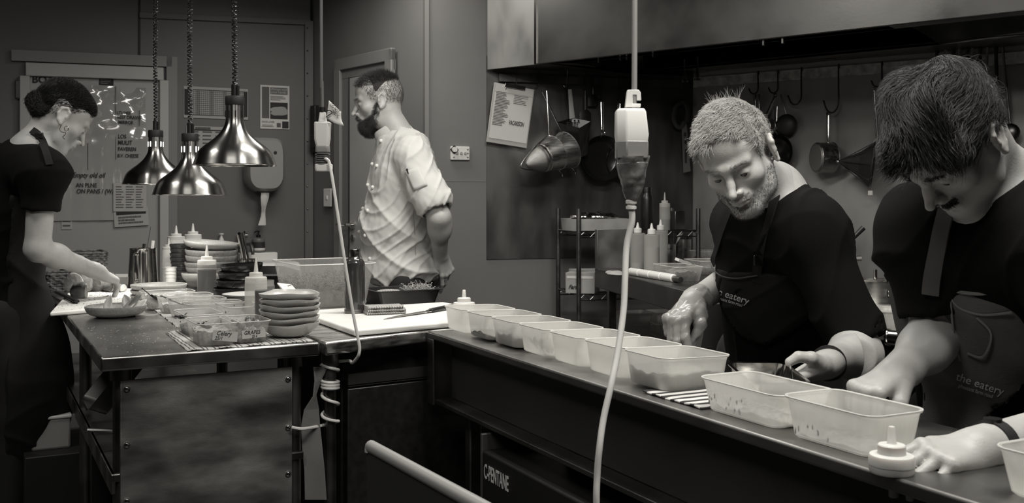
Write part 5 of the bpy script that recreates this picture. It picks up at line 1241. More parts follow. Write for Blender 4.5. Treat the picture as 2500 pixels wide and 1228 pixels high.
# ---- hooks, pans on the back wall
for px, y0, y1, br, lab in ((1863,180,232,.03,'hook on the rail above the small pan nearest the saw'),(1911,178,230,.03,'curved black hook holding the small round saucepan'),(1968,172,258,.042,'large empty curved hook on the rail'),(2058,165,278,.045,'large curved hook holding the shiny saucepan'),(2163,157,215,.03,'curved hook beside the dark haired cook')):
    hook(wD, uD, px, y0, y1, lab, .07, M_BLACK, br*(1.0), .0042)
def saucepan(px, py, R_px, L_px, hy, label, yaw, wf=wD, u=uD, off=.06, hx=None, m=M_STEEL):
    t = wthing('saucepan', label, 'saucepan', wf, u, px, py, off, 'saucepans on the hook rail'); s_ = t.location.y/F; R, L = R_px*s_, L_px*s_
    M_ = Matrix.Rotation(yaw, 4, 'Z') @ Matrix.Rotation(PI/2, 4, 'X')     # bottom faces the viewer
    obj('body', MB().lathe([(0,L),(R*.94,L),(R,L*.95),(R,0),(R*1.04,-.002),(R*.97,-.001),(R*.96,L*.93),(0,L*.95)], 48, M=M_), m, t, ang=35)
    obj('base_disc', MB().lathe([(0,L+.003),(R*.86,L+.003),(R*.88,L+.001),(R*.88,L)], 48, M=M_), M_DSTEEL if m is M_BENAM else mat('pan_base', .45, .5, .8) if 'pan_base' not in bpy.data.materials else bpy.data.materials['pan_base'], t)
    hl = (py-hy)*s_; x = ((hx or px)-px)*s_; top = M_ @ V(0, R, L*.25) if (M_ @ V(0,R,0)).z > 0 else M_ @ V(0,-R,L*.25)
    obj('handle', MB().tube(spl([top, top+V(0,0,.02), V(x, top.y*.5, hl-.02), V(x, 0, hl)],5), [.006]*5+[.0075]*6+[.010]*5, 8, squash=(.35,(0,1,0))), M_POLISH, t); return t
saucepan(2040, 386, 37, 42, 274, 'shiny steel saucepan hanging with its round base facing the room', -.75, hx=2032)
saucepan(1886, 311, 21, 18, 232, 'small steel saucepan hanging right of the blond cook\'s hair', -.3, hx=1903)
for px, hx, lab in ((1853,1855,'flat steel ladle handle hanging left of the small saucepan'),(1862,1862,'second flat steel ladle handle hanging left of the small saucepan')):
    t = wthing('ladle', lab, 'utensil', wD, uD, px, 232, .06, 'ladles on the hook rail'); s_=t.location.y/F
    obj('handle', MB().tube([V(0,0,0),V(0,0,-45*s_)], .009, 8, squash=(.3,(0,1,0))), M_POLISH, t); obj('bowl', MB().ball((0,0,-70*s_), .05, 16, (1,.5,1)), M_DSTEEL, t)
t = wthing('sieve', 'dark round sieve hanging behind the small saucepan', 'sieve', wD, uD, 1928, 232, .05); s_=t.location.y/F
obj('handle', MB().tube([V(-.03,0,0),V(0,0,-50*s_)], .005, 8), M_POLISH, t); obj('bowl', MB().ball((.005,-.01,-75*s_), .058, 20, (1,.55,1)), mat('sieve_dark', .03, .5), t)
frypan(1905, 372, 44, 262, 'big black frying pan hanging behind the blond cook\'s ear', .03, None, wD, uD, M_BENAM, 'pans on the hook rail')
# big conical strainer
t = wthing('large_strainer', 'large dark mesh cone strainer with shiny tip hanging by the dark haired cook', 'strainer', wD, uD, 2150, 405, .14); s_=t.location.y/F
M_ = Matrix.Rotation(.25,4,'Z') @ Matrix.Rotation(-PI/2+.12, 4, 'Y')
obj('mesh_cone', MB().lathe([(.003,80*s_),(30*s_,30*s_),(56*s_,0)], 8, M=M_, close=False), mat('dark_mesh', .07, .35, .8, bump=.8, bscale=400), t, solid=.001, smooth=False)
obj('tip', MB().ball(M_@V(0,0,80*s_), .012, 10), M_POLISH, t); obj('rim', MB().tube([M_@V(57*s_*math.cos(a),57*s_*math.sin(a),-.002) for a in [2*PI*i/40 for i in range(41)]], .004, 6, cap=False), M_DSTEEL, t)
for k in range(8): a = 2*PI*k/8; obj('rib', MB().tube([M_@V(0,0,80*s_), M_@V(56.5*s_*math.cos(a),56.5*s_*math.sin(a),0)], .0022, 6), M_DSTEEL, t)
obj('handle', MB().tube([M_@V(56*s_,0,0)*.3+V(.02,0,.09), V(.005,0,(405-215)*s_)], .008, 8, squash=(.4,(0,1,0))), M_POLISH, t)
obj('hanging_tag', MB().box(((2150-2152)*s_, -.02, (405-473)*s_), (.022,.002,.022)), M_WHITE, t)
# utensils at the right end of the rail
rg = random.Random(17)
for k, px in enumerate((2298, 2318, 2338, 2352, 2370, 2384, 2402, 2420, 2440, 2456)):
    lab = ['leftmost','second','third','fourth','fifth','sixth','seventh','eighth','ninth','rightmost'][k]
    t = wthing('hanging_utensil', 'long handled dark utensil on the rail above the dark haired cook, %s from the left' % lab if k not in (0, 9) else '%s long handled dark utensil on the rail above the dark haired cook' % lab, 'utensil', wD, uD, px, 128-k*.7, .085, 'long utensils at the right end of the rail', roll=rg.uniform(-.10,.08))
    L = rg.uniform(.30,.38); obj('handle', MB().tube([V(0,.02,-.012),V(0,.012,.008),V(0,0,.004),V(0,0,-L)], .006 if k % 2 else .008, 8, squash=(.4,(0,1,0))), M_DSTEEL if k % 2 else M_BLACK, t)
    if k % 3 == 0: obj('ladle_bowl', MB().ball((0,-.01,-L-.035), .042, 16, (1,.6,1)), M_DSTEEL, t)
    else: obj('turner_blade', MB().tube([V(0,0,-L),V(0,0,-L-.02),V(0,0,-L-.11)], [.008,.035,.038], 10, squash=(.12,(0,1,0))), M_BLACK, t)
# ================================================================ SHELVING AND COOK BENCHES
sh = thing('wire_shelving', 'wire shelving unit with dark ringed posts beside the painted wall', 'shelving', V(.335, 5.02, 0), math.atan2(uC.y,uC.x))
for x in (.0, .66):
    for y in (.0, .32):
        pm = MB().cyl((x,y,0),(x,y,1.24),.0125,12)
        for k in range(38): pm.lathe([(.0135,0),(.0135,.003)],10,(x,y,.03+k*.031))
        obj('post', pm, M_DSTEEL, sh)
for z in (.30,.50,.80,1.115):
    wm = MB()
    for k in range(12): wm.cyl((0,.32*k/11,z+.004),(.66,.32*k/11,z+.004),.002,5)
    for yy in (0,.32):
        wm.cyl((0,yy,z+.01),(.66,yy,z+.01),.004,6); wm.cyl((0,yy,z-.02),(.66,yy,z-.02),.004,6)
        wm.tube([V(.66*k/22,yy,z+(.009 if k%2 else -.019)) for k in range(23)], .0025, 5)
    for xx in (0,.66): wm.cyl((xx,0,z+.01),(xx,.32,z+.01),.004,6)
    obj('wire_shelf', wm, M_DSTEEL, sh)
def SH(x, y, z): return V(.335,5.02,0)+uC*x+V(-uC.y,uC.x,0)*y+V(0,0,z)
aC = math.atan2(uC.y,uC.x)
t = thing('wooden_tray', 'pale shallow box of foil and utensils on top of the wire shelving', 'tray', SH(.14,.13,1.126), aC-.0)
obj('tray', MB().rings([[V(x,y,0) for x,y in rrect(.29,.24,.008,3,0,0,2)],[V(x,y,.062) for x,y in rrect(.30,.25,.008,3,0,0,2)],[V(x,y,.062) for x,y in rrect(.285,.235,.008,3,0,0,2)],[V(x,y,.01) for x,y in rrect(.275,.225,.008,3,0,0,2)]]), mat('pale_wood', .36, .6, var=.15, vscale=12), t)
fo = MB().ball((0,0,0), 1, 20, (.13,.05,.022)); fo.v = [(x*(1+.12*math.sin(70*y+40*z)), y*(1+.2*math.sin(60*x)), z*(1+.5*math.sin(90*x))) for x,y,z in fo.v]
tag(obj('foil_bundle', fo, mat('foil', .6, .2, 1, bump=1, bscale=60), None, loc=SH(.13,.10,1.195), rot=(0,0,aC), ang=20), 'crumpled foil bundle in the pale box on the wire shelving', 'foil')
tag(obj('black_utensils', MB().box((0,0,0),(.20,.09,.04)), M_BLACK, None, loc=SH(.15,.15,1.160), rot=(0,0,aC), bevel=.01), 'black block of utensils under the foil in the pale box', 'utensil')
def carton(name, q, rz, w_, d_, h_, label, tx, m=M_CARD):
    t = thing(name, label, 'carton', q, rz); obj('box', MB().box((0,0,h_/2),(w_,d_,h_)), m, t, bevel=.002)
    obj('tape', MB().box((0,-d_/2-.001,h_*.78),(w_*.9,.001,h_*.12)), M_PAPER, t)
    for i, (s_, dx) in enumerate(tx): lettering('print', s_, h_*.28, M_INK, t, frame(V(dx,-d_/2-.002,h_*.22),(1,0,0),(0,0,1)), bold=.0008, shear=.4, squeeze=.9)
    return t
carton('printed_carton', SH(.045,.07,.812), aC-.55, .15, .12, .105, 'small printed carton on the left end of the wire shelf', (('Farm', -.06), ))
carton('printed_carton', SH(.10,.14,.812), aC+.10, .17, .10, .115, 'larger printed carton behind the small one on the wire shelf', (('Foods', -.03),))
o = thing('cardboard_roll', 'open cardboard roll lying on the wire shelf right of the cartons', 'roll', SH(.20,.0,.838), aC)
obj('tube', MB().lathe([(.030,0),(.030,.24),(.026,.24),(.026,0),(.030,0)],28,M=Matrix.Rotation(-PI/2,4,'X')), M_CARD, o)
# oil bottle and tall dark bottle on the shelving
t = thing('dark_bottle', 'tall nearly black bottle on the shelving behind the near socket', 'bottle', SH(.45,.18,1.126)); obj('body', MB().lathe([(0,0),(.032,0),(.034,.01),(.034,.16),(.030,.18),(.024,.19),(.024,.2)],28), M_BLACK, t); obj('cap', MB().lathe([(0,.2),(.026,.2),(.026,.225),(0,.228)],24), M_DSTEEL, t)
squeeze_bottle('squeeze_bottle', SH(.535,.14,1.126), .029, .205, 'squeeze bottle with dark lower half on the shelving behind the three oil bottles', .45, M_CAPC, M_BOTL)
t = tag(obj('black_box', MB().box((0,0,.05),(.06,.06,.10)), M_DSTEEL, None, loc=SH(.62,.16,1.126), rot=(0,0,aC), bevel=.003), 'small dark steel box at the right end of the top wire shelf', 'box')
# stacked tubs on the lower wire shelves
k = 0
for (x, y, z, n_, w_) in ((.16,.16,.312,1,.14),(.36,.16,.512,3,.17),(.54,.16,.512,3,.15),(.36,.16,.312,1,.17)):
    for j in range(n_):
        t = thing('stacked_tub', ['pale tub on the lowest wire shelf, left of the stacks','bottom tub of the left stack in the wire shelving','middle tub of the left stack in the wire shelving','top tub of the left stack in the wire shelving','bottom tub of the right stack in the wire shelving','middle tub of the right stack in the wire shelving','top tub of the right stack in the wire shelving','pale tub on the lowest wire shelf under the left stack'][k], 'food tub', SH(x,y,z+.062*j), aC, 'tubs in the wire shelving')
        obj('tub', tub_mesh(w_,.16,.058,.02,.86,.001,8,.0012,.003,18), M_MILK, t, ang=60); k += 1
# cook bench behind the blond cook (runs from the shelving towards the camera)
ZB = .95
ba_ = G(1452, 655, ZB); bb2 = G(1690, 714, ZB); bd_ = (bb2-ba_).normalized(); bn_ = V(-bd_.y, bd_.x, 0)
cbn = thing('cook_bench', 'stainless cook bench with oil bottles and pots behind the blond cook', 'bench', ba_*1-V(0,0,ZB), math.atan2(bd_.y, bd_.x))
Lb = 1.5; Wb = .5
# local x along bd_ (towards camera), +y = bn_ (to the right/back)
obj('bench_top', MB().box((Lb/2,Wb/2,ZB-.045),(Lb,Wb,.09)), mat('bench_dull', .16, .38, 1, var=.1, vscale=5), cbn, bevel=.004)
for x, y in ((.12,.05),(1.4,.05),(.12,.45),(1.4,.45)): obj('leg', MB().box((x,y,.43),(.035,.035,.86)), M_DSTEEL, cbn)
obj('end_guard', MB().box((.01,.11,ZB+.095),(.004,.22,.19)).box((.03,.0,ZB+.095),(.04,.004,.19)), mat('guard_steel', .26, .36, .9, var=.08, vscale=8), cbn, bevel=.001)
def CB(x, y, z=ZB): return ba_*1-V(0,0,ZB)+bd_*x+bn_*y+V(0,0,z)
def onb(px, py, z=ZB): return G(px, py, z)
def oil(px, py, label, lvl, H=.225, R=.037):
    q = onb(px, py); t = thing('oil_bottle', label, 'bottle', q, 0, 'oil bottles on the cook bench')
    obj('body', MB().lathe([(0,0)]+catm([(R*.95,0),(R,.005),(R,H*.70),(R*.97,H*.735),(R*.5,H*.76),(R*.5,H*.78)],3),32), plastic('oil_bottle_plastic', .6, .3, .25) if 'oil_bottle_plastic' not in bpy.data.materials else bpy.data.materials['oil_bottle_plastic'], t, ang=50)
    obj('oil', MB().lathe([(0,.003),(R*.95,.004),(R*.95,H*lvl),(0,H*lvl)],28), mat('oil', .30, .2) if 'oil' not in bpy.data.materials else bpy.data.materials['oil'], t)
    obj('cap', MB().lathe([(0,H*.775),(R*.52,H*.775),(R*.52,H*.86),(R*.40,H*.875),(R*.24,H*.88),(R*.10,H*.99),(0,H)],24), M_WHITE, t)
oil(1557, 655, 'milky oil bottle nearest the steel guard, almost empty', .12)
oil(1591, 661, 'milky oil bottle in front of the other two, over half full', .50)
oil(1613, 648, 'milky oil bottle half hidden behind the front one', .30, .235)
tw_ = MB(); rs=[]
tw0 = onb(1540, 672); tw1 = onb(1648, 690)
o = thing('rolled_towel', 'row of white towel rolls with dark gaps along the cook bench edge', 'towel', tw0, math.atan2((tw1-tw0).y,(tw1-tw0).x)); Lt=(tw1-tw0).length
for k in range(4): obj('roll', MB().lathe([(0,0),(.014,.0),(.017,.004),(.017,Lt/4-.012),(.014,Lt/4-.008),(0,Lt/4-.008)],16,(0,0,0),M=Matrix.Translation((Lt/4*k,0,.017)) @ Matrix.Rotation(PI/2,4,'Y')), M_WHITE, o)
obj('strap', MB().cyl((0,0,.015),(Lt+.05,0,.015),.012,10), M_DSTEEL, o)
lp = MB().ball((0,0,0),1,20,(.09,.035,.012)); lp.v=[(x,y*(1+.2*math.sin(50*x)),max(z,0)*(1+.4*math.sin(60*x+30*y))) for x,y,z in lp.v]
tag(obj('woven_cloth', lp, mat('loop_cloth', .4, .9, bump=1, bscale=250), None, loc=onb(1500,668)+V(0,0,0), rot=(0,0,math.atan2(bd_.y,bd_.x))), 'crumpled looped cloth in front of the steel guard on the cook bench', 'cloth')
def upot(px, py, Rpx, hpx, label):
    q = onb(px, py); s_ = q.y/F; R, H = Rpx*s_, hpx*s_; t = thing('utensil_pot', label, 'pot', q, 0, 'utensil pots on the cook bench')
    obj('body', MB().lathe([(0,0),(R*.95,0),(R,.004),(R,H),(R*1.04,H+.002),(R*.95,H),(R*.93,.006),(0,.005)],36), M_STEEL, t); return q, s_, H
q, s_, H = upot(1632, 640, 18, 44, 'left steel pot of utensils on the cook bench')
for a, b, w_, m, lab in (((0,0,.02),(-.025,.02,.235),.013,M_CARD,'wooden spatula in the left utensil pot'),((.01,-.01,.02),(.045,-.02,.165),.009,M_BLACK,'black handled brush leaning right in the left utensil pot'),((-.01,.01,.02),(.075,.0,.17),.012,M_WHITE,'white spoon handle leaning right between the utensil pots')):
    o = thing('kitchen_utensil', lab, 'utensil', q, 0, 'utensils in the pots'); obj('handle', MB().tube([V(*a), (V(*a)+V(*b))/2, V(*b)], [w_*.6,w_*.6,w_], 10, squash=(.4,(0,1,0))), m, o)
q, s_, H = upot(1668, 632, 19, 48, 'right steel pot of utensils on the cook bench')
for a, b in (((0,0,.03),(.03,.0,.135)),((.01,.01,.03),(.045,.01,.13)),((-.01,-.01,.03),(.02,-.01,.14))):
    o = thing('kitchen_utensil', 'black handled tool in the right utensil pot', 'utensil', q, 0, 'dark tools in the right pot'); obj('handle', MB().tube([V(*a), V(*b)], .006, 8), M_BLACK, o)
def btub(px, py, w_, l_, h_, label, lev=.02, g_=.25, rz=None):
    q = onb(px, py); rz = math.atan2(bd_.y,bd_.x)+.05 if rz is None else rz
    t = thing('bench_tub', label, 'food tub', q, rz, 'tubs on the cook bench'); obj('tub', tub_mesh(w_,l_,h_,.02,.86,.001,8,.0012,.003,18), M_CLEAR, t, ang=60); obj('rim', rim_mesh(w_,l_,h_), M_RIM, t)
    food('tub_filling', 'chopped filling in the %s' % label[:60], q, rz, blob(w_*.8,l_*.8,lev,.005,12,int(px)), mat('bf_%d'%px, g_, .6, bump=1, bscale=150, var=.6, vscale=60)); return t
btub(1655, 684, .24, .13, .062, 'long clear tub with labels in front of the utensil pots', .04, .22)
btub(1722, 668, .20, .13, .062, 'clear tub at the back next to the blond cook', .03, .25)
btub(1725, 640, .18, .13, .06, 'clear tub stacked farthest back by the blond cook', .03, .2)
o = thing('label_scraps', 'white paper scraps on the long clear tub', 'paper', onb(1668,676)+V(0,0,.066), .3); obj('paper', MB().box((0,0,0),(.07,.03,.012)), M_PAPER, o, rot=(.2,.3,.2))
# dark appliance with white maker lettering
ap = thing('dark_appliance', 'dark appliance with a white lettered strip behind the gloved hand', 'appliance', P(1722, 900, 3.0)*1-V(0,0,P(1722,900,3.0).z), math.atan2(u2.y,u2.x)*.0+.15)
obj('body', MB().box((.05,.12,.36),(.14,.24,.72)), M_MBLACK, ap, bevel=.004)
fp = MB().rings([[V(-.03,-.02,.80),V(.12,-.02,.80),V(.12,-.005,.97),V(.01,-.005,.97)],[V(-.03,.06,.80),V(.12,.06,.80),V(.12,.06,.97),V(.01,.06,.97)]]); obj('front_plate', fp, mat('appliance_grey', .10, .4, .5), ap)
obj('base_plate', MB().box((.05,.08,.76),(.16,.2,.07)), M_MBLACK, ap); lettering('maker_text', 'MARINO', .022, mat('text_white', .7, .6), ap, frame(V(-.01,-.026,.815),(1,0,0),(0,0,1)), bold=.0006)
pq = P(1562, 852, 4.0); t = thing('dark_pot', 'large dark pot with a lid knob below the gloved hand', 'pot', V(pq.x,pq.y,.62)); obj('body', MB().lathe([(0,0),(.09,0),(.095,.08),(.098,.082),(.06,.11),(.01,.115),(0,.115)],32), M_BENAM, t, ang=40); obj('knob', MB().ball((.05,-.05,.11),.012,10), M_POLISH, t)
tag(obj('pot_plinth', MB().box((0,0,.309),(.3,.3,.618)), M_MBLACK, None, loc=(pq.x,pq.y,0)), 'black stand under the large dark pot', 'stand')
# stove bench between the two cooks
sb0 = G(2095, 792, .90); sb1 = G(2215, 812, .90); sdir = (sb1-sb0).normalized(); sdir = V(.70,-.714,0)
st_ = thing('stove_bench', 'steel stove bench with pans between the two cooks on the right', 'bench', V(.90,3.22,0), math.atan2(sdir.y,sdir.x))
# local x = sdir, +y away from the viewer
obj('bench_top', MB().box((.42,.36,.875),(.84,.58,.05)), M_STEEL, st_, bevel=.004)
obj('front', MB().box((.42,.38,.43),(.82,.52,.84)), mat('stove_black', .02, .4), st_, bevel=.004)
for k in range(4): obj('front_groove', MB().box((.16+.07*k,.115,.5),(.008,.01,.6)), M_DSTEEL, st_)
def ST(x, y, z=.90): return V(.90,3.22,0)+sdir*x+V(-sdir.y,sdir.x,0)*y+V(0,0,z)
gq = P(2172, 815, 2.72); t = thing('oven_rail', 'short polished round rail end at the edge of the stove bench', 'rail', gq, math.atan2(sdir.y,sdir.x)); obj('rail_tube', MB().cyl((0,0,-.01),(.5,0,-.01),.021,24), M_POLISH, t); obj('end_cap', MB().cyl((-.006,0,-.01),(.0,0,-.01),.024,24), M_POLISH, t)
pq = P(2130, 712, 3.35); t = thing('stock_pan', 'polished pan with a dark handle on the stove bench between the cooks', 'pan', V(pq.x,pq.y,.925)); obj('body', MB().lathe([(0,0),(.068,0),(.07,.004),(.07,.09),(.073,.092),(.068,.09),(.066,.006),(0,.005)],40), M_STEEL, t); obj('lug', MB().cyl((.04,-.06,.05),(.055,-.085,.05),.016), M_POLISH, t); obj('handle', MB().tube(spl([V(.05,-.085,.05),V(.10,-.10,.075),V(.15,-.11,.10)]),.012,10), M_BLACK, t); obj('lid_knob', MB().cyl((.01,0,.09),(.01,0,.125),.006), M_POLISH, t)
pq = P(2150, 775, 3.0); t = thing('labelled_tub', 'clear tub with a handwritten label and spoon on the stove bench', 'food tub', V(pq.x,pq.y,.9012), -.3); obj('tub', tub_mesh(.13,.15,.06,.02,.86,.001,8), M_CLEAR, t, ang=60)
lb = obj('label', MB().box((.015,-.071,.030),(.06,.001,.024)), M_PAPERD, t); lettering('handwriting', 'SYSA', .018, M_INK, lb, frame(V(-.008,-.073,.022),(1,0,0),(0,0,1)), bold=.0004, shear=.3)
food('tub_filling', 'dark filling in the labelled tub on the stove bench', V(pq.x,pq.y,.9035), -.3, blob(.105,.12,.022,.004,12,77), mat('bf_77', .10, .6, bump=1, bscale=150, var=.6, vscale=60))
spoon_thing(V(pq.x-.045,pq.y-.03,.985), V(pq.x-.02,pq.y+.02,.93), 'dark spoon handle leaning in the labelled tub on the stove bench')
pq = P(2205, 765, 2.9); t = thing('milky_tub', 'milky tub half hidden by the black sleeve on the stove bench', 'food tub', V(pq.x,pq.y,.9012), -.3); obj('tub', tub_mesh(.14,.15,.065,.02,.86,.001,8), M_MILK, t, ang=60)
# skewer-like handles rising by the blond cook's shoulder
for (x0,y0),(x1,y1),lab,m in (((2072,592),(2108,556),'black pan handle rising beside the blond cook\'s shoulder',M_BLACK),((2078,632),(2102,630),'short steel handle beside the blond cook\'s shoulder',M_STEEL)):
    a = P(x0-14,y0+14,3.6) if y0<600 else P(x0-10,y0,3.6); b = P(x1,y1,3.6); t = thing('long_handle', lab, 'handle', a); obj('rod', MB().tube([V(0,0,0), b-a], [.006,.010], 10), m, t); tt = obj('stand_pan', MB().lathe([(0,0),(.07,0),(.075,.06),(0,.06)],28), M_BENAM, t, loc=(-.06,.0,-.10))
# under-bench fridge drawers at the right
fq = G(2205, 942, .86); fdir = V(.40,-.916,0); fr_ = thing('drawer_fridge', 'steel drawer fridge with a bright worktop behind the dark haired cook', 'fridge', V(fq.x+.04,fq.y+.37,0)-fdir*0, math.atan2(fdir.y,fdir.x))
obj('worktop', MB().box((.55,.20,.845),(1.1,.40,.03)), mat('bright_worktop', .55, .35, .9, bump=.1, bscale=60), fr_, bevel=.004)
obj('body', MB().box((.55,.21,.41),(1.08,.36,.82)), mat('fridge_steel', .16, .4, .9, var=.12, vscale=6), fr_, bevel=.003)
for k in range(2):
    d_ = obj('drawer', MB().box((.28+.5*k,.045,.66),(.47,.02,.28)), bpy.data.materials['fridge_steel'], fr_, bevel=.004)
    obj('handle', MB().tube(spl([V(.13+.5*k,.03,.74),V(.18+.5*k,-.0,.735),V(.40+.5*k,-.0,.735),V(.45+.5*k,.03,.74)]), .018, 10), M_BLACK, d_)
    obj('lock', MB().cyl((.09+.5*k,.04,.60),(.09+.5*k,.025,.60),.012), M_BLACK, d_)
# ================================================================ FIGURES: smooth solids grown from blended limbs
def _n(a): return np.asarray([float(x) for x in a], dtype=np.float32)
class Field:
    def __init__(s): s.ops = []
    def _add(s, fn, lo, hi, k, mode): s.ops.append((fn, np.asarray(lo, float), np.asarray(hi, float), k, mode)); return s
    def ell(s, c, r, k=.02, R=None, mode='u', M=None):
        """ellipsoid; R = 3x3 orientation, or M = 4x4 frame in which c is given"""
        if M is not None: R = M.to_3x3(); c = M @ Vector(c)
        c = _n(c); r = _n(r); A = np.eye(3, dtype=np.float32) if R is None else np.array([list(x) for x in R], dtype=np.float32)
        def fn(P):
            q = (P-c) @ A; a = q/r; k0 = np.sqrt((a*a).sum(-1)); b = a/r; k1 = np.sqrt((b*b).sum(-1))+1e-6
            return k0*(k0-1)/k1
        m = float(max(r)); return s._add(fn, c-m, c+m, k, mode)
    def cone(s, a, b, ra, rb, k=.02, mode='u', M=None, flat=None):
        if M is not None: a = M @ Vector(a); b = M @ Vector(b)
        a = _n(a); b = _n(b); d = b-a; L2 = float((d*d).sum())+1e-9
        def fn(P):
            q = P-a; t = np.clip((q@d)/L2, 0, 1); q = q-t[..., None]*d
            return np.sqrt((q*q).sum(-1))-(ra+(rb-ra)*t)
        m = max(ra, rb); return s._add(fn, np.minimum(a, b)-m, np.maximum(a, b)+m, k, mode)
    def box(s, c, h, r, k=.01, M=None, mode='u'):
        R = M.to_3x3() if M is not None else None; c = M @ Vector(c) if M is not None else c
        c = _n(c); h = _n(h); A = np.eye(3, dtype=np.float32) if R is None else np.array([list(x) for x in R], dtype=np.float32)
        def fn(P):
            q = np.abs((P-c)@A)-(h-r); return np.sqrt((np.maximum(q, 0)**2).sum(-1))+np.minimum(q.max(-1), 0)-r
        m = float(np.sqrt((h*h).sum())); return s._add(fn, c-m, c+m, k, mode)
    def chain(s, pts, rs, k=.01, M=None, mode='u'):
        for i in range(len(pts)-1): s.cone(pts[i], pts[i+1], rs[i], rs[i+1], k, mode, M)
        return s
    def at(s, P):
        P = np.asarray(P, dtype=np.float32); d = np.full(P.shape[:-1], .3, dtype=np.float32)
        for fn, lo, hi, k, mode in s.ops: d = comb(d, fn(P), k, mode)
        return d
    def grid(s, lo, hi, h, post=None):
        lo = np.asarray(lo, float); n = np.ceil((np.asarray(hi, float)-lo)/h).astype(int)+1
        D = np.full(tuple(n), .3, dtype=np.float32)
        ax = [lo[i]+h*np.arange(n[i]) for i in range(3)]
        for fn, a, b, k, mode in s.ops:
            m = k+.02+(0 if mode == 'u' else .0)
            i0 = np.clip(np.floor((a-m-lo)/h).astype(int), 0, n); i1 = np.clip(np.ceil((b+m-lo)/h).astype(int)+1, 0, n)
            if (i1 <= i0).any(): continue
            sl = tuple(slice(x, y) for x, y in zip(i0, i1))
            P = np.stack(np.meshgrid(*[ax[i][sl[i]].astype(np.float32) for i in range(3)], indexing='ij'), -1)
            D[sl] = comb(D[sl], fn(P), k, mode)
        if post is not None:
            for z in range(0, n[2], 24):
                sub = D[:, :, z:z+24]; msk = np.argwhere(sub < .03)
                if len(msk) == 0: continue
                P = (lo+h*(msk+np.array([0, 0, z]))).astype(np.float32)
                sub[msk[:, 0], msk[:, 1], msk[:, 2]] = post(P, sub[msk[:, 0], msk[:, 1], msk[:, 2]])
        return D, lo, h
def comb(a, b, k, mode):
    if mode == 'u':
        h = np.maximum(k-np.abs(a-b), 0)/max(k, 1e-6); return np.minimum(a, b)-h*h*k*.25
    if mode == 's': b = -b
    h = np.maximum(k-np.abs(a-b), 0)/max(k, 1e-6); return np.maximum(a, b)+h*h*k*.25
def nets(D, lo, h):
    D = D.copy()
    for s_ in ((0,), (-1,)):
        D[s_[0], :, :] = .3; D[:, s_[0], :] = .3; D[:, :, s_[0]] = .3
    S = D < 0; c = S[:-1, :-1, :-1].astype(np.int8)
    for dx, dy, dz in [(a, b, e) for a in (0, 1) for b in (0, 1) for e in (0, 1)][1:]:
        c = c+S[dx:S.shape[0]-1+dx, dy:S.shape[1]-1+dy, dz:S.shape[2]-1+dz]
    act = np.argwhere((c > 0) & (c < 8)); vid = np.full(c.shape, -1, np.int32); vid[tuple(act.T)] = np.arange(len(act))
    sm = np.zeros((len(act), 3)); cnt = np.zeros(len(act)); cor = [(a, b, e) for a in (0, 1) for b in (0, 1) for e in (0, 1)]
    for i, p in enumerate(cor):
        for j in range(i+1, 8):
            q = cor[j]
            if sum(abs(x-y) for x, y in zip(p, q)) != 1: continue
            a = D[tuple((act+p).T)]; b = D[tuple((act+q).T)]; m = (a < 0) != (b < 0)
            t = np.where(m, a/(a-b+1e-12), 0)[:, None]; pos = np.array(p)+t*(np.array(q)-np.array(p)); sm[m] += pos[m]; cnt[m] += 1
    vs = lo+h*(act+sm/cnt[:, None]); fs = []
    for ax in range(3):
        o = [x for x in range(3) if x != ax]; a = np.take(S, range(S.shape[ax]-1), ax); b = np.take(S, range(1, S.shape[ax]), ax)
        e = np.argwhere(a != b); e = e[(e[:, o[0]] > 0) & (e[:, o[1]] > 0) & (e[:, o[0]] < S.shape[o[0]]-1) & (e[:, o[1]] < S.shape[o[1]]-1)]
        if len(e) == 0: continue
        ins = S[tuple(e.T)]; u = np.zeros(3, int); v = np.zeros(3, int); u[o[0]] = 1; v[o[1]] = 1
        q = np.stack([vid[tuple((e-u-v).T)], vid[tuple((e-v).T)], vid[tuple(e.T)], vid[tuple((e-u).T)]], 1)
        fl = ins if ax != 1 else ~ins
        q[~fl] = q[~fl][:, ::-1]; fs.append(q)
    return vs, np.concatenate(fs)
def sines(P, seed, n=7, f=20, stretch=(1, 1, 1)):
    r = np.random.default_rng(seed); out = 0; P = np.asarray(P)*np.asarray(stretch)
    for i in range(n):
        k = r.normal(size=3); k *= f*r.uniform(.6, 1.6)/np.linalg.norm(k); out = out+np.sin(P@k+r.uniform(0, 6)+.8*np.sin(P@(k[::-1]*.6)+i))
    return out/n**.5
def normals(vs, fs):
    a, b, c, d = (vs[fs[:, i]] for i in range(4)); n = np.cross(c-a, d-b); out = np.zeros_like(vs)
    for i in range(4): np.add.at(out, fs[:, i], n)
    return out/(np.linalg.norm(out, axis=1, keepdims=True)+1e-12)
def mesh_obj(name, vs, fs, m, parent, inv=None, kind=None):
    if inv is not None: vs = vs-np.asarray(inv)
    me = bpy.data.meshes.new(name); me.vertices.add(len(vs)); me.vertices.foreach_set('co', np.asarray(vs, dtype=np.float32).ravel())
    k = fs.shape[1]; me.loops.add(len(fs)*k); me.loops.foreach_set('vertex_index', fs.astype(np.int32).ravel())
    me.polygons.add(len(fs)); me.polygons.foreach_set('loop_start', np.arange(0, len(fs)*k, k, dtype=np.int32)); me.polygons.foreach_set('loop_total', np.full(len(fs), k, dtype=np.int32))
    me.update(); me.validate(); me.shade_smooth(); me.materials.append(m)
    o = bpy.data.objects.new(name, me); COL.objects.link(o); o.parent = parent
    if kind: o['kind'] = kind
    return o
def merge(parts):
    vs = []; fs = []; n = 0
    for v, f in parts: vs.append(v); fs.append(f+n); n += len(v)
    return np.concatenate(vs), np.concatenate(fs)
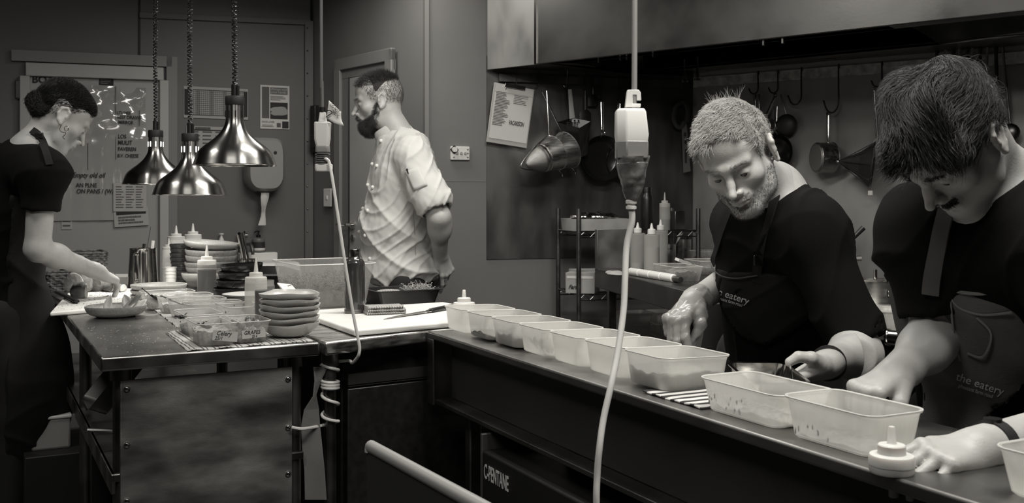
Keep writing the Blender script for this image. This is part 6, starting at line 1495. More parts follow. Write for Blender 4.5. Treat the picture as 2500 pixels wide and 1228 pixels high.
def relax(vs, fs, it=1, w=.5):
    for _ in range(it):
        s_ = np.zeros_like(vs); c = np.zeros(len(vs))
        for i in range(4):
            a = fs[:, i]; b = fs[:, (i+1) % 4]; np.add.at(s_, a, vs[b]); np.add.at(c, a, 1); np.add.at(s_, b, vs[a]); np.add.at(c, b, 1)
        vs = vs*(1-w)+w*s_/c[:, None]
    return vs
# ---- head, in its own frame: x to the person's right, y out of the face, z up
def head_ops(f, M, beard_jaw=0., k0=.02, jaw=1., nose=1., closed=True, brow=1.):
    e = lambda c, r, k=.015, mode='u', R=None: f.ell(c, r, k, mode=mode, M=(M if R is None else M @ Matrix.Translation(c) @ R @ Matrix.Translation([-x for x in c])))
    e((0,-.018,.052),(.074,.094,.080),.02); e((0,-.045,.020),(.066,.066,.070),.03)
    e((0,.040,.052),(.062,.048,.052),.03); e((0,.032,-.018),(.056,.054,.072),.03)
    f.cone((0,.030,-.072),(0,.052,-.086),.036,.026*jaw,.03,M=M); e((0,.072,-.096),(.022*jaw,.017,.017),.018)
    for s_ in (-1, 1):
        f.cone((s_*.056,.000,-.040),(s_*.046,.022,-.074),.016,.015*jaw,.03,M=M); f.cone((s_*.046,.022,-.074),(s_*.014,.068,-.096),.015*jaw,.015,.03,M=M)
        e((s_*.043,.056,-.020),(.020,.018,.017),.03)
        f.cone((s_*.010,.091,.024),(s_*.044,.072,.026),.0085*brow,.0075*brow,.018,M=M)
    for s_ in (-1, 1): e((s_*.032,.094,.004),(.020,.0155,.0135),.013,'s')
    for s_ in (-1, 1): e((s_*.031,.0735,.002),(.0150,.0148,.0140),.006)
    for s_ in (-1, 1): e((s_*.031,.0890,-.0020),(.0135,.0078,.0040),.0015,'s')
    f.cone((0,.088,.018),(0,.102,-.012),.0075,.0085,.012,M=M); f.cone((0,.100,-.010),(0,.1155*1.0+.002*nose,-.030),.0080,.0088*nose,.008,M=M)
    for s_ in (-1, 1):
        e((s_*.0125,.101,-.0335),(.0068,.0090,.0068),.006); e((s_*.0070,.108,-.0405),(.0035,.0048,.0034),.003,'s')
    e((0,.083,-.056),(.027,.018,.020),.018)
    f.chain([(-.021,.086,-.0605),(-.009,.098,-.0570),(0,.0985,-.0580),(.009,.098,-.0570),(.021,.086,-.0605)],[.0035,.0048,.0045,.0048,.0035],.006,M=M)
    f.chain([(-.018,.087,-.0655),(0,.0965,-.0690),(.018,.087,-.0655)],[.0035,.0062,.0035],.006,M=M)
    f.chain([(-.022,.090,-.0625),(-.010,.1035,-.0622),(.010,.1035,-.0622),(.022,.090,-.0625)],[.0012,.0016,.0016,.0012],.003,mode='s',M=M)
    e((0,.094,-.079),(.014,.008,.005),.010,'s')
    for s_ in (-1, 1):                                   # ears
        E = M @ Matrix.Translation((s_*.074,-.012,-.002)) @ Matrix.Rotation(s_*-.42,4,'Z') @ Matrix.Rotation(.18,4,'X')
        f.ell((s_*.007,0,0),(.0068,.0190,.0315),.006,M=E)
        f.chain([(s_*.010,.012,-.004),(s_*.012,.016,.016),(s_*.013,.004,.029),(s_*.013,-.013,.022),(s_*.012,-.018,.002),(s_*.010,-.008,-.020),(s_*.008,.004,-.031)],[.0036,.0040,.0042,.0042,.0040,.0042,.0058],.006,M=E)
        f.ell((s_*.0165,.001,.003),(.0065,.0085,.0165),.006,M=E,mode='s'); f.ell((s_*.012,.012,-.003),(.0030,.004,.006),.004,M=E)
def hmat(c, yaw, pitch, roll):
    r = math.radians; return Matrix.Translation(c) @ Matrix.Rotation(r(yaw),4,'Z') @ Matrix.Rotation(-r(pitch),4,'X') @ Matrix.Rotation(r(roll),4,'Y')
FING = ((.029,.086,(.042,.026,.021),.0092),(.0095,.092,(.046,.029,.022),.0094),(-.0100,.089,(.043,.027,.021),.0088),(-.0285,.080,(.033,.020,.018),.0078))
def hand_ops(f, M, side=1, curls=None, spread=(.10,.02,-.05,-.14), thumb=((.030,.024,-.006),(.050,.052,-.016),(.052,.080,-.026),(.046,.102,-.034)), s=1., tr=1., k=.0035):
    """wrist at the origin, +y to the fingers, +z the back of the hand, thumb on +x times side"""
    curls = curls or [(.3,.4,.3)]*4; X = lambda p: (p[0]*side*s, p[1]*s, p[2]*s)
    f.cone(X((0,-.03,0)),X((0,.012,0)),.027*s,.024*s,.02,M=M)
    for x0, y0, w0 in ((.022,.050,.0150),(.005,.052,.0150),(-.012,.050,.0145),(-.024,.045,.0130)):
        f.cone(X((x0*.55,.008,-.001)),X((x0*1.18,y0+.034,0)),.016*s,.0120*s,.014,M=M)
    f.cone(X((.020,.012,-.008)),X(thumb[1]),.019*s,.0145*s,.014,M=M); f.ell(X((-.022,.035,-.009)),(.013*s,.030*s,.012*s),.014,M=M)
    tips = []
    for (x0, y0, Ls, r0), cu, sp in zip(FING, curls, spread):
        p = Vector((x0, y0, .001)); a = 0; pts = [p.copy()]; rr = [r0*1.08]
        for i, (L, c) in enumerate(zip(Ls, cu)):
            a += c; d = Vector((math.sin(sp)*math.cos(a), math.cos(sp)*math.cos(a), -math.sin(a))); p = p+d*L; pts.append(p.copy()); rr.append(r0*(.98-.10*i))
        f.chain([X(q) for q in pts], [x*s for x in rr], k, M=M)
        f.ell(X(pts[0]+Vector((0,0,.003))), (.0095*s,)*3, .008, M=M); tips.append(M @ Vector(X(pts[-1])))
    f.chain([X(q) for q in thumb], [.0145*s*tr,.0125*s*tr,.0108*s*tr,.0088*s*tr], k, M=M); tips.append(M @ Vector(X(thumb[-1])))
    return tips
def frm(o, y, z, side=None):
    """frame at o with +y along y and +z near z"""
    y = Vector(y).normalized(); z = Vector(z); x = y.cross(z).normalized(); z = x.cross(y)
    return Matrix(((x.x,y.x,z.x,o[0]),(x.y,y.y,z.y,o[1]),(x.z,y.z,z.z,o[2]),(0,0,0,1)))
def torso_ops(f, pel, chest, nb, fwd, sl, sr, w, d, inf=0., k=.06, belly=1.):
    """pelvis, chest and neck-base points, facing direction, left and right shoulder points"""
    fwd = Vector(fwd).normalized(); up = (Vector(nb)-Vector(pel)).normalized(); Mp = frm(pel, fwd-up*fwd.dot(up), up); Mc = Mp.copy(); Mc.translation = chest
    f.ell((0,0,0),(w*.92+inf,d*1.0+inf,.15+inf),k,M=Mp)
    mid = (Vector(pel)+Vector(chest))/2; Mm = Mp.copy(); Mm.translation = mid; f.ell((0,.01*belly,0),(w*.86+inf,d*.98*belly+inf,.17+inf),k,M=Mm)
    f.ell((0,0,0),(w+inf,d+inf,.19+inf),k,M=Mc)
    f.cone(sl, sr, .062+inf, .062+inf, k)
    f.cone(nb, sl, .050+inf, .052+inf, k); f.cone(nb, sr, .050+inf, .052+inf, k)
    return Mp, Mc
# ---- strands
def strands(roots, dirs, L, r, seg=4, bend=None, rng=None, jit=.25):
    """thin three-sided tapering strands; bend is added more and more towards the tip"""
    n = len(roots); rng = rng or np.random.default_rng(1); dirs = dirs+rng.normal(size=(n, 3))*jit; dirs /= np.linalg.norm(dirs, axis=1, keepdims=True)
    L = L*rng.uniform(.6, 1.25, n); ts = np.linspace(0, 1, seg+1); b = np.zeros((n, 3)) if bend is None else bend
    pts = [roots+dirs*(L*t)[:, None]+b*((L*t*t)[:, None]) for t in ts]
    side = np.cross(dirs, rng.normal(size=(n, 3))); side /= np.linalg.norm(side, axis=1, keepdims=True); up = np.cross(dirs, side); vs = []
    for i, p in enumerate(pts):
        rr = r*(1-ts[i]*.85)
        for a in (0, 2.094, 4.189): vs.append(p+(side*math.cos(a)+up*math.sin(a))*rr)
    V_ = np.stack(vs, 1); m = V_.shape[1]; base = np.arange(n)[:, None]*m; fs = []
    for i in range(seg):
        for j in range(3): k = (j+1) % 3; fs.append(base+np.array([[i*3+j, i*3+k, (i+1)*3+k, (i+1)*3+j]]))
    return V_.reshape(-1, 3), np.concatenate(fs)
CANON = None
def canon():
    global CANON
    if CANON is None:
        f = Field(); head_ops(f, Matrix.Identity(4)); D = f.grid((-.10,-.125,-.13),(.10,.13,.145),.0035); vs, fs = nets(*D); nn = normals(vs, fs); CANON = (vs, nn)
    return CANON
def hairline(p, front=.083, side=.03, nape=-.055):
    """height above which scalp hair grows, as a function of y in the head frame"""
    y = p[:, 1]; return np.interp(y, [-.12,-.05,-.022,-.004,.020,.034,.050,.066,.078,.10], [nape,nape,nape*.4,.034,.002,.022,.060,front-.012,front,front+.03])
def tr(M, v): A = np.array([list(r) for r in M]); return v@A[:3, :3].T+A[:3, 3]
def rot(M, v): A = np.array([list(r) for r in M]); return v@A[:3, :3].T
def grow(M, n, region, dirf, L, r, seed, seg=4, jit=.25, bend=None, lift=0.):
    vs, nn = canon(); rng = np.random.default_rng(seed); ear = (np.abs(vs[:, 0]) > .071) & (np.abs(vs[:, 1]+.012) < .03) & (np.abs(vs[:,2]) < .04)
    idx = np.where(region(vs) & ~ear)[0]; pick = rng.choice(idx, n); P_ = vs[pick]+rng.normal(size=(n, 3))*.0016; N_ = nn[pick]
    d = dirf(P_, N_); d = d/np.linalg.norm(d, axis=1, keepdims=True)
    Lx = L(P_) if callable(L) else np.full(n, L); b = bend(P_, N_) if bend is not None else None
    v, f = strands(P_+N_*lift, d, Lx, r, seg, b, rng, jit); return tr(M, v), f
M_SKIN = mat('skin', .40, .48, bump=.12, bscale=260, var=.06, vscale=30, sss=.12)
M_SKIN2 = mat('skin_fair', .46, .45, bump=.12, bscale=260, var=.07, vscale=30, sss=.12)
M_EYE = mat('eye', .05, .15); M_HAIRD = mat('dark_hair', .009, .5); M_HAIRB = mat('blond_hair', .40, .38); M_HAIRM = mat('brown_hair', .035, .42); M_HAIRG = mat('greying_hair', .085, .45)
M_JACK = mat('chef_cotton', .54, .85, bump=.15, bscale=500); M_TEE = mat('black_cotton', .0055, .95, bump=.2, bscale=400, spec=.12); M_DAP = mat('black_apron_cloth', .012, .9, bump=.2, bscale=400, spec=.25)
M_GAP = mat('grey_apron_cloth', .085, .85, bump=.25, bscale=350, var=.12, vscale=14); M_TROU = mat('black_trousers', .010, .85); M_SHOE = mat('black_shoe', .012, .4); M_HBASE = mat('hair_base', .006, .95, spec=.05); M_PRINT = mat('apron_print', .55, .7)
def person(label, base): return thing('person', label, 'person', (base[0], base[1], 0))
def add(name, f, box, h, m, t, post=None, disp=None, it=1):
    parts = []
    for lo, hi, hh in (box if isinstance(box, list) else [(*box, h)]):
        D = f.grid(lo, hi, hh, post); vs, fs = nets(*D); parts.append((relax(vs, fs, it), fs))
    vs, fs = merge(parts)
    if disp is not None: nn = normals(vs, fs); vs = vs+nn*disp(vs, nn)[:, None]
    return mesh_obj(name, vs, fs, m, t, t.location)
def bbox(pts, m): a = np.array([list(p) for p in pts]); return a.min(0)-m, a.max(0)+m
def snap(f, px, py, y0, y1, off=.0, n=400):
    """first surface point met along the line of sight through a picture point"""
    Y = np.linspace(y0, y1, n); d = f.at(np.stack([(px-CX)/F*Y, Y, HC-(py-HY)/F*Y], 1)); k = int(np.argmax(d < off)); return P(px, py, Y[k] if (d < off).any() else y1)
def legs(t, pel, fwd, gap=.10, r=.085, m=None, spread=0.):
    f = Field(); fwd = Vector(fwd).normalized(); rt = Vector((fwd.y, -fwd.x, 0)); pel = Vector(pel)
    f.ell(pel, (.16,.12,.13), .05, R=frm(pel, fwd, (0,0,1)).to_3x3())
    for s_ in (-1, 1):
        hip = pel+rt*gap*s_; knee = V(hip.x, hip.y, .50)+fwd*.03; an = V(hip.x, hip.y, .09)+rt*spread*s_; f.chain([hip, knee, an], [r, .062, .050], .03)
        sh = Field(); q = an+V(0,0,-.05); sh.cone(q+V(0,0,.0), q+fwd*.15-V(0,0,.008), .042, .034, .03); sh.cone(q+V(0,0,.0), q+fwd*-.05, .042, .038, .02)
        add('shoe', sh, bbox([q-fwd*.06, q+fwd*.15], .06), .008, M_SHOE, t, post=lambda P_, d: np.maximum(d, .002-P_[:, 2]))
    add('trousers', f, bbox([pel, V(pel.x+.2, pel.y+.2, .05), V(pel.x-.2, pel.y-.2, .05)], .15), .012, m or M_TROU, t, post=lambda P_, d: np.maximum(d, .06-P_[:, 2]), disp=lambda v, n: .004*np.abs(sines(v, 5, 6, 18, (1,1,1.5))))
def strap(name, f, pts, w, m, t, y0, y1, off=.004, th=.0016):
    q = [snap(f, px, py, y0, y1, off) for px, py in pts]; q = spl(q, 5); mb = MB(); rs = []
    for i, p in enumerate(q):
        tg = (q[min(i+1, len(q)-1)]-q[max(i-1, 0)]).normalized(); g_ = f.at(np.array([list(p+V(*d)) for d in ((.004,0,0),(-.004,0,0),(0,.004,0),(0,-.004,0),(0,0,.004),(0,0,-.004))])); n = V(g_[0]-g_[1], g_[2]-g_[3], g_[4]-g_[5]).normalized()
        s_ = tg.cross(n).normalized()*w/2; rs.append([p-s_, p+s_, p+s_+n*th*2, p-s_+n*th*2])
    mb.rings(rs); mb.v = [tuple(Vector(p)-t.location) for p in mb.v]; return obj(name, mb, m, t, ang=60)
def print_on(fld, t, parent, body, size, px, py, ang, m, squeeze=.9, bold=.0002, shear=0., sp=None):
    """lettering laid on a cloth surface along the picture direction ang"""
    vs, fs = text_mesh(body, size, 'LEFT', bold, 0, shear); out = []; hit = surf(parent, t)
    c = hit(px, py); sc = F/c.y
    for v in vs:
        dx, dy = v[0]*squeeze*sc, v[1]*sc; qx = px+dx*math.cos(ang)+dy*math.sin(ang)*1; qy = py+dx*math.sin(ang)-dy*math.cos(ang)
        out.append(hit(qx, qy)-t.location)
    return obj('apron_print', MB().add(out, fs), m, parent, smooth=False)
def eyes(t, M, lid=.0):
    for s_ in (-1, 1):
        c = M @ V(s_*.031,.0742,.0); o = obj('eye', MB().ball((0,0,0), .0127, 16), M_EYE, t); o.location = c-t.location; o.rotation_euler = M.to_euler()
def surf(o, t):
    me = o.data; bv = BVHTree.FromPolygons([tuple(v.co+t.location) for v in me.vertices], [tuple(p.vertices) for p in me.polygons])
    def hit(qx, qy, off=.0012):
        o_ = V(0, 0, HC); h = bv.ray_cast(o_, (P(qx, qy, 1.)-o_).normalized()); return h[0]+(h[1] if h[1].y < 0 else -h[1])*off if h[0] is not None else P(qx, qy, t.location.y)
    return hit
def brows(t, M, m, seed, n=260, L=.007, up=.0):
  for sd in (-1, 1):
    v, f = grow(M, n//2, lambda p: (p[:, 0]*sd > 0) & (np.abs(p[:, 0]) > .011) & (np.abs(p[:, 0]) < .047) & (np.abs(p[:, 2]-.0275-up+.10*np.abs(np.abs(p[:, 0])-.030)) < .0034) & (p[:, 1] > .05), lambda p, n_: n_*.45+np.stack([np.sign(p[:, 0]), p[:, 0]*0, p[:, 0]*0+.25], 1), L, .00036, seed, 3, .15)
    mesh_obj('eyebrow', v, f, m, t, t.location)
# ================================================================ HEAD CHEF (white jacket, hands behind the back)
Yc = 4.42; pb0 = P(985, 640, Yc)
t = person('bearded person in a white chef jacket standing in profile, hands behind back', pb0)
Hm = hmat(P(923, 250, Yc), 97, 12, 0); f = Field(); head_ops(f, Hm, nose=1.05)
pel = P(992, 700, Yc); che = P(985, 440, Yc); fw_ = V(-1,-.06,0)
f.cone(P(945,280,Yc), P(980,345,Yc), .060, .070, .04)
f.ell(che+V(0,0,-.02), (.125,.17,.17), .06); f.ell(P(985,590,Yc), (.14,.15,.2), .06); f.cone(P(1003,372,Yc-.15), P(1003,372,Yc+.15), .055, .055, .06)
arm = [P(1010,385,Yc-.19), P(1072,530,Yc-.25), P(1074,622,Yc-.10)]
f.chain(arm, [.055,.047,.031], .02); f.ell(arm[1].lerp(arm[2], .25)+V(.004,-.0,0), (.050,.050,.065), .03)
hM = frm(P(1078,622,Yc-.09), P(1098,690,Yc-.06)-P(1078,622,Yc-.09), V(.6,-.8,.1)); hand_ops(f, hM, 1, [(.25,.3,.2),(.5,.5,.3),(.8,.8,.5),(1.0,.9,.5)], thumb=((.028,.024,-.006),(.040,.050,-.012),(.040,.074,-.022),(.034,.092,-.030)))
arm2 = [P(1010,385,Yc+.19), P(1066,540,Yc+.24), P(1072,640,Yc+.06)]; f.chain(arm2, [.055,.047,.031], .02)
hM2 = frm(arm2[2], V(.05,-.3,-.9), V(1,0,.1)); hand_ops(f, hM2, -1, [(.9,.9,.5)]*4)
hb = bbox([Hm@V(0,0,0)], .155); add('body', f, [(*bbox([P(870,345,Yc-.3), P(1120,760,Yc+.32)], .03), .006), (hb[0], hb[1], .0026), (*bbox([arm[2], P(1098,700,Yc-.06)], .075), .0030)], 0, M_SKIN, t)
eyes(t, Hm); brows(t, Hm, M_HAIRM, 3)
j = Field()
j.ell(P(985,440,Yc), (.148,.205,.185), .07); j.ell(P(973,560,Yc), (.166,.195,.19), .08); j.ell(P(986,650,Yc), (.172,.185,.13), .06)
j.cone(P(1002,372,Yc-.155), P(1002,372,Yc+.155), .072, .072, .06); j.cone(P(962,345,Yc), P(990,360,Yc), .078, .085, .05)
for s_ in (-1, 1):
    a_, b_ = P(1008,388,Yc+s_*.185), P(1050,478,Yc+s_*.235); j.cone(a_, b_, .080, .078, .03)
    j.cone(a_.lerp(b_,.86), a_.lerp(b_,1.13), .084, .082, .008); j.cone(a_.lerp(b_,1.16), a_.lerp(b_,1.5), .066, .06, .004, 's')
ca, cb_ = P(950,312,Yc), P(968,340,Yc)
def postj(P_, d):
    hem = 1.28-(692-490)*Yc/F+.10*np.maximum(0, (P_[:, 0]-P(1010,0,Yc).x))*2.0
    d = np.maximum(d, hem-P_[:, 2])
    nrm = np.array([-.50,0,.866]); c0 = np.array(list(P(958,322,Yc))); hd = (P_-c0)@nrm; r_ = np.linalg.norm((P_-c0)-hd[:, None]*nrm, axis=1)
    d = np.where(hd > 0, np.maximum(d, .0+hd*1.), d); return d
for s_ in (0,): pass
def dj(v, n):
    q = v-np.array(list(P(985,450,Yc))); w1 = sines(v, 4, 5, 7); k = .62*q[:, 0]+.78*q[:, 2]
    a = np.abs(np.sin(k*26+2.2*w1)); fold = (1-a)**2.2; loc = np.clip((.10-q[:, 2])*4, .15, 1)
    b = (1-np.abs(np.sin((q[:, 2]*.4-q[:, 0]*.8)*30+2*sines(v, 8, 5, 9))))**3
    sl_ = np.abs(q[:, 1]) > .20
    hem = np.exp(-((v[:, 2]-(1.28-(688-490)*Yc/F))/.012)**2)
    s2 = (1-np.abs(np.sin(v@np.array([22.,8.,-30.])+2.4*sines(v, 15, 5, 12))))**3
    return .012*fold*loc*(~sl_)+.006*b+.007*s2+.0016*sines(v, 10, 6, 60)+.0009*sines(v, 11, 6, 130)
jk = add('chef_jacket', j, bbox([P(860,300,Yc-.3), P(1110,720,Yc+.32)], .03), .0055, M_JACK, t, postj, dj, 1)
# stand collar
cl = MB(); Mcol = frm(P(957,322,Yc), V(-1,0,-.577), V(-.5,0,.866)); rs = []
for z, rx in ((-.014,.080),(.012,.076),(.030,.0725),(.031,.070),(.012,.0735),(-.014,.076)): rs.append([Mcol @ V(rx*.82*math.sin(a), rx*math.cos(a)+.004, z*(1.0)) for a in [2*PI*i/48 for i in range(48)]])
cl.rings(rs+[rs[0]], False, False); cl.v = [tuple(Vector(p)-t.location) for p in cl.v]; obj('collar', cl, M_JACK, jk, ang=60)
hj = surf(jk, t)
for px, py in ((931,344),(910,401),(921,405),(899,452),(911,457),(886,509),(898,515),(877,566),(893,574),(904,632)):
    q = hj(px, py, .003); o = obj('button', MB().ball((0,0,0), .0085, 10), M_WHITE, jk); o.location = q-t.location
pk = [V(*hj(px, py, .0))-t.location for px, py in ((990,418),(1022,408),(1044,452),(1010,466))]
pg = [[hj((990*(1-a)+1022*a)*(1-b)+(1010*(1-a)+1044*a)*b, (418*(1-a)+408*a)*(1-b)+(466*(1-a)+452*a)*b, o_)-t.location for a in [k/6 for k in range(7)]] for b in [k/7 for k in range(8)] for o_ in (.0035,)]
po = MB(); po.v = [tuple(p) for r in pg for p in r]; po.f = [(i*7+j_, i*7+j_+1, (i+1)*7+j_+1, (i+1)*7+j_) for i in range(7) for j_ in range(6)]; obj('sleeve_pocket', po, M_JACK, jk, solid=.002); obj('pocket_pen', MB().cyl(pk[0]+V(.006,-.008,.010), pk[0]+V(.014,-.008,-.012), .004), M_BLACK, jk)
st_l = [hj(px, py, .0005) for px, py in ((1008,510),(1012,560),(1014,620),(1016,680))]; obj('side_seam', MB().tube([p-t.location for p in spl(st_l)], .0012, 5), mat('seam_grey', .22, .8), jk)
legs(t, V(pel.x, Yc, .93), fw_, .10)
rgn = lambda p: p[:, 2] > hairline(p, .090)
def chef_hair(top):
    reg = (lambda p: rgn(p) & (p[:, 2] > .075)) if top else (lambda p: rgn(p) & (p[:, 2] <= .085))
    return grow(Hm, 5200 if top else 7000, reg, (lambda p, n_: n_*.9+np.stack([p[:,0]*0, .75+p[:,1]*0, .15+p[:,0]*0],1)) if top else (lambda p, n_: n_*.5+np.array([0,-.15,-.8])), .020 if top else .007, .00055, 5+top, 4, .30)
v, fc_ = merge([chef_hair(1)]); mesh_obj('hair', v, fc_, M_HAIRM, t, t.location)
v, fc_ = merge([chef_hair(0)]); mesh_obj('hair_sides', v, fc_, M_HAIRG, t, t.location)
cap = Field(); cap.ell((0,-.018,.052),(.0750,.0950,.0810),.01,M=Hm); cap.ell((0,-.045,.022),(.0675,.0675,.070),.02,M=Hm)
Hi = np.array([list(r) for r in Hm.inverted()])
def loc_(P_, A): return P_@A[:3,:3].T+A[:3,3]
def pcap(P_, d): q = loc_(P_, Hi); return np.maximum(d, (hairline(q, .094)+.004-q[:, 2])*.7)
add('hair_cap', cap, hb, .004, mat('hair_under', .045, .9, spec=.1), t, pcap)
bd = Field(); bd.ell((0,.056,-.092),(.040,.044,.040),.02,M=Hm); bd.cone((0,.070,-.098),(0,.064,-.128),.030,.020,.02,M=Hm)
for s_ in (-1,1): bd.chain([(s_*.064,.008,-.010),(s_*.062,.014,-.045),(s_*.047,.036,-.078),(s_*.02,.066,-.094)],[.006,.013,.021,.028],.012,M=Hm)
bd.chain([(-.022,.088,-.062),(-.012,.098,-.050),(.012,.098,-.050),(.022,.088,-.062)],[.006,.006,.006,.006],.006,M=Hm)
bd.ell((0,.103,-.0635),(.012,.006,.005),.004,mode='s',M=Hm)
D = bd.grid(hb[0], hb[1]-0, .0035); bv, bf = nets(*D); bn = normals(bv, bf); rngb = np.random.default_rng(4); pk_ = rngb.choice(len(bv), 9000)
dn = rot(Hm, np.array([[0,.35,-1.]]))
sv, sf = strands(bv[pk_], bn[pk_]*.8+dn*.8, np.full(9000,.012), .0005, 3, None, rngb, .35)
v, fc_ = merge([(bv-bn*.002, bf), (sv, sf)]); mesh_obj('beard', v, fc_, M_HAIRM, t, t.location)
# ================================================================ BLOND COOK (black t-shirt and apron, gloved hand, small pan)
f = Field(); Hm = hmat(P(1800,386,2.32), 155, 33, 15); fwb = V(-.72,-.69,0)
base = P(1905, 840, 2.72); t = person('blond person in black t-shirt and apron leaning over the tubs, gloved right hand', base)
head_ops(f, Hm, nose=1.1, jaw=1.1)
nb = P(1890,470,2.48); sl = P(1972,562,2.38); sr = P(1822,552,2.70); che = P(1905,640,2.58); pel = P(1905,860,2.74)
f.cone(Hm@V(0,-.03,-.06), nb, .056, .062, .03)
torso_ops(f, pel, che, nb, fwb, sl, sr, .165, .105)
eL, wL = P(2100,862,2.32), P(2012,890,2.12); f.chain([sl, eL, wL], [.052,.044,.030], .04); f.ell(eL.lerp(wL,.25), (.046,.044,.042), .05)
eR, wR = P(1812,662,2.90), P(1690,740,2.60); f.chain([sr, eR, wR], [.055,.046,.032], .02)
gM = frm(wR, P(1622,816,2.49)-wR, V(-.55,-.55,.62)); gl = Field()
tip = hand_ops(f, gM, -1, [(.75,.65,.3),(.85,.7,.35),(1.0,.85,.4),(1.15,.95,.4)], thumb=((.030,.026,-.006),(.042,.054,-.026),(.036,.076,-.044),(.024,.094,-.058)))
hand_ops(gl, gM, -1, [(.75,.65,.3),(.85,.7,.35),(1.0,.85,.4),(1.15,.95,.4)], thumb=((.030,.026,-.006),(.042,.054,-.026),(.036,.076,-.044),(.024,.094,-.058)), s=1.07, k=.006); gl.cone(wR.lerp(eR,.06), wR.lerp(eR,.17), .036, .041, .01)
pM = frm(P(2008,897,2.10), V(-.86,-.30,-.30), V(-.15,-.40,-.90))
pcur = [(.15,.35,.3),(.18,.35,.3),(.2,.35,.3),(.2,.35,.3)]
hand_ops(f, pM, 1, pcur, thumb=((.026,.018,-.008),(.044,.040,-.028),(.042,.066,-.042),(.034,.088,-.040)), tr=1.15, s=.92)
hb = bbox([Hm@V(0,0,0)], .155)
add('body', f, [(*bbox([sl, sr, nb, pel, eL, eR], .09), .007), (hb[0], hb[1], .0022), (*bbox([wL.lerp(eL,.35), P(1940,960,2.0)], .065), .0024), (*bbox([wR.lerp(eR,.5), P(1640,860,2.52)], .07), .0030)], 0, M_SKIN2, t)
eyes(t, Hm); brows(t, Hm, mat('brow_blond', .16, .5), 5, 260, .007)
nt_ = add('glove', gl, bbox([wR.lerp(eR,.2), P(1640,870,2.50)], .075), .0026, None or mat('vinyl_glove', .52, .22, alpha=.55), t, post=lambda P_, d: np.maximum(d, ((P_-np.array(list(wR)))@np.array(list((eR-wR).normalized())))-.045), disp=lambda v, n: .0022*np.abs(sines(v, 3, 6, 110))+.0012*sines(v, 7, 5, 220))
sh = Field(); torso_ops(sh, pel, che, nb+V(.0,.01,-.03), fwb, sl, sr, .155, .108, .018, .06); tb_ = list(sh.ops)
sh.cone(sl+V(0,0,-.01), sl.lerp(eL,.86), .074, .066, .05); sh.cone(sl.lerp(eL,.84), sl.lerp(eL,1.1), .058, .055, .004, 's'); sh.cone(sr, sr.lerp(eR,.86), .070, .066, .04)
for s_, e_ in ((sl, eL), (sr, eR)): sh.cone(s_.lerp(e_,.97), s_.lerp(e_,1.5), .056, .056, .01, 's')
sh.ell(nb+V(-.035,-.05,.045), (.078,.078,.055), .02, mode='s')
def cutend(a, b, t0): a, b = np.array(list(a)), np.array(list(b)); u = (b-a); L = np.linalg.norm(u); u = u/L; return lambda P_: np.where(np.linalg.norm((P_-a)-((P_-a)@u)[:, None]*u, axis=1) < .13, (P_-a)@u-L*t0, -1.)
c1 = cutend(sl, eL, .90)
def tdisp(seed, amp=.009):
    def g(v, n):
        a = np.abs(np.sin(v@np.array([9.,7.,16.])+2.6*sines(v, seed, 5, 6))); b = np.abs(np.sin(v@np.array([-14.,6.,11.])+2.2*sines(v, seed+3, 5, 8)))
        return amp*(1-a)**2.5+amp*.8*(1-b)**3+amp*.2*sines(v, seed+1, 5, 40)
    return g
tee = add('t_shirt', sh, bbox([sl, sr, nb, pel, eL, eR], .13), .006, M_TEE, t, post=lambda P_, d: np.maximum(np.maximum(d, np.where(P_[:,0] > .69, c1(P_), -1.)), .83-P_[:,2]), disp=tdisp(12))
ap = Field(); ap.ops = tb_
fA = np.array([-.72,-.69,0]); cA_ = np.array(list(che))
def apost(P_, d):
    q = P_-cA_; fr_ = q@fA; rt_ = q@np.array([.69,-.72,0]); hw = np.interp(P_[:,2], [.6,.93,1.06,1.20], [.21,.21,.155,.12]); top = 1.28-(668-490)*2.45/F
    return np.maximum(np.maximum(np.maximum(d-.007, P_[:,2]-top), np.abs(rt_)-hw), .045-fr_)
ap.ell(V(pel.x-.04,pel.y-.05,.62), (.20,.17,.30), .05); aprn = add('apron', ap, bbox([che+V(0,0,.1), V(pel.x,pel.y,.38)], .26), .006, M_DAP, t, post=lambda P_, d: np.maximum(apost(P_, d), .42-P_[:,2]), disp=tdisp(22, .005))
strap('neck_strap', sh, [(1902,425),(1893,480),(1878,540),(1862,600),(1851,650),(1850,690)], .026, M_DAP, t, 2.1, 2.7, .006, .002)
strap('neck_strap', sh, [(1788,508),(1768,555),(1750,610),(1741,642)], .022, M_DAP, t, 2.1, 2.8, .006, .002)
bk = snap(sh, 1855, 636, 2.1, 2.7, .012); obj('strap_buckle', MB().box((0,0,0),(.034,.006,.026)), M_BLACK, t, loc=bk-t.location, bevel=.003, rot=(0,0,.3))
apf = Field(); apf.ops = [(o_[0], o_[1], o_[2], o_[3], o_[4]) for o_ in ap.ops]
class Off:                                                # the apron surface lies 7 mm outside the shirt
    def __init__(s, f, o): s.f = f; s.o = o
    def at(s, P_): return s.f.at(P_)-s.o
ao = Off(apf, .0095)
strap('bib_edge_strip', ao, [(1738,650),(1748,664),(1766,675),(1800,679),(1850,672)], .0022, mat('hem_highlight', .05, .8), t, 2.1, 2.8, .003, .0015)  # lighter strip paints the highlight along the top edge of the bib
print_on(2.4, t, aprn, 'the eatery', .0265, 1733, 712, .32, M_PRINT, 1.0, .0002)
print_on(2.4, t, aprn, 'pheasant farm road', .0125, 1745, 728, .30, M_PRINT, .8, .0001)
legs(t, V(pel.x, pel.y+.02, .84), fwb, .10)
